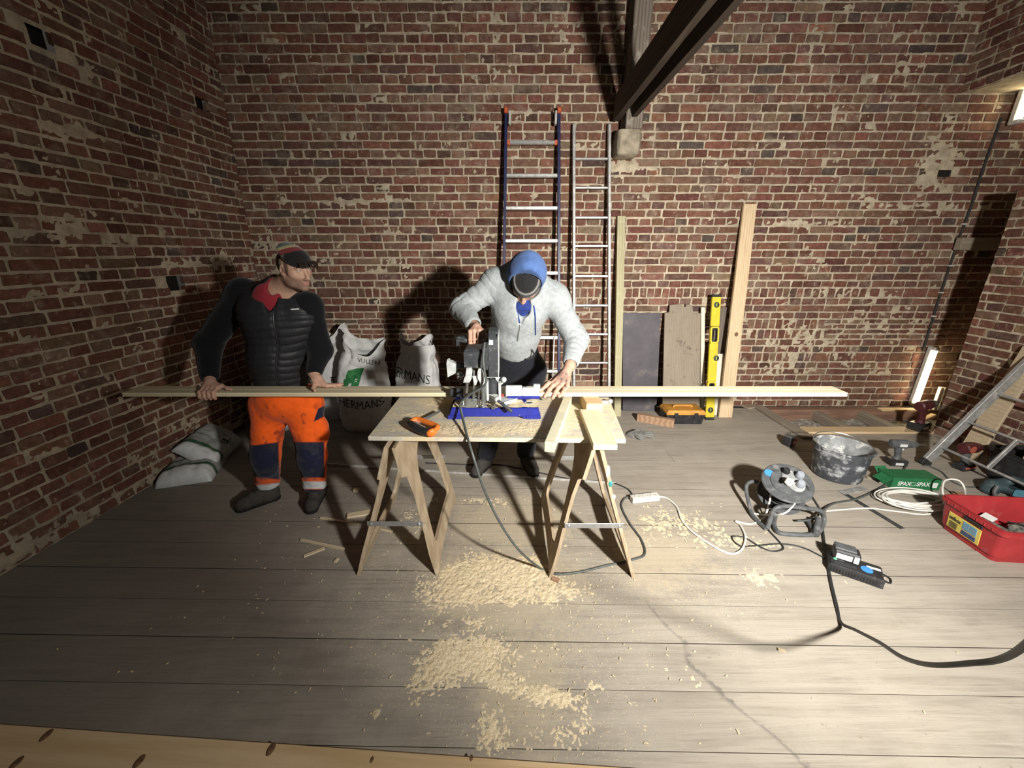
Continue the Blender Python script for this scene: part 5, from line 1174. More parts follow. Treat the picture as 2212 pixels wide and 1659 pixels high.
# ---------------------------------------------------------------- man at the saw: grey hoodie, blue hood
b2 = np.array([-.02, 2.82, 0.0])
h2 = Head(Y_(1135, 612, 2.52), (-.12, -.42, -.90), (.06, -.90, .43), .98)
nk = Y_(1128, 598, 2.64); ch = Y_(1122, 665, 2.66); be = Y_(1113, 718, 2.76); pv = Y_(1114, 770, 2.84)
sL, sR = Y_(1072, 611, 2.66), Y_(1197, 644, 2.62); eL, eR = Y_(998, 668, 2.60), Y_(1245, 735, 2.50); wL, wR = Y_(1028, 708, 2.37), Y_(1231, 790, 2.30)
ftL, ftR = (V3(aZ(1027, 1030)), V3(aZ(1052, 1006))), (V3(aZ(1154, 1030)), V3(aZ(1136, 1002)))
hL2, hR2 = Y_(1088, 800, 2.85), Y_(1148, 800, 2.85); aL2, aR2 = ftL[1] + np.array([.0, -.02, .09]), ftR[1] + np.array([.0, -.02, .09]); kL2, kR2 = (hL2 + aL2) / 2 + np.array([0, -.05, .0]), (hR2 + aR2) / 2 + np.array([0, -.05, .0])
S = SDF((-.52, 2.0, .0), (.55, 3.08, 1.75), .0045)
h2.carve(S)
S.cap(h2.P(0, -.035, -.06), nk, .056, .066, .04); S.cap(nk, ch, .07, .11, .06); S.cap(ch, be, .12, .115, .06); S.cap(be, pv, .115, .115, .06)
S.cap(nk, sL, .055, .056, .05); S.cap(nk, sR, .055, .056, .05); S.cap(sL, eL, .05, .042, .03); S.cap(eL, wL, .042, .029, .02); S.cap(sR, eR, .05, .042, .03); S.cap(eR, wR, .042, .031, .02)
for a, b, c in ((hL2, kL2, aL2), (hR2, kR2, aR2)): S.cap(pv, a, .10, .085, .05); S.cap(a, b, .075, .055, .04); S.cap(b, c, .05, .036, .03)
# right hand closed on the saw handle
hy = 2.30; hz = aY(1031, 735, hy).z
ks = [Y_(x, y, hy - .004) for x, y in ((1015, 716), (1024, 714), (1034, 714), (1045, 716))]
pm3 = (wL + np.mean(ks, 0)) / 2 + np.array([0, .006, .010]); S.cap(wL, pm3, .029, .026, .015)
for i, q in enumerate(ks):
    S.cap(wL * .45 + pm3 * .55, q, .021, .0125, .012); x = q[0]
    finger(S, [q, np.array([x + .001, hy - .026, hz + .010]), np.array([x + .001, hy - .024, hz - .014]), np.array([x, hy - .004, hz - .026])], .0108, .0088)
finger(S, [wL + np.array([.012, .018, -.012]), np.array([ks[3][0] + .004, hy + .030, hz + .022]), np.array([ks[3][0] - .004, hy + .030, hz - .006]), np.array([ks[2][0], hy + .018, hz - .024])], .0125, .009, .008)
# left hand pressing the plank against the fence
zt = PZ
kw = [Y_(x, y, PY0 + .055 - .012 * i) for i, (x, y) in enumerate(((1193, 820), (1203, 829), (1213, 835), (1226, 838)))]
for p, z in zip(kw, (.040, .043, .040, .034)): p[2] = zt + z
pm4 = (wR + np.mean(kw, 0)) / 2 + np.array([.004, 0, .006]); S.cap(wR, pm4, .030, .026, .015); tips2 = []
for i, q in enumerate(kw):
    S.cap(wR * .45 + pm4 * .55, q, .021, .0120, .012)
    tx = ((1180, 833, 1167, 845), (1187, 842, 1177, 857), (1200, 848, 1194, 860), (1215, 850, 1208, 856))[i]; front = i in (1, 2)
    m_ = Y_(tx[0], tx[1], PY0 + (.030, .004, -.002, .004)[i]); e_ = Y_(tx[2], tx[3], PY0 + (.012, -.010, -.010, -.008)[i])
    if i == 0: m_[2] = max(m_[2], zt + .014); e_[2] = zt + .0085
    finger(S, [q, (q * .45 + m_ * .55) + np.array([0, 0, .008]), m_, e_], .0132, .0106); dd = e_ - m_; tips2.append((e_ + np.array([-.001, -.0065, .0035]), tuple(dd), (-.2, -1, .5)))
finger(S, [wR + np.array([-.020, .018, -.014]), Y_(1192, 822, PY0 + .10), Y_(1181, 828, PY0 + .10), Y_(1172, 834, PY0 + .095)], .0125, .009, .008)
TAT = (.10, .085, .085)
def c2(V, N):
    C = h2.skincol(V, SKIN, (.15, .10, .08), (.42, .20, .16)); n = fbm(V, 75, 31, 3); lines = np.abs(np.sin(V[:, 0] * 260 + 9 * fbm(V, 30, 2, 2))) < .22
    for c, r in ((pm4 * .45 + np.mean(kw, 0) * .55 + np.array([.004, -.008, .016]), .040), (wR + np.array([0, 0, .01]), .022), (wL, .034), (ks[2] + np.array([0, -.02, -.004]), .012)):
        m = sstep(r, r * .75, np.linalg.norm(V - c, axis=1)); C = lerpc(C, TAT, m * np.clip(.40 + .45 * (n > .50) + .25 * lines, 0, .80))
    for k in kw: C = lerpc(C, TAT, sstep(.012, .008, np.linalg.norm(V - (k + np.array([-.012, -.012, -.002])), axis=1)) * (n > .45) * .6)
    return lerpc(C, (.55, .29, .22), (V[:, 2] < 1.4) * sstep(.5, .8, vnoise(V * 90, 7)) * .5)
p2 = sdf_part('person', S, M['skin'], None, b2, c2); p2.location = b2
tag(p2, 'man in grey hoodie with blue hood bending over the saw, hand on the plank', 'person')
h2.eyes(p2, b2); nails(p2, b2, tips2)
S = SDF(h2.c - .17, h2.c + .17, .004); S.ell(h2.P(0, -.006, .045), (.086, .105, .090), h2.R, .01); S.plane(h2.P(0, .09, .030), -(h2.R @ np.array([0, .25, 1.0])))
q0 = h2.P(0, .09, .030)
def rib(V, N): q = h2.L(V); band = q[:, 2] + .25 * (q[:, 1] - .09) - .030; return .0012 * np.sin(np.arctan2(q[:, 0], q[:, 1]) * 70) + .0045 * sstep(.050, .046, band)
def bc(V, N): q = h2.L(V); band = q[:, 2] + .25 * (q[:, 1] - .09) - .030; return lerpc(np.tile(np.array([.018, .018, .019]), (len(V), 1)), (.22, .21, .20), sstep(.040, .043, band) * sstep(.052, .049, band))
sdf_part('beanie', S, M['knit'], p2, b2, bc, rib)
# blue hood up over the beanie
S = SDF(h2.c - .30, h2.c + .30, .0055); hc = h2.P(0, -.05, .035)
S.ell(h2.P(0, -.035, .055), (.112, .125, .118), h2.R, .02); S.ell(h2.P(0, -.075, .03), (.110, .10, .115), h2.R, .04); S.cap(h2.P(0, -.06, -.03), nk, .105, .115, .05); S.cap(h2.P(0, -.05, .14), h2.P(0, -.09, .12), .05, .05, .05)
S.ell(h2.P(0, -.006, .040), (.095, .116, .102), h2.R, .0, True); S.cap(h2.P(0, .0, -.02), h2.P(0, .20, -.03), .090, .11, .0, sub=True); S.cap(h2.P(0, .03, -.06), nk + np.array([0, -.10, -.06]), .085, .075, .0, sub=True)
S.plane(h2.P(0, .022, .04), h2.R @ np.array([0, 1.0, .22]))
def hcol(V, N): q = h2.L(V); return lerpc(lerpc(np.tile(np.array([.085, .155, .36]), (len(V), 1)), (.045, .085, .21), sstep(.5, .7, fbm(V, 9, 3, 3)) * .7), (.03, .04, .06), sstep(.018, .012, np.linalg.norm(V - np.array(Y_(1160, 562, 2.52)), axis=1) + .01 * fbm(V, 60, 2, 2)) * .7)
sdf_part('hood', S, M['cloth'], p2, b2, hcol, lambda V, N: .006 * (fbm(V, 14, 6, 3) - .5), it=2)
# hoodie
S = SDF((-.56, 2.20, .90), (.58, 3.06, 1.72), .0065)
S.cap(nk, ch, .115, .165, .07); S.cap(ch, be, .17, .165, .06); S.cap(be, be * .55 + pv * .45, .165, .150, .05); S.cap(sL, sR, .082, .082, .08); S.cap(nk, sL, .090, .082, .06); S.cap(nk, sR, .090, .082, .06)
S.cap(sL, ch, .080, .135, .05); S.cap(sR, ch, .080, .135, .05)
S.cap(sL, eL, .080, .074, .04); S.cap(eL, wL + (eL - wL) * .22, .076, .052, .03); S.cap(sR, eR, .080, .073, .04); S.cap(eR, wR + (eR - wR) * .20, .074, .052, .03)
for w, e in ((wL, eL), (wR, eR)): d_ = (e - w) / np.linalg.norm(e - w); S.cap(w + d_ * .045, w + d_ * .10, .043, .045, .008); S.cap(w - d_ * .02, w + d_ * .035, .036, .036, .0, sub=True)
S.cap(h2.P(0, .0, -.05), nk + np.array([.0, -.16, .02]), .08, .065, .0, sub=True); S.cap(h2.P(0, 0, 0), nk + np.array([0, -.06, -.02]), .10, .07, .01, sub=True); S.ell(Y_(1131, 662, 2.49), (.046, .09, .070), None, .012, True); S.cap(Y_(1131, 668, 2.47), Y_(1124, 698, 2.50), .030, .012, .01, sub=True)
def hwr(V, N):
    a = .016 * (fbm(V * np.array([1, 1, 1]), 9, 44, 4) - .5)
    for (p, q, n_) in ((sL, eL, 7), (sR, eR, 8), (eL, wL, 5), (eR, wR, 7)):
        d_ = q - p; L2 = d_ @ d_; t = (V - p) @ d_ / L2; r = np.linalg.norm(V - p - np.clip(t, 0, 1)[:, None] * d_, axis=1); w = sstep(.125, .09, r) * sstep(-.1, .1, t) * sstep(1.1, .9, t)
        a += w * .0060 * (1 - np.abs(np.sin(t * n_ * 2.6 + 7 * fbm(V, 5, 9, 3)))) ** 2 * -1.1 * sstep(.40, .62, fbm(V, 7, 12, 2))
    return a
hood = sdf_part('hoodie', S, M['cloth'], p2, b2, lambda V, N: lerpc(np.tile(np.array([.36, .385, .39]), (len(V), 1)), (.28, .30, .31), sstep(.4, .6, fbm(V, 120, 4, 2)) * .6), hwr)
bv2 = BVHTree.FromPolygons([tuple(v.co) for v in hood.data.vertices], [tuple(p.vertices) for p in hood.data.polygons])
mb = MB(); pp = [on(bv2, *[Y_(x, y, 2.5)[i] for i in (0, 2)], b2)[0] for x, y in ((1122, 702), (1122, 712), (1120, 722), (1119, 732), (1118, 742))]; pp = [p for p in pp if p is not None]
if len(pp) > 1: mb.tube(pp, .0045, 6); mb.build('zip', M['zinc'], p2)
plain('string_blue', (.035, .08, .28), .8); plain('navy_cloth', (.025, .04, .17), .9, 0, .15, 40, .2)
for L in ([(1153, 660), (1156, 680), (1157, 700), (1158, 718), (1159, 730)], [(1116, 668), (1120, 684), (1123, 698)]):
    pp = []
    for x, y in L:
        w = Y_(x, y, 2.5); h = on(bv2, w[0], w[2], b2, .006)[0]; pp.append(h if h is not None else Vector(w - b2))
    mb = MB(); mb.tube(spline(pp, 4), .0042, 6); mb.build('drawstring', M['string_blue'], p2)
S = SDF(Y_(1132, 668, 2.52) - .11, Y_(1132, 668, 2.52) + .11, .006); S.cap(Y_(1130, 655, 2.555), Y_(1130, 690, 2.57), .05, .04, .02); S.cap(Y_(1120, 664, 2.52), Y_(1146, 664, 2.52), .022, .022, .02)
sdf_part('scarf', S, M['cloth'], p2, b2, (.025, .045, .20), lambda V, N: .012 * (fbm(V, 22, 9, 3) - .5))
# trousers and boots
S = SDF((-.42, 2.55, .06), (.42, 3.10, 1.10), .0070); S.cap(pv + np.array([0, 0, .06]), pv + np.array([0, 0, -.03]), .148, .155, .05)
for a, b, c, s_ in ((hL2, kL2, aL2, -1), (hR2, kR2, aR2, 1)): S.cap(pv + np.array([s_ * .05, 0, -.02]), a, .12, .108, .05); S.cap(a, b, .108, .085, .04); S.cap(b, c + np.array([0, 0, .03]), .085, .072, .03)
sdf_part('trousers', S, M['cloth'], p2, b2, (.013, .014, .019), lambda V, N: .014 * (fbm(V * np.array([1, 1, .7]), 10, 54, 3) - .5))
mb = MB(); mb.tube(spline([Vector(Y_(x, y, 2.665) - b2) for x, y in ((1138, 750), (1150, 757), (1153, 768), (1146, 774), (1136, 776))], 4), .006, 6); mb.build('pocket_edge', M['saw_black'], p2)
boot(p2, b2, aL2, ftL[0], ftL[1], (.055, .05, .045)); boot(p2, b2, aR2, ftR[0], ftR[1], (.055, .05, .045))
# ------------------------------------------------------------------ sacks, tools and cables on the floor
vcol('woven_sack', .75, .25, 200, .12, 25, .25); vcol('paper_sack', .85, .25, 160, .15, 20, .2); plain('sack_ink', (.035, .04, .035), .8); plain('sack_green', (.03, .20, .06), .75, 0, .2, 30)
def sack(name, lab, c, w, d, h, seed, lean=0, gape=0.0, rot=0.0, top=None):
    """open woven bag: a soft lofted body, pinched and folded at its mouth"""
    t = thing(name, lab, 'sack', c, (0, 0, rot), 'white woven sacks'); n, m = 56, 44; R = random.Random(seed)
    A = np.linspace(0, 2 * math.pi, n, endpoint=False); V = np.zeros((m, n, 3))
    for i in range(m):
        f = i / (m - 1); z = h * f; k = .93 + .14 * math.sin(min(1, f * 1.25) * math.pi) - .10 * max(0, f - .7) / .3; fl = 1 - .45 * sstep(.6, 1, np.array(f))
        e = .55 + .25 * f; x = np.sign(np.cos(A)) * np.abs(np.cos(A)) ** e * w / 2 * k * (1 + gape * max(0, f - .6)); y = np.sign(np.sin(A)) * np.abs(np.sin(A)) ** e * d / 2 * k * fl
        V[i] = np.stack([x + lean * f * f, y, np.full(n, z)], 1)
        if f < .06: V[i, :, :2] *= .90 + .10 * f / .06
    V[-1:, :, 2] += 0
    if top is not None: 
        T = top(A); V[:, :, 2] *= (1 + (T[None] - 1) * np.linspace(0, 1, m)[:, None] ** 2.2)
    P = V.reshape(-1, 3); rdir = np.stack([np.cos(A), np.sin(A), A * 0], 1)[None].repeat(m, 0).reshape(-1, 3)
    ww = np.clip(P[:, 2] / h, 0, 1.1); wr = .050 * (fbm(P * np.array([1.6, 1.6, 1.0]) + seed, 5, seed, 3) - .5) + .035 * (1 - np.abs(2 * fbm(P + seed * 2, 7, seed + 3, 2) - 1)) ** 4 * -1 + .016 * (fbm(P * np.array([2, 2, .7]), 22, seed + 7, 2) - .5)
    P = P + rdir * (wr * (.5 + .7 * ww))[:, None]; P[:, 2] = np.maximum(P[:, 2], 0)
    idx = np.arange(m * n).reshape(m, n); F = np.stack([idx[:-1], np.roll(idx[:-1], -1, 1), np.roll(idx[1:], -1, 1), idx[1:]], -1).reshape(-1, 4)
    o = np_mesh('bag', P, F, M['woven_sack'], t, np.tile(np.array((.62, .62, .61)), (len(P), 1)))
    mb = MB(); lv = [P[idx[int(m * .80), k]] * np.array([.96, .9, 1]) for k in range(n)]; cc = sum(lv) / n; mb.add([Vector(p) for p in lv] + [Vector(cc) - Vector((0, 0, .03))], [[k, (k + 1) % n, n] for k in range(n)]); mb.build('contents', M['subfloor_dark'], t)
    return t, o
def print_on(target, parent, text, x0, z0, size, mat, base, arc=0.0, yf=-1.0, stretch=1.0, tilt=0.0):
    """flat lettering laid onto the front (-y side) of a surface, letter by letter mesh"""
    cu = bpy.data.curves.new('lettering', 'FONT'); cu.body = text; cu.size = size; cu.resolution_u = 2; to = bpy.data.objects.new('lettering', cu); COL.objects.link(to)
    dg = bpy.context.evaluated_depsgraph_get(); me = bpy.data.meshes.new_from_object(to.evaluated_get(dg)); bpy.data.objects.remove(to)
    bm = __import__('bmesh').new(); bm.from_mesh(me); bmesh_ = __import__('bmesh'); bmesh_.ops.triangulate(bm, faces=bm.faces[:])
    for _ in range(2): bmesh_.ops.subdivide_edges(bm, edges=[e for e in bm.edges if e.calc_length() > size * .18], cuts=1, use_grid_fill=True)
    bmesh_.ops.triangulate(bm, faces=bm.faces[:]); bm.to_mesh(me); bm.free()
    bv = BVHTree.FromPolygons([tuple(v.co) for v in target.data.vertices], [tuple(p.vertices) for p in target.data.polygons]); W = max((v.co.x for v in me.vertices), default=1); ok = True
    for v in me.vertices:
        x = x0 + v.co.x * stretch; z = z0 + v.co.y + arc * ((v.co.x / W - .5) ** 2) * 4 * size + tilt * v.co.x; h = bv.ray_cast(Vector((x, yf, z)), Vector((0, 1, 0)))
        v.co = h[0] + Vector((0, -.0035, 0)) if h[0] is not None else Vector((x, -.16, z))
    me.materials.append(M[mat]); return link_mesh('lettering', me, parent)
def green_mark(target, parent, x0, z0, s):
    bv = BVHTree.FromPolygons([tuple(v.co) for v in target.data.vertices], [tuple(p.vertices) for p in target.data.polygons]); mb = MB(); N = 14
    for (ox, oz, W, H, a) in ((0, 0, .8, 1.15, -.35), (.62, .10, .75, 1.05, -.3), (.45, -.55, .7, .8, -.4), (-.42, -.55, .6, .7, -.35)):
        vs = []
        for i in range(N + 1):
            for j in range(N + 1):
                u, v = (i / N - .5) * W, (j / N - .5) * H; x = x0 + s * (ox + u - a * v); z = z0 + s * (oz + v + .15 * u); h = bv.ray_cast(Vector((x, -1, z)), Vector((0, 1, 0))); vs.append(h[0] + Vector((0, -.0035, 0)) if h[0] is not None else Vector((x, -.16, z)))
        mb.add(vs, [[i * (N + 1) + j, (i + 1) * (N + 1) + j, (i + 1) * (N + 1) + j + 1, i * (N + 1) + j + 1] for i in range(N) for j in range(N)])
    mb.build('printed_mark', M['sack_green'], parent)
s1, o1 = sack('rubble_sack', 'white woven sack with a green printed block, mouth sagging open', (-1.44, 3.72, 0), .46, .40, .86, 3, .04, .12, .05, lambda A: 1 + .14 * np.exp(-((np.mod(A - 2.7 + math.pi, 2 * math.pi) - math.pi) / .6) ** 2) + .03 * np.exp(-((np.mod(A - .3 + math.pi, 2 * math.pi) - math.pi) / .5) ** 2) - .15 * np.exp(-((np.mod(A + 1.4 + math.pi, 2 * math.pi) - math.pi) / .7) ** 2))
print_on(o1, s1, 'HERMANS', -.19, .265, .115, 'sack_ink', None, .35, stretch=.78, tilt=-.05); print_on(o1, s1, 'VULLEN', .0, .685, .055, 'sack_ink', None, 0, tilt=-.2); green_mark(o1, s1, -.06, .56, .105)
s2, o2 = sack('rubble_sack', 'white woven sack standing rightmost beside the saw bench, top folded over', (-.97, 3.95, 0), .44, .34, .78, 8, .02, .0, -.1, lambda A: 1 + .12 * np.exp(-((np.mod(A - .9 + math.pi, 2 * math.pi) - math.pi) / .55) ** 2) + .16 * np.exp(-((np.mod(A - 2.9 + math.pi, 2 * math.pi) - math.pi) / .4) ** 2))
print_on(o2, s2, 'HERMANS', -.26, .50, .12, 'sack_ink', None, -.1, stretch=.8, tilt=-.15)
mb = MB()
s3, o3 = sack('rubble_sack', 'white woven sack half hidden behind the arm of the man in the vest', (-1.86, 3.99, 0), .40, .34, .90, 14, .05, .1, .1, lambda A: 1 + .10 * np.cos(A * 2 + 1))
print_on(o3, s3, 'TUIN', .04, .42, .10, 'sack_ink', None, -.1, tilt=-.1)
s4, o4 = sack('rubble_sack', 'white woven sack in deep shadow behind the man in the vest, leftmost', (-2.28, 3.72, 0), .40, .36, .88, 21, -.02, .0, .2, lambda A: 1 + .08 * np.cos(A * 3))
# paper bags of mortar by the left wall
def paper_bag(lab, c, L, W, H, rot, seed, tiltm):
    t = thing('paper_sack', lab, 'sack', c, rot, None); n, m = 44, 30; U, W_ = np.meshgrid(np.linspace(-1, 1, n), np.linspace(-1, 1, m), indexing='ij'); Vs, Fs, Cs = [], [], []
    pp = np.stack([U * L, W_ * W, U * 0 + seed], -1); e = np.clip(1 - np.abs(U) ** 6, 0, 1) * np.clip(1 - np.abs(W_) ** 5, 0, 1); bul = H * (e ** .5) * (.75 + .5 * fbm(pp, 6, seed, 3)) - tiltm * np.exp(-((U + .12 + .1 * W_) / .10) ** 2) * H
    zt = np.maximum(bul, .006); xw = U * L / 2 * (1 + .05 * (fbm(pp, 4, seed + 2, 2) - .5)); yw = W_ * W / 2 * (1 + .08 * (fbm(pp, 4, seed + 5, 2) - .5))
    C = np.tile(np.array((.30, .31, .295)), (n * m, 1)); u = U.ravel(); w = W_.ravel(); C = lerpc(C, (.66, .68, .68), sstep(.62, .64, u + .08 * w)); C = lerpc(C, (.028, .085, .035), sstep(.46, .48, u + .08 * w) * sstep(.61, .59, u + .08 * w)); C = lerpc(C, (.5, .5, .48), (np.abs(u + .15) < .16) * (np.abs(w - .35) < .20))
    V1 = np.stack([xw, yw, zt], -1).reshape(-1, 3); V2 = np.stack([xw * .98, yw * .98, zt * 0 + .001], -1).reshape(-1, 3); idx = np.arange(n * m).reshape(n, m); F = np.stack([idx[:-1, :-1], idx[1:, :-1], idx[1:, 1:], idx[:-1, 1:]], -1).reshape(-1, 4)
    rim = np.concatenate([idx[:, 0], idx[-1, 1:], idx[-2::-1, -1], idx[0, -2:0:-1]]); k = len(rim); Fr = np.stack([rim, rim + n * m, np.roll(rim, -1) + n * m, np.roll(rim, -1)], -1)
    o = np_mesh('bag', np.concatenate([V1, V2]), np.concatenate([F, F[:, ::-1] + n * m, Fr]), M['paper_sack'], t, np.concatenate([C, C]), sharp=60)
    cu = bpy.data.curves.new('l', 'FONT'); cu.body = '[B]'; cu.size = .07; to = bpy.data.objects.new('l', cu); COL.objects.link(to); me = bpy.data.meshes.new_from_object(to.evaluated_get(bpy.context.evaluated_depsgraph_get())); bpy.data.objects.remove(to)
    bv = BVHTree.FromPolygons([tuple(v.co) for v in o.data.vertices], [tuple(p.vertices) for p in o.data.polygons])
    for v in me.vertices:
        x, y = -L * .10 + (v.co.x - .04) * 1, W * .15 + v.co.y; h = bv.ray_cast(Vector((x, y, 1)), Vector((0, 0, -1))); v.co = h[0] + Vector((0, 0, .003)) if h[0] else Vector((x, y, .1))
    me.materials.append(M['sack_ink']); link_mesh('lettering', me, t); return t
a, b = aZ(425, 988), aZ(374, 1048); d = b - a; c = (a + b) / 2; paper_bag('grey paper mortar sack with a green stripe lying flat on the boards', (c.x + .08, c.y, 0), d.length * 1.05, .36, .12, (0, 0, math.atan2(d.y, d.x)), 5, .3)
paper_bag('grey paper mortar sack with a green stripe slumped against the left wall', (-2.50, 3.0, .125), .44, .32, .10, (-.62, .06, math.atan2(-LU.y, -LU.x) + .12), 9, .3)
# ---- bucket
plain('bucket_black', (.06, .065, .075), .6, 0, .2, 20, .15, dirt=(.42, .43, .44), dirt_at=(.50, .68), dirt_scale=11); plain('plaster_dried', (.30, .31, .31), .9, 0, .25, 14, .4, dirt=(.60, .60, .58), dirt_at=(.5, .62), dirt_scale=10)
bc = (aZ(1755, 1012) + aZ(1878, 1003)) / 2; bc = aZ(1823, 962, .255); bc.z = 0; t = thing('bucket', 'black mixing bucket crusted with dried plaster', 'bucket', bc); r0, r1, bh = .158, .186, .255
mb = MB(); mb.lathe([(r0 * .9, .0), (r0, .008), (r0 + .004, .02), (r1 - .006, bh - .015), (r1 + .006, bh - .012), (r1 + .008, bh), (r1 - .004, bh + .002)], 44, None, cap=True); mb.f.pop(); mb.m.pop(); mb.build('shell', M['bucket_black'], t)
mb = MB(); mb.lathe([(r1 - .004, bh + .002), (r1 - .010, bh - .01), (r0 - .006, .02), (0, .014)], 44, None, cap=False); mb.f = [f[::1] for f in mb.f]; mb.build('inside', M['plaster_dried'], t)
mb = MB(); mb.tube([(r1 * math.cos(a) * 1.03, r1 * math.sin(a) * 1.03 + .0, bh + .006 + .02 * math.sin(a)) for a in np.linspace(0, math.pi, 24)], .004, 6); mb.build('handle', M['zinc'], t)
for sx in (-1, 1): mb = MB(); mb.box((sx * (r1 + .006), 0, bh - .02), (.02, .045, .04), .006); mb.build('ear', M['bucket_black'], t)
# ---- batteries, charger, drills
plain('tool_red', (.085, .018, .02), .5, 0, .2, 25, dirt=(.16, .10, .09), dirt_at=(.6, .75)); plain('orange_red', (.50, .12, .07), .5, 0, .2, 30); plain('tool_grey', (.10, .105, .11), .55, 0, .2, 25, dirt=(.22, .21, .2), dirt_at=(.58, .74)); plain('sticker_blue', (.06, .26, .62), .45, 0, .05); plain('sticker_white', (.62, .62, .6), .5, 0, .08, 60)
c = aZ(1702, 962); t = thing('battery', 'black and orange tool battery standing on the floor left of the bucket', 'battery', c, (0, 0, .35))
mb = MB(); mb.box((0, 0, .040), (.075, .075, .078), .008); mb.build('case', M['black_plastic'], t); mb = MB(); mb.box((.022, -.002, .062), (.045, .079, .028), .006); mb.build('stripe', M['orange_red'], t); mb = MB(); mb.box((.020, -.002, .024), (.048, .079, .022), .005); mb.build('stripe', M['orange_red'], t); mb = MB(); mb.box((0, 0, .088), (.05, .06, .022), .005); mb.build('slide_rail', M['tool_grey'], t)
mb = MB(); mb.box((.012, -.039, .044), (.03, .004, .016), .001); mb.build('label', M['sticker_white'], t)
c = aZ(1843, 1237); t = thing('battery_charger', 'black battery charger with a round blue sticker and green light', 'charger', c, (0, 0, -.62)); 
mb = MB(); mb.loft([[(sx * .115 * s, sy * .062 * s, z) for sx, sy in ((-1, -1), (1, -1), (1, 1), (-1, 1))] for z, s in ((0, .94), (.004, 1), (.042, 1), (.052, .93), (.053, .9))]); mb.build('case', M['black_plastic'], t)
for k in range(16): mb = MB(); mb.box((-.10 + .0125 * k, -.0625, .024), (.006, .004, .026), .001); mb.build('vent', M['black_rubber'], t)
mb = MB(); mb.lathe([(.026, 0), (.026, .0015), (0, .002)], 24, Matrix.Translation((.045, -.012, .053))); mb.build('sticker', M['sticker_blue'], t); mb = MB(); mb.box((.075, .020, .0535), (.06, .018, .002), .0005, (0, 0, .1)); mb.build('sticker_strip', M['sticker_white'], t)
mat_emit('green_light', (.1, 1, .25), 2.0); mb = MB(); mb.box((-.088, -.008, .0535), (.014, .010, .003), .001); mb.build('indicator', M['green_light'], t)
mb = MB(); mb.tube(spline([(.115, .0, .02), (.15, .01, .006), (.155, .05, .006), (.12, .075, .006)], 6), .004, 6); mb.build('cord', M['cord_black'], t)
for k in range(3): mb = MB(); mb.box((-.075 + .0, .035 - .022 * k, .0535), (.05, .004, .004), .001); mb.build('contact_slot', M['tool_grey'], t)
c2_ = Matrix.Rotation(-.62, 4, 'Z') @ Vector((-.045, .03, 0)); t = thing('battery', 'black battery with white label sitting in the charger', 'battery', (c.x + c2_.x, c.y + c2_.y, .054), (0, 0, -.55)); 
mb = MB(); mb.box((0, 0, .028), (.115, .075, .055), .008); mb.build('case', M['black_plastic'], t); mb = MB(); mb.box((-.01, 0, .062), (.095, .06, .014), .004); mb.build('slide_rail', M['tool_grey'], t); mb = MB(); mb.box((-.012, -.0385, .026), (.07, .003, .032), .001); mb.build('label', M['sticker_white'], t); mb = MB(); mb.box((.04, -.0385, .026), (.022, .003, .04), .001); mb.build('label', M['sticker_white'], t)
def drill(lab, c, rot, body, accent, sc=1.0, chuck=True, cat='drill'):
    """upright cordless drill: battery foot, raked grip, motor body pointing along +x"""
    t = thing('cordless_drill', lab, cat, c, rot); k = sc
    mb = MB(); mb.loft([[(x * k, y * k, z * k) for x, y in ((-.055 + i, -.038 + i), (.062 - i, -.038 + i), (.062 - i, .038 - i), (-.055 + i, .038 - i))] for z, i in ((0, .006), (.006, 0), (.045, 0), (.052, .006))]); mb.build('battery_pack', M['black_plastic'], t)
    mb = MB(); mb.box((.004 * k, -.0395 * k, .022 * k), (.055 * k, .003, .020 * k), .001); mb.build('label', M['sticker_white'], t)
    mb = MB(); mb.tube([(.0, 0, .045 * k), (.004 * k, 0, .07 * k), (-.004 * k, 0, .11 * k), (-.014 * k, 0, .15 * k)], [.030 * k, .021 * k, .021 * k, .026 * k], 12); mb.build('grip', M[body], t)
    mb = MB(); mb.tube([(-.072 * k, 0, .175 * k), (-.066 * k, 0, .175 * k), (-.03 * k, 0, .175 * k), (.03 * k, 0, .175 * k), (.055 * k, 0, .175 * k)], [.024 * k, .032 * k, .034 * k, .034 * k, .028 * k], 16); mb.build('motor_body', M[body], t)
    mb = MB(); mb.box((-.005 * k, -.033 * k, .175 * k), (.05 * k, .006, .022 * k), .001); mb.build('name_plate', M[accent], t)
    mb = MB(); mb.tube([(.055 * k, 0, .175 * k), (.075 * k, 0, .175 * k), (.078 * k, 0, .175 * k), (.105 * k, 0, .175 * k), (.118 * k, 0, .175 * k)], [.027 * k, .027 * k, .023 * k, .020 * k, .010 * k], 16); mb.build('chuck', M['tool_grey'], t)
    mb = MB(); mb.rod((.118 * k, 0, .175 * k), (.175 * k, 0, .175 * k), .003 * k, 6); mb.build('bit', M['rod_dark'], t)
    mb = MB(); mb.box((.020 * k, 0, .135 * k), (.018 * k, .016 * k, .028 * k), .004, (0, .3, 0)); mb.build('trigger', M[accent], t)
    return t
drill('dark cordless drill standing upright on its battery right of the bucket', aZ(1932, 1003), (0, 0, -.12), 'tool_grey', 'sticker_white', 1.06)
drill('dark red cordless drill standing on the new pine board near the low tube lamp', (aY(1984, 920, 3.575).x, 3.575, .0225), (0, 0, .35), 'tool_red', 'tool_red', 1.42)
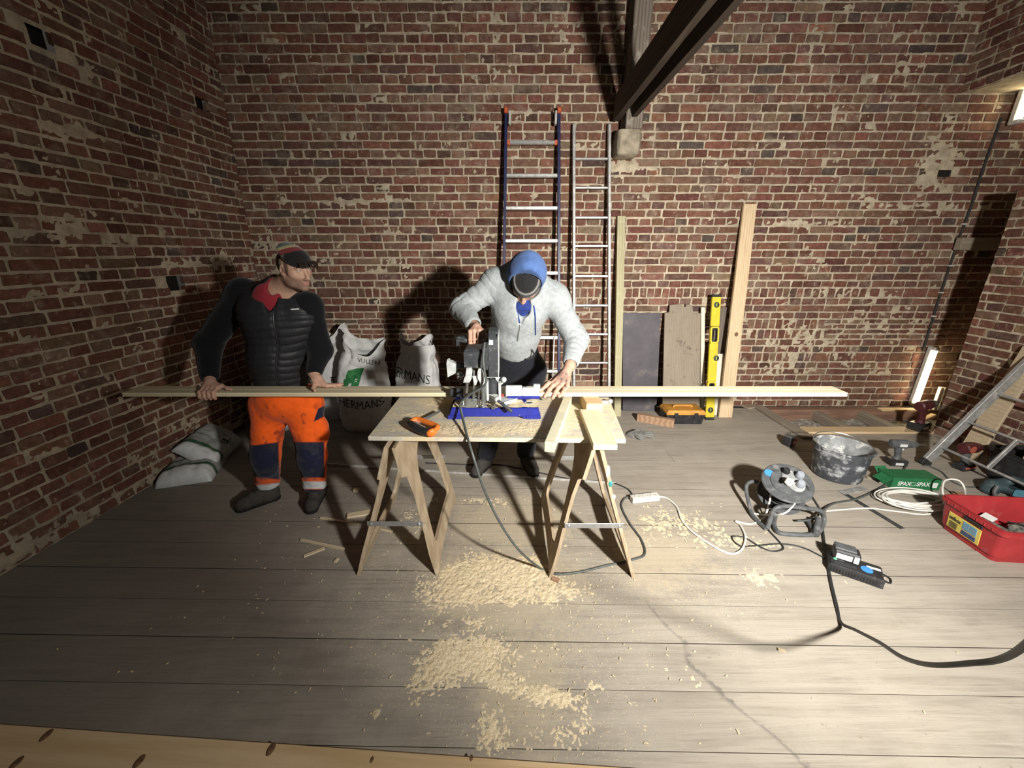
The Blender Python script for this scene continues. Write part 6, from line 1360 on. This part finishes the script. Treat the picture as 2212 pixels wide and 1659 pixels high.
# orange-marked drill lying on its side, and a matching battery, below the wide ladder
t = thing('cordless_drill', 'worn red drill with an orange disc seen between the ladder rungs', 'drill', (3.61, 2.86, .0), (0, 0, .2)); 
mb = MB(); mb.tube([(-.08, 0, .19), (-.07, 0, .19), (-.02, 0, .19), (.05, 0, .185), (.09, 0, .185), (.12, 0, .185)], [.036, .044, .046, .042, .030, .018], 18); mb.build('motor_body', M['tool_red'], t)
mb = MB(); mb.lathe([(.030, 0), (.030, .004), (0, .006)], 20, Matrix.Translation((-.045, -.043, .195)) @ Euler((math.pi / 2, 0, 0)).to_matrix().to_4x4()); mb.build('disc', M['orange_red'], t)
mb = MB(); mb.tube([(-.02, 0, .16), (-.01, 0, .10), (.0, 0, .05)], [.030, .024, .028], 12); mb.build('grip', M['tool_grey'], t); mb = MB(); mb.box((.01, 0, .022), (.13, .085, .05), .008); mb.build('battery_pack', M['black_plastic'], t); mb = MB(); mb.box((.01, -.044, .030), (.11, .006, .016), .003); mb.build('stripe', M['orange_red'], t); mb = MB(); mb.rod((.12, 0, .185), (.21, 0, .185), .0035, 6); mb.build('bit', M['rod_dark'], t)
# ---- steel square
plain('square_steel', (.10, .105, .105), .55, .6, .2, 25); a, b, c_ = aZ(1810, 1060, .003), aZ(1945, 1142, .003), aZ(1862, 1050, .003); mb = MB()
def strip(mb, a, b, w, h): d = (b - a); n = Vector((-d.y, d.x, 0)).normalized() * w; mb.prism([(a.x, a.y), (b.x, b.y), (b.x + n.x, b.y + n.y), (a.x + n.x, a.y + n.y)], h, Matrix.Translation((0, 0, .0)), .0005)
t = thing('steel_square', 'dark steel carpenter\'s square lying on the floorboards', 'square', (a.x, a.y, 0)); A0 = Vector((a.x, a.y, 0)); mb = MB(); strip(mb, a - A0, b - A0, .035, .0025); mb.build('long_arm', M['square_steel'], t); mb = MB(); strip(mb, a - A0, c_ - A0, -.05, .004); mb.build('short_arm', M['alu_dusty'], t)
# ---- power strip
c = (aZ(1365, 1084) + aZ(1420, 1078)) / 2; d = aZ(1420, 1078) - aZ(1365, 1084); t = thing('socket_strip', 'white socket strip lying at the foot of the right trestle', 'socket', c, (0, 0, math.atan2(d.y, d.x))); mb = MB(); mb.box((0, 0, .021), (.205, .056, .042), .006); mb.build('case', M['white_plastic'], t)
for k in range(3): mb = MB(); mb.lathe([(.019, .0425), (.019, .044), (.016, .044), (.015, .036), (0, .036)], 18, Matrix.Translation((-.06 + .06 * k, 0, 0)), cap=False); mb.build('socket', M['white_plastic'], t)
def cable(lab, pts, r, mat, n=7, name='power_cord'): mb = MB(); mb.tube(spline(pts, n), r, 7); return tag(mb.build(name, M[mat]), lab, 'cord')
F_ = lambda L, z=.006: [aZ(x, y, z) for x, y in L]
cable('white cord running from the socket strip to the cable reel', F_([(1418, 1072), (1440, 1076), (1462, 1095), (1474, 1125), (1500, 1152), (1545, 1182), (1580, 1196), (1603, 1186), (1610, 1160), (1600, 1135), (1590, 1126), (1620, 1132), (1650, 1118)], .007) + [aY(1662, 1085, 2.26), aY(1668, 1060, 2.30), aY(1680, 1056, 2.33), aY(1695, 1060, 2.34)], .0058, 'cord_white')
cable('thin black cord from the socket strip back behind the bench', F_([(1366, 1068), (1352, 1054), (1310, 1040), (1240, 1036), (1160, 1020), (1080, 1004), (1000, 1003), (920, 1000)], .005), .005, 'cord_black')
# ---- cable reel
rc = Vector((1.80, 2.30, 0)); t = thing('cable_reel', 'black cable reel with white plugs in its sockets and a blue sticker', 'cable reel', rc)
ax = Vector((-.16, -.42, .89)).normalized(); x_, y_, z_ = frame(ax, (0, 1, 0)); RM = Matrix((x_, y_, z_)).transposed().to_4x4(); RM.translation = Vector((.0, .02, .155))
pl_ = lambda p: RM @ Vector(p)
mb = MB(); mb.lathe([(.145, .075), (.148, .078), (.148, .086), (.143, .090), (.10, .092), (.098, .098), (0, .099)], 40, RM); mb.lathe([(.0, .07), (.145, .075)], 40, RM, cap=False); mb.build('top_flange', M['tool_grey'], t)
mb = MB(); mb.lathe([(0, -.078), (.138, -.076), (.14, -.070), (.138, -.066), (.0, -.064)], 40, RM); mb.build('bottom_flange', M['tool_grey'], t)
mb = MB(); mb.lathe([(.07, -.07), (.07, .075)], 24, RM, cap=False); mb.build('drum', M['black_plastic'], t)
mb = MB(); hp = []
for i in range(260): a = i * .27; lay = i / 260; hp.append(pl_(((.092 + .018 * ((i // 90) % 2)) * math.cos(a), (.092 + .018 * ((i // 90) % 2)) * math.sin(a), -.055 + .11 * abs(((i / 85) % 2) - 1))))
mb.tube(hp, .0065, 6); mb.build('wound_cable', M['cord_black'], t)
mb = MB(); mb.lathe([(.088, .098), (.090, .104), (.084, .108), (0, .109)], 32, RM @ Matrix.Diagonal((.62, .95, 1, 1)) @ Matrix.Translation((.05, 0, 0))); mb.build('socket_plate', M['plaster_dried'], t)
mb = MB(); mb.lathe([(.027, .0925), (.027, .0945), (0, .095)], 20, RM @ Matrix.Translation((-.075, .085, 0)) ); mb.build('sticker', M['sticker_blue'], t)
plain('plug_grey', (.27, .29, .33), .5, 0, .08); 
for (x, y, m) in ((.045, -.045, 'plug_grey'), (.075, .015, 'plug_grey')): mb = MB(); mb.lathe([(.022, .106), (.024, .112), (.024, .140), (.018, .150), (0, .152)], 18, RM @ Matrix.Translation((x, y, 0))); mb.build('plug', M[m], t)
mb = MB(); mb.tube([pl_((-.012, -.02, .115)), pl_((-.02, -.02, .150)), pl_((-.03, -.025, .162)), pl_((-.055, -.04, .165))], [.021, .021, .018, .009], 12); mb.build('plug', M['cord_white'], t)
mb = MB(); mb.lathe([(.022, .108), (.023, .116), (.018, .135), (0, .138)], 16, RM @ Matrix.Translation((.02, .065, 0))); mb.build('plug', M['black_rubber'], t)
def ftube(name, P, r=.0125, mat='tool_grey'): mb = MB(); mb.tube(spline(P, 6), r, 10); return mb.build(name, M[mat], t)
W = lambda x, y, Y: aY(x, y, Y) - rc
G = lambda x, y, z=.0125: aZ(x, y, z) - rc
ftube('frame', [W(1637, 1041, 2.42), W(1622, 1041, 2.42), W(1612, 1052, 2.42), G(1617, 1085, .05), G(1627, 1115, .014), G(1655, 1142, .014)])
ftube('frame', [G(1657, 1142, .016), W(1664, 1122, 2.13), W(1672, 1102, 2.13), W(1690, 1094, 2.13), W(1730, 1097, 2.14), W(1772, 1103, 2.16), G(1780, 1120, .05), G(1776, 1138, .02), G(1767, 1152, .014)], .0135)
ftube('frame', [W(1675, 1112, 2.12), G(1672, 1132, .018), G(1682, 1150, .014), G(1720, 1155, .014), G(1752, 1155, .014), G(1758, 1148, .016), G(1745, 1125, .02)], .0135)
mb = MB(); mb.rod(W(1768, 1121, 2.14), G(1762, 1156, .022), .018, 12); mb.build('crank_grip', M['tool_grey'], t)
mb = MB(); mb.rod(pl_((0, 0, -.08)), pl_((0, 0, -.10)), .02); mb.rod(pl_((0, 0, -.09)), W(1664, 1130, 2.13), .010); mb.build('axle', M['tool_grey'], t)
cable('white cord looping over the top of the cable reel', [rc + pl_((.05, -.045, .150)), aY(1702, 1046, 2.28), aY(1712, 1047, 2.26), aY(1722, 1062, 2.22), aY(1720, 1082, 2.18), aY(1708, 1098, 2.11), aY(1690, 1110, 2.09), aZ(1650, 1112, .03), aZ(1625, 1108, .01), aZ(1620, 1100, .008)], .0055, 'cord_white')
cable('black cord running from the cable reel towards the red crate', F_([(1722, 1125), (1755, 1122), (1772, 1108)], .03) + F_([(1800, 1088), (1850, 1078), (1900, 1055), (1940, 1030), (1955, 1010), (1950, 1003)], .007), .0065, 'cord_grey')
cable('thin black cord looping on the floor left of the battery charger', F_([(1660, 1145), (1690, 1178), (1688, 1188), (1665, 1190), (1640, 1180), (1610, 1162), (1585, 1158), (1583, 1166), (1602, 1180), (1640, 1178), (1690, 1175), (1735, 1183), (1790, 1210)], .005), .0042, 'cord_black')
# the lamp's own cable: up off the reel, down the floor and up to the lamp stand
lamp_pts = [rc + pl_((.02, .065, .138)), aY(1712, 1040, 2.34), aY(1735, 1042, 2.28), aY(1752, 1070, 2.2)] + [aZ(1775, 1110, .012), aZ(1778, 1150, .007), aZ(1785, 1200, .007), aZ(1796, 1260, .007), aZ(1808, 1310, .007), aZ(1817, 1345, .010)]
up_ = [aZ(1850, 1362, .09), aZ(1900, 1388, .26), aZ(1950, 1420, .42), aZ(2010, 1436, .56), aZ(2100, 1432, .70), aZ(2160, 1424, .78), aZ(2212, 1396, .90), aZ(2300, 1310, 1.12)]
cable('thick black cord rising from the floor to the work lamp out of view', lamp_pts + up_, .0068, 'cord_black', 10)
# ---- coil of white cable
R = random.Random(12); cc = aZ(1975, 1088); pts = []
for i in range(110):
    a = i * .52; k = 1 + .12 * math.sin(i * .31) + .1 * math.sin(i * .13 + 1); pts.append(Vector((cc.x + .22 * k * math.cos(a) + .02 * math.sin(i * .21), cc.y + .105 * k * math.sin(a) + .02 * math.sin(i * .17), .008 + .0035 * (i % 12) + .012 * (math.sin(i * .7) + 1))))
pts += F_([(2010, 1110), (1940, 1105), (1880, 1098), (1830, 1100), (1785, 1104)], .006)
cable('loose coil of white cable beside the green screw box', pts, .0052, 'cord_white', 4, 'cable_coil')
cable('white cable loop standing up behind the red crate', [aZ(2042, 1085, .01), aY(2036, 1060, 2.42), aY(2040, 1040, 2.42), aY(2056, 1035, 2.40), aY(2074, 1040, 2.38), aY(2084, 1058, 2.36), aZ(2080, 1082, .01), aZ(2050, 1078, .01), aZ(2022, 1082, .01)], .0055, 'cord_white', 7, 'cable_loop')
# ---- green screw box with lettering
plain('box_green', (.018, .14, .05), .6, 0, .1, 20); a, b = aZ(1924, 1056), aZ(2028, 1060); d = b - a; L = d.length; t = thing('screw_box', 'green cardboard screw box lettered SPAX, flap torn open', 'box', a, (0, 0, math.atan2(d.y, d.x)))
mb = MB(); mb.box((L / 2, .07, .045), (L, .14, .09), .002); mb.build('carton', M['box_green'], t); mb = MB(); mb.box((-.035, .05, .065), (.07, .10, .002), .0005, (0, -.5, .1)); mb.build('flap', M['box_green'], t); mb = MB(); mb.box((.035, .16, .075), (.09, .05, .002), .0005, (.7, 0, .1)); mb.build('flap', M['box_green'], t)
for x0 in (.035, .165):
    cu = bpy.data.curves.new('l', 'FONT'); cu.body = 'SPAX'; cu.size = .045; cu.offset = .0012; to = bpy.data.objects.new('l', cu); COL.objects.link(to); me = bpy.data.meshes.new_from_object(to.evaluated_get(bpy.context.evaluated_depsgraph_get())); bpy.data.objects.remove(to)
    for v in me.vertices: v.co = Vector((x0 + v.co.x * .85, -.0012, .032 + v.co.y))
    me.materials.append(M['sticker_white']); link_mesh('lettering', me, t)
mb = MB(); mb.box((.29, -.001, .042), (.035, .002, .04), .0005); mb.build('label', M['sticker_white'], t)
mb = MB(); T0 = Matrix.Translation((.142, -.0005, .046)) @ Euler((math.pi / 2, 0, 0)).to_matrix().to_4x4(); mb.tube([T0 @ Vector((.018 * math.cos(a), .014 * math.sin(a), 0)) for a in np.linspace(0, 6.283, 20)], .0012, 4); mb.build('logo_ring', M['sticker_white'], t)
# ---- red crate
plain('crate_red', (.36, .030, .034), .5, 0, .1, 8, dirt=(.33, .06, .06), dirt_at=(.55, .75)); plain('crate_label', (.66, .53, .12), .5, 0, .05); plain('label_blue', (.16, .30, .42), .5, 0, .1, 40); plain('label_navy', (.05, .08, .2), .5); plain('debris', (.20, .19, .16), .8, 0, .4, 40, .3, dirt=(.45, .45, .4), dirt_at=(.55, .65)); plain('tool_teal', (.045, .075, .085), .5, 0, .2, 18, dirt=(.13, .14, .13), dirt_at=(.55, .72)); plain('teal_plate', (.07, .20, .27), .5, 0, .1)
q0, q1 = aZ(2032, 1137), aZ(2142, 1213); d = q1 - q0; ang = math.atan2(d.y, d.x); Lc = d.length; t = thing('storage_crate', 'open red plastic crate with a yellow picture label', 'crate', (q0.x, q0.y, 0), (0, 0, ang)); Wc, Hc = .52, .215
# local x runs along the labelled short side, local y into the picture's right
def ring_at(z, e, r=.03): 
    out = []
    for cx, cy, a0 in ((Lc + e - r, -e + r, -math.pi / 2), (Lc + e - r, Wc + e - r, 0), (-e + r, Wc + e - r, math.pi / 2), (-e + r, -e + r, math.pi)):
        for k in range(5): a = a0 + k * math.pi / 8; out.append((cx + r * math.cos(a), cy + r * math.sin(a), z))
    return out
def crate(t, mat, Lc, Wc, Hc, ring_at, wall=.006):
    mb = MB(); mb.loft([ring_at(0, 0), ring_at(.03, .004), ring_at(.032, .010), ring_at(Hc - .035, .026), ring_at(Hc - .033, .036), ring_at(Hc - .012, .037), ring_at(Hc - .010, .030), ring_at(Hc, .032), ring_at(Hc, .022), ring_at(.012, -.004)], True, True); return mb.build('tub', M[mat], t, sharp=30)
tub = crate(t, 'crate_red', Lc, Wc, Hc, ring_at)
sl = .016
mb = MB(); mb.box((Lc * .44, -.0195, .092), (Lc * .62, .004, .10), .001, (.108, 0, 0)); lab_ = mb.build('picture_label', M['crate_label'], t)
def on_lab(x, z, w, h, mat, nm): mb = MB(); mb.box((Lc * .44 + x, -.0225 - .108 * (z), .092 + z), (w, .003, h), .0005, (.108, 0, 0)); mb.build(nm, M[mat], lab_)
Wl = Lc * .62
for i in range(2): on_lab(Wl * (.08 + .22 * i), .018, Wl * .20, .050, 'label_blue', 'picture'); on_lab(Wl * (.08 + .22 * i), -.028, Wl * .20, .026, 'label_navy', 'picture')
for i in range(6): on_lab(-Wl * .30, -.005 - .007 * i, Wl * .26, .002, 'sack_ink', 'text_line')
cu = bpy.data.curves.new('l', 'FONT'); cu.body = 'unibox'; cu.size = .034; cu.offset = .001; to = bpy.data.objects.new('l', cu); COL.objects.link(to); me = bpy.data.meshes.new_from_object(to.evaluated_get(bpy.context.evaluated_depsgraph_get())); bpy.data.objects.remove(to)
for v in me.vertices: z = .010 + v.co.y; v.co = Vector((Lc * .44 - Wl * .45 + v.co.x * .75, -.0240 - .108 * z, .092 + z))
me.materials.append(M['sack_ink']); link_mesh('lettering', me, lab_)
mb = MB(); mb.box((Lc * .58, -.0285, Hc - .052), (.11, .008, .020), .004); mb.build('hand_slot', M['black_rubber'], t)
for k in range(7): mb = MB(); mb.box((Lc * (.08 + .14 * k), -.034, Hc - .022), (.004, .012, .02), .001); mb.build('rim_rib', M['crate_red'], t)
def in_crate(x, y, z): return Matrix.Translation((q0.x, q0.y, 0)) @ Matrix.Rotation(ang, 4, 'Z') @ Vector((x, y, z))
p = in_crate(Lc * .35, .16, .015); mb = MB(); R = random.Random(2)
o = thing('plastic_packet', 'clear and green packet lying in the red crate', 'packet', p, (0, 0, ang)); mb.box((0, 0, .05), (.15, .10, .075), .012, (.2, .1, .3)); mb.build('pouch', M['debris'], o); mb = MB(); mb.box((.02, -.03, .083), (.10, .035, .012), .004, (.2, .1, .3)); mb.build('card', M['box_green'], o); mb = MB(); mb.box((-.05, .02, .10), (.06, .06, .006), .002, (.5, .1, .3)); mb.build('card', M['sticker_white'], o)
p = in_crate(Lc * .5, .33, .015); o = thing('tool_pouch', 'dark bundle of fittings lying in the red crate', 'tool', p, (0, 0, ang)); mb = MB(); mb.box((0, 0, .045), (.17, .12, .085), .02, (.1, .2, .2)); mb.build('pouch', M['debris'], o); mb = MB(); mb.tube(spline([(-.08, -.05, .09), (0, -.02, .115), (.06, .03, .11), (.1, .09, .09)], 6), .005, 6); mb.build('lead', M['cord_black'], o)
# ---- teal power tool behind the crate
c = Vector((3.47, 2.50, 0)); t = thing('reciprocating_saw', 'dusty dark blue power tool lying behind the red crate', 'power tool', c, (0, 0, -.30)); t.scale = (1, 1, .74); S = SDF((-.12, -.16, -.01), (.48, .16, .24), .006)
S.cap((-.02, 0, .10), (.12, 0, .095), .052, .07, .03); S.cap((.12, 0, .085), (.36, -.02, .08), .072, .055, .03); S.cap((-.03, 0, .12), (.06, .0, .175), .03, .030, .02); S.cap((.05, 0, .18), (.16, 0, .16), .028, .03, .02); S.cap((-.04, 0, .10), (-.045, 0, .05), .045, .05, .02); S.ell((.06, 0, .125), (.045, .1, .022), None, .01, True); S.plane((0, 0, .004), (0, 0, -1))
sdf_part('body', S, M['tool_teal'], t, np.zeros(3), (1, 1, 1)); mb = MB(); mb.box((.10, -.068, .085), (.13, .02, .075), .010, (0, 0, 0)); mb.build('side_plate', M['teal_plate'], t)
mb = MB(); mb.tube(spline([(-.055, -.06, .13), (-.07, -.075, .08), (-.05, -.085, .03), (.02, -.09, .012)], 5), .012, 8); mb.build('shoe', M['tool_grey'], t); mb = MB(); mb.lathe([(.03, 0), (.034, .01), (.034, .03), (.02, .036)], 18, Matrix.Translation((.25, -.06, .05)) @ Euler((math.pi / 2, 0, 0)).to_matrix().to_4x4()); mb.build('boss', M['black_plastic'], t)
cable('dark cord from the blue power tool across the floor to the ladder foot', F_([(2112, 1052), (2080, 1050), (2050, 1035), (2035, 1020), (2010, 1008), (1994, 1005)], .006), .0055, 'cord_grey')
# ---- black crate with timber offcuts
def ring_b(Lb_, Wb_):
    def ring(z, e, r=.03):
        out = []
        for cx, cy, a0 in ((Lb_ + e - r, -e + r, -math.pi / 2), (Lb_ + e - r, Wb_ + e - r, 0), (-e + r, Wb_ + e - r, math.pi / 2), (-e + r, -e + r, math.pi)):
            for k in range(4): a = a0 + k * math.pi / 6; out.append((cx + r * math.cos(a), cy + r * math.sin(a), z))
        return out
    return ring
kx, ky, ka = 3.64, 2.58, -.04; t = thing('storage_crate', 'black plastic crate holding short timber offcuts behind the ladder', 'crate', (kx + .035, ky - .02, 0), (0, 0, ka)); crate(t, 'black_plastic', .36, .20, .25, ring_b(.36, .20))
wood('offcut_pine', (.66, .52, .33), (.54, .40, .23), 2, 1.5, .7)
for i, (x, y, h_, w) in enumerate(((.09, .07, .27, .05), (.16, .11, .29, .06), (.24, .07, .28, .055), (.29, .12, .30, .05))):
    mb = MB(); mb.box((0, 0, h_ / 2), (w, .04, h_), .003); o = mb.build('timber_offcut', M['offcut_pine']); v = Matrix.Rotation(ka, 4, 'Z') @ Vector((x, y, 0)); o.location = (kx + .035 + v.x, ky - .02 + v.y, .014); o.rotation_euler = (.04 * i, .05, .2 * i)
    tag(o, ('short pale offcut in the black crate, nearest the ladder foot', 'short pale offcut in the black crate, second from the ladder foot', 'short pale offcut in the black crate, third from the ladder foot', 'tallest pale offcut at the far end of the black crate')[i], 'offcut', 'offcuts in the black crate')
# ---- slivers and scraps round the left trestle
wood('sliver_pine', (.62, .52, .36), (.50, .40, .26), 0, 2, .75)
def sliver(lab, a, b, w, h, name='wood_sliver', mat='sliver_pine'):
    a, b = aZ(*a), aZ(*b); d = b - a; mb = MB(); mb.box((0, 0, h / 2), (d.length, w, h), .001); o = mb.build(name, M[mat]); o.location = (a + b) / 2; o.location.z = .0; o.rotation_euler = (0, 0, math.atan2(d.y, d.x)); return tag(o, lab, 'offcut')
sliver('long thin pine sliver on the floor left of the left trestle', (650, 1168), (745, 1188), .014, .012); sliver('short pine sliver lying alone below the long one', (656, 1203), (701, 1185), .022, .008); sliver('thin sliver lying by the boots of the man in the vest', (692, 1120), (775, 1133), .016, .010)
sliver('flat pale offcut leaning past the foot of the left trestle', (750, 1116), (800, 1108), .05, .012); sliver('small pale cube of pine between the trestle and the boots', (765, 1061), (775, 1062), .026, .022, 'wood_block'); sliver('tiny pale chip of pine near the left trestle foot', (723, 1216), (731, 1208), .016, .010, 'wood_block')
sliver('thin strip under the left trestle, past its front leg', (818, 1144), (848, 1150), .012, .008); sliver('reddish chip of bark at the right trestle foot', (1192, 1250), (1208, 1256), .03, .006, 'wood_block', 'offcut_wood'); sliver('pale chip lying alone on the open floor in front', (1680, 1404), (1696, 1408), .012, .008, 'wood_block'); sliver('brown scrap of board behind the white cable coil', (1925, 1035), (1868, 1030), .06, .015, 'timber_offcut', 'grey_timber')
c = aZ(2070, 1075); mb = MB(); mb.loft([[(x * s, y * s, z) for x, y in ((-.05, -.03), (.03, -.04), (.055, .02), (-.01, .045))] for z, s in ((0, .9), (.02, 1), (.032, .8))]); o = mb.build('brick_chip', M['brick_red'] if 'brick_red' in M else M['offcut_wood']); o.location = c; tag(o, 'reddish brick fragment on the floor behind the red crate', 'brick')
# pale line of an aluminium edging lying on the floor behind the bench
a, b = aZ(700, 1003, .004), aZ(1330, 1044, .004); mb = MB(); mb.bar(a, b, .008, .022, (0, 0, 1), .001); tag(mb.build('metal_strip', M['alu_flat']), 'long thin metal strip lying on the floor behind the bench', 'strip')
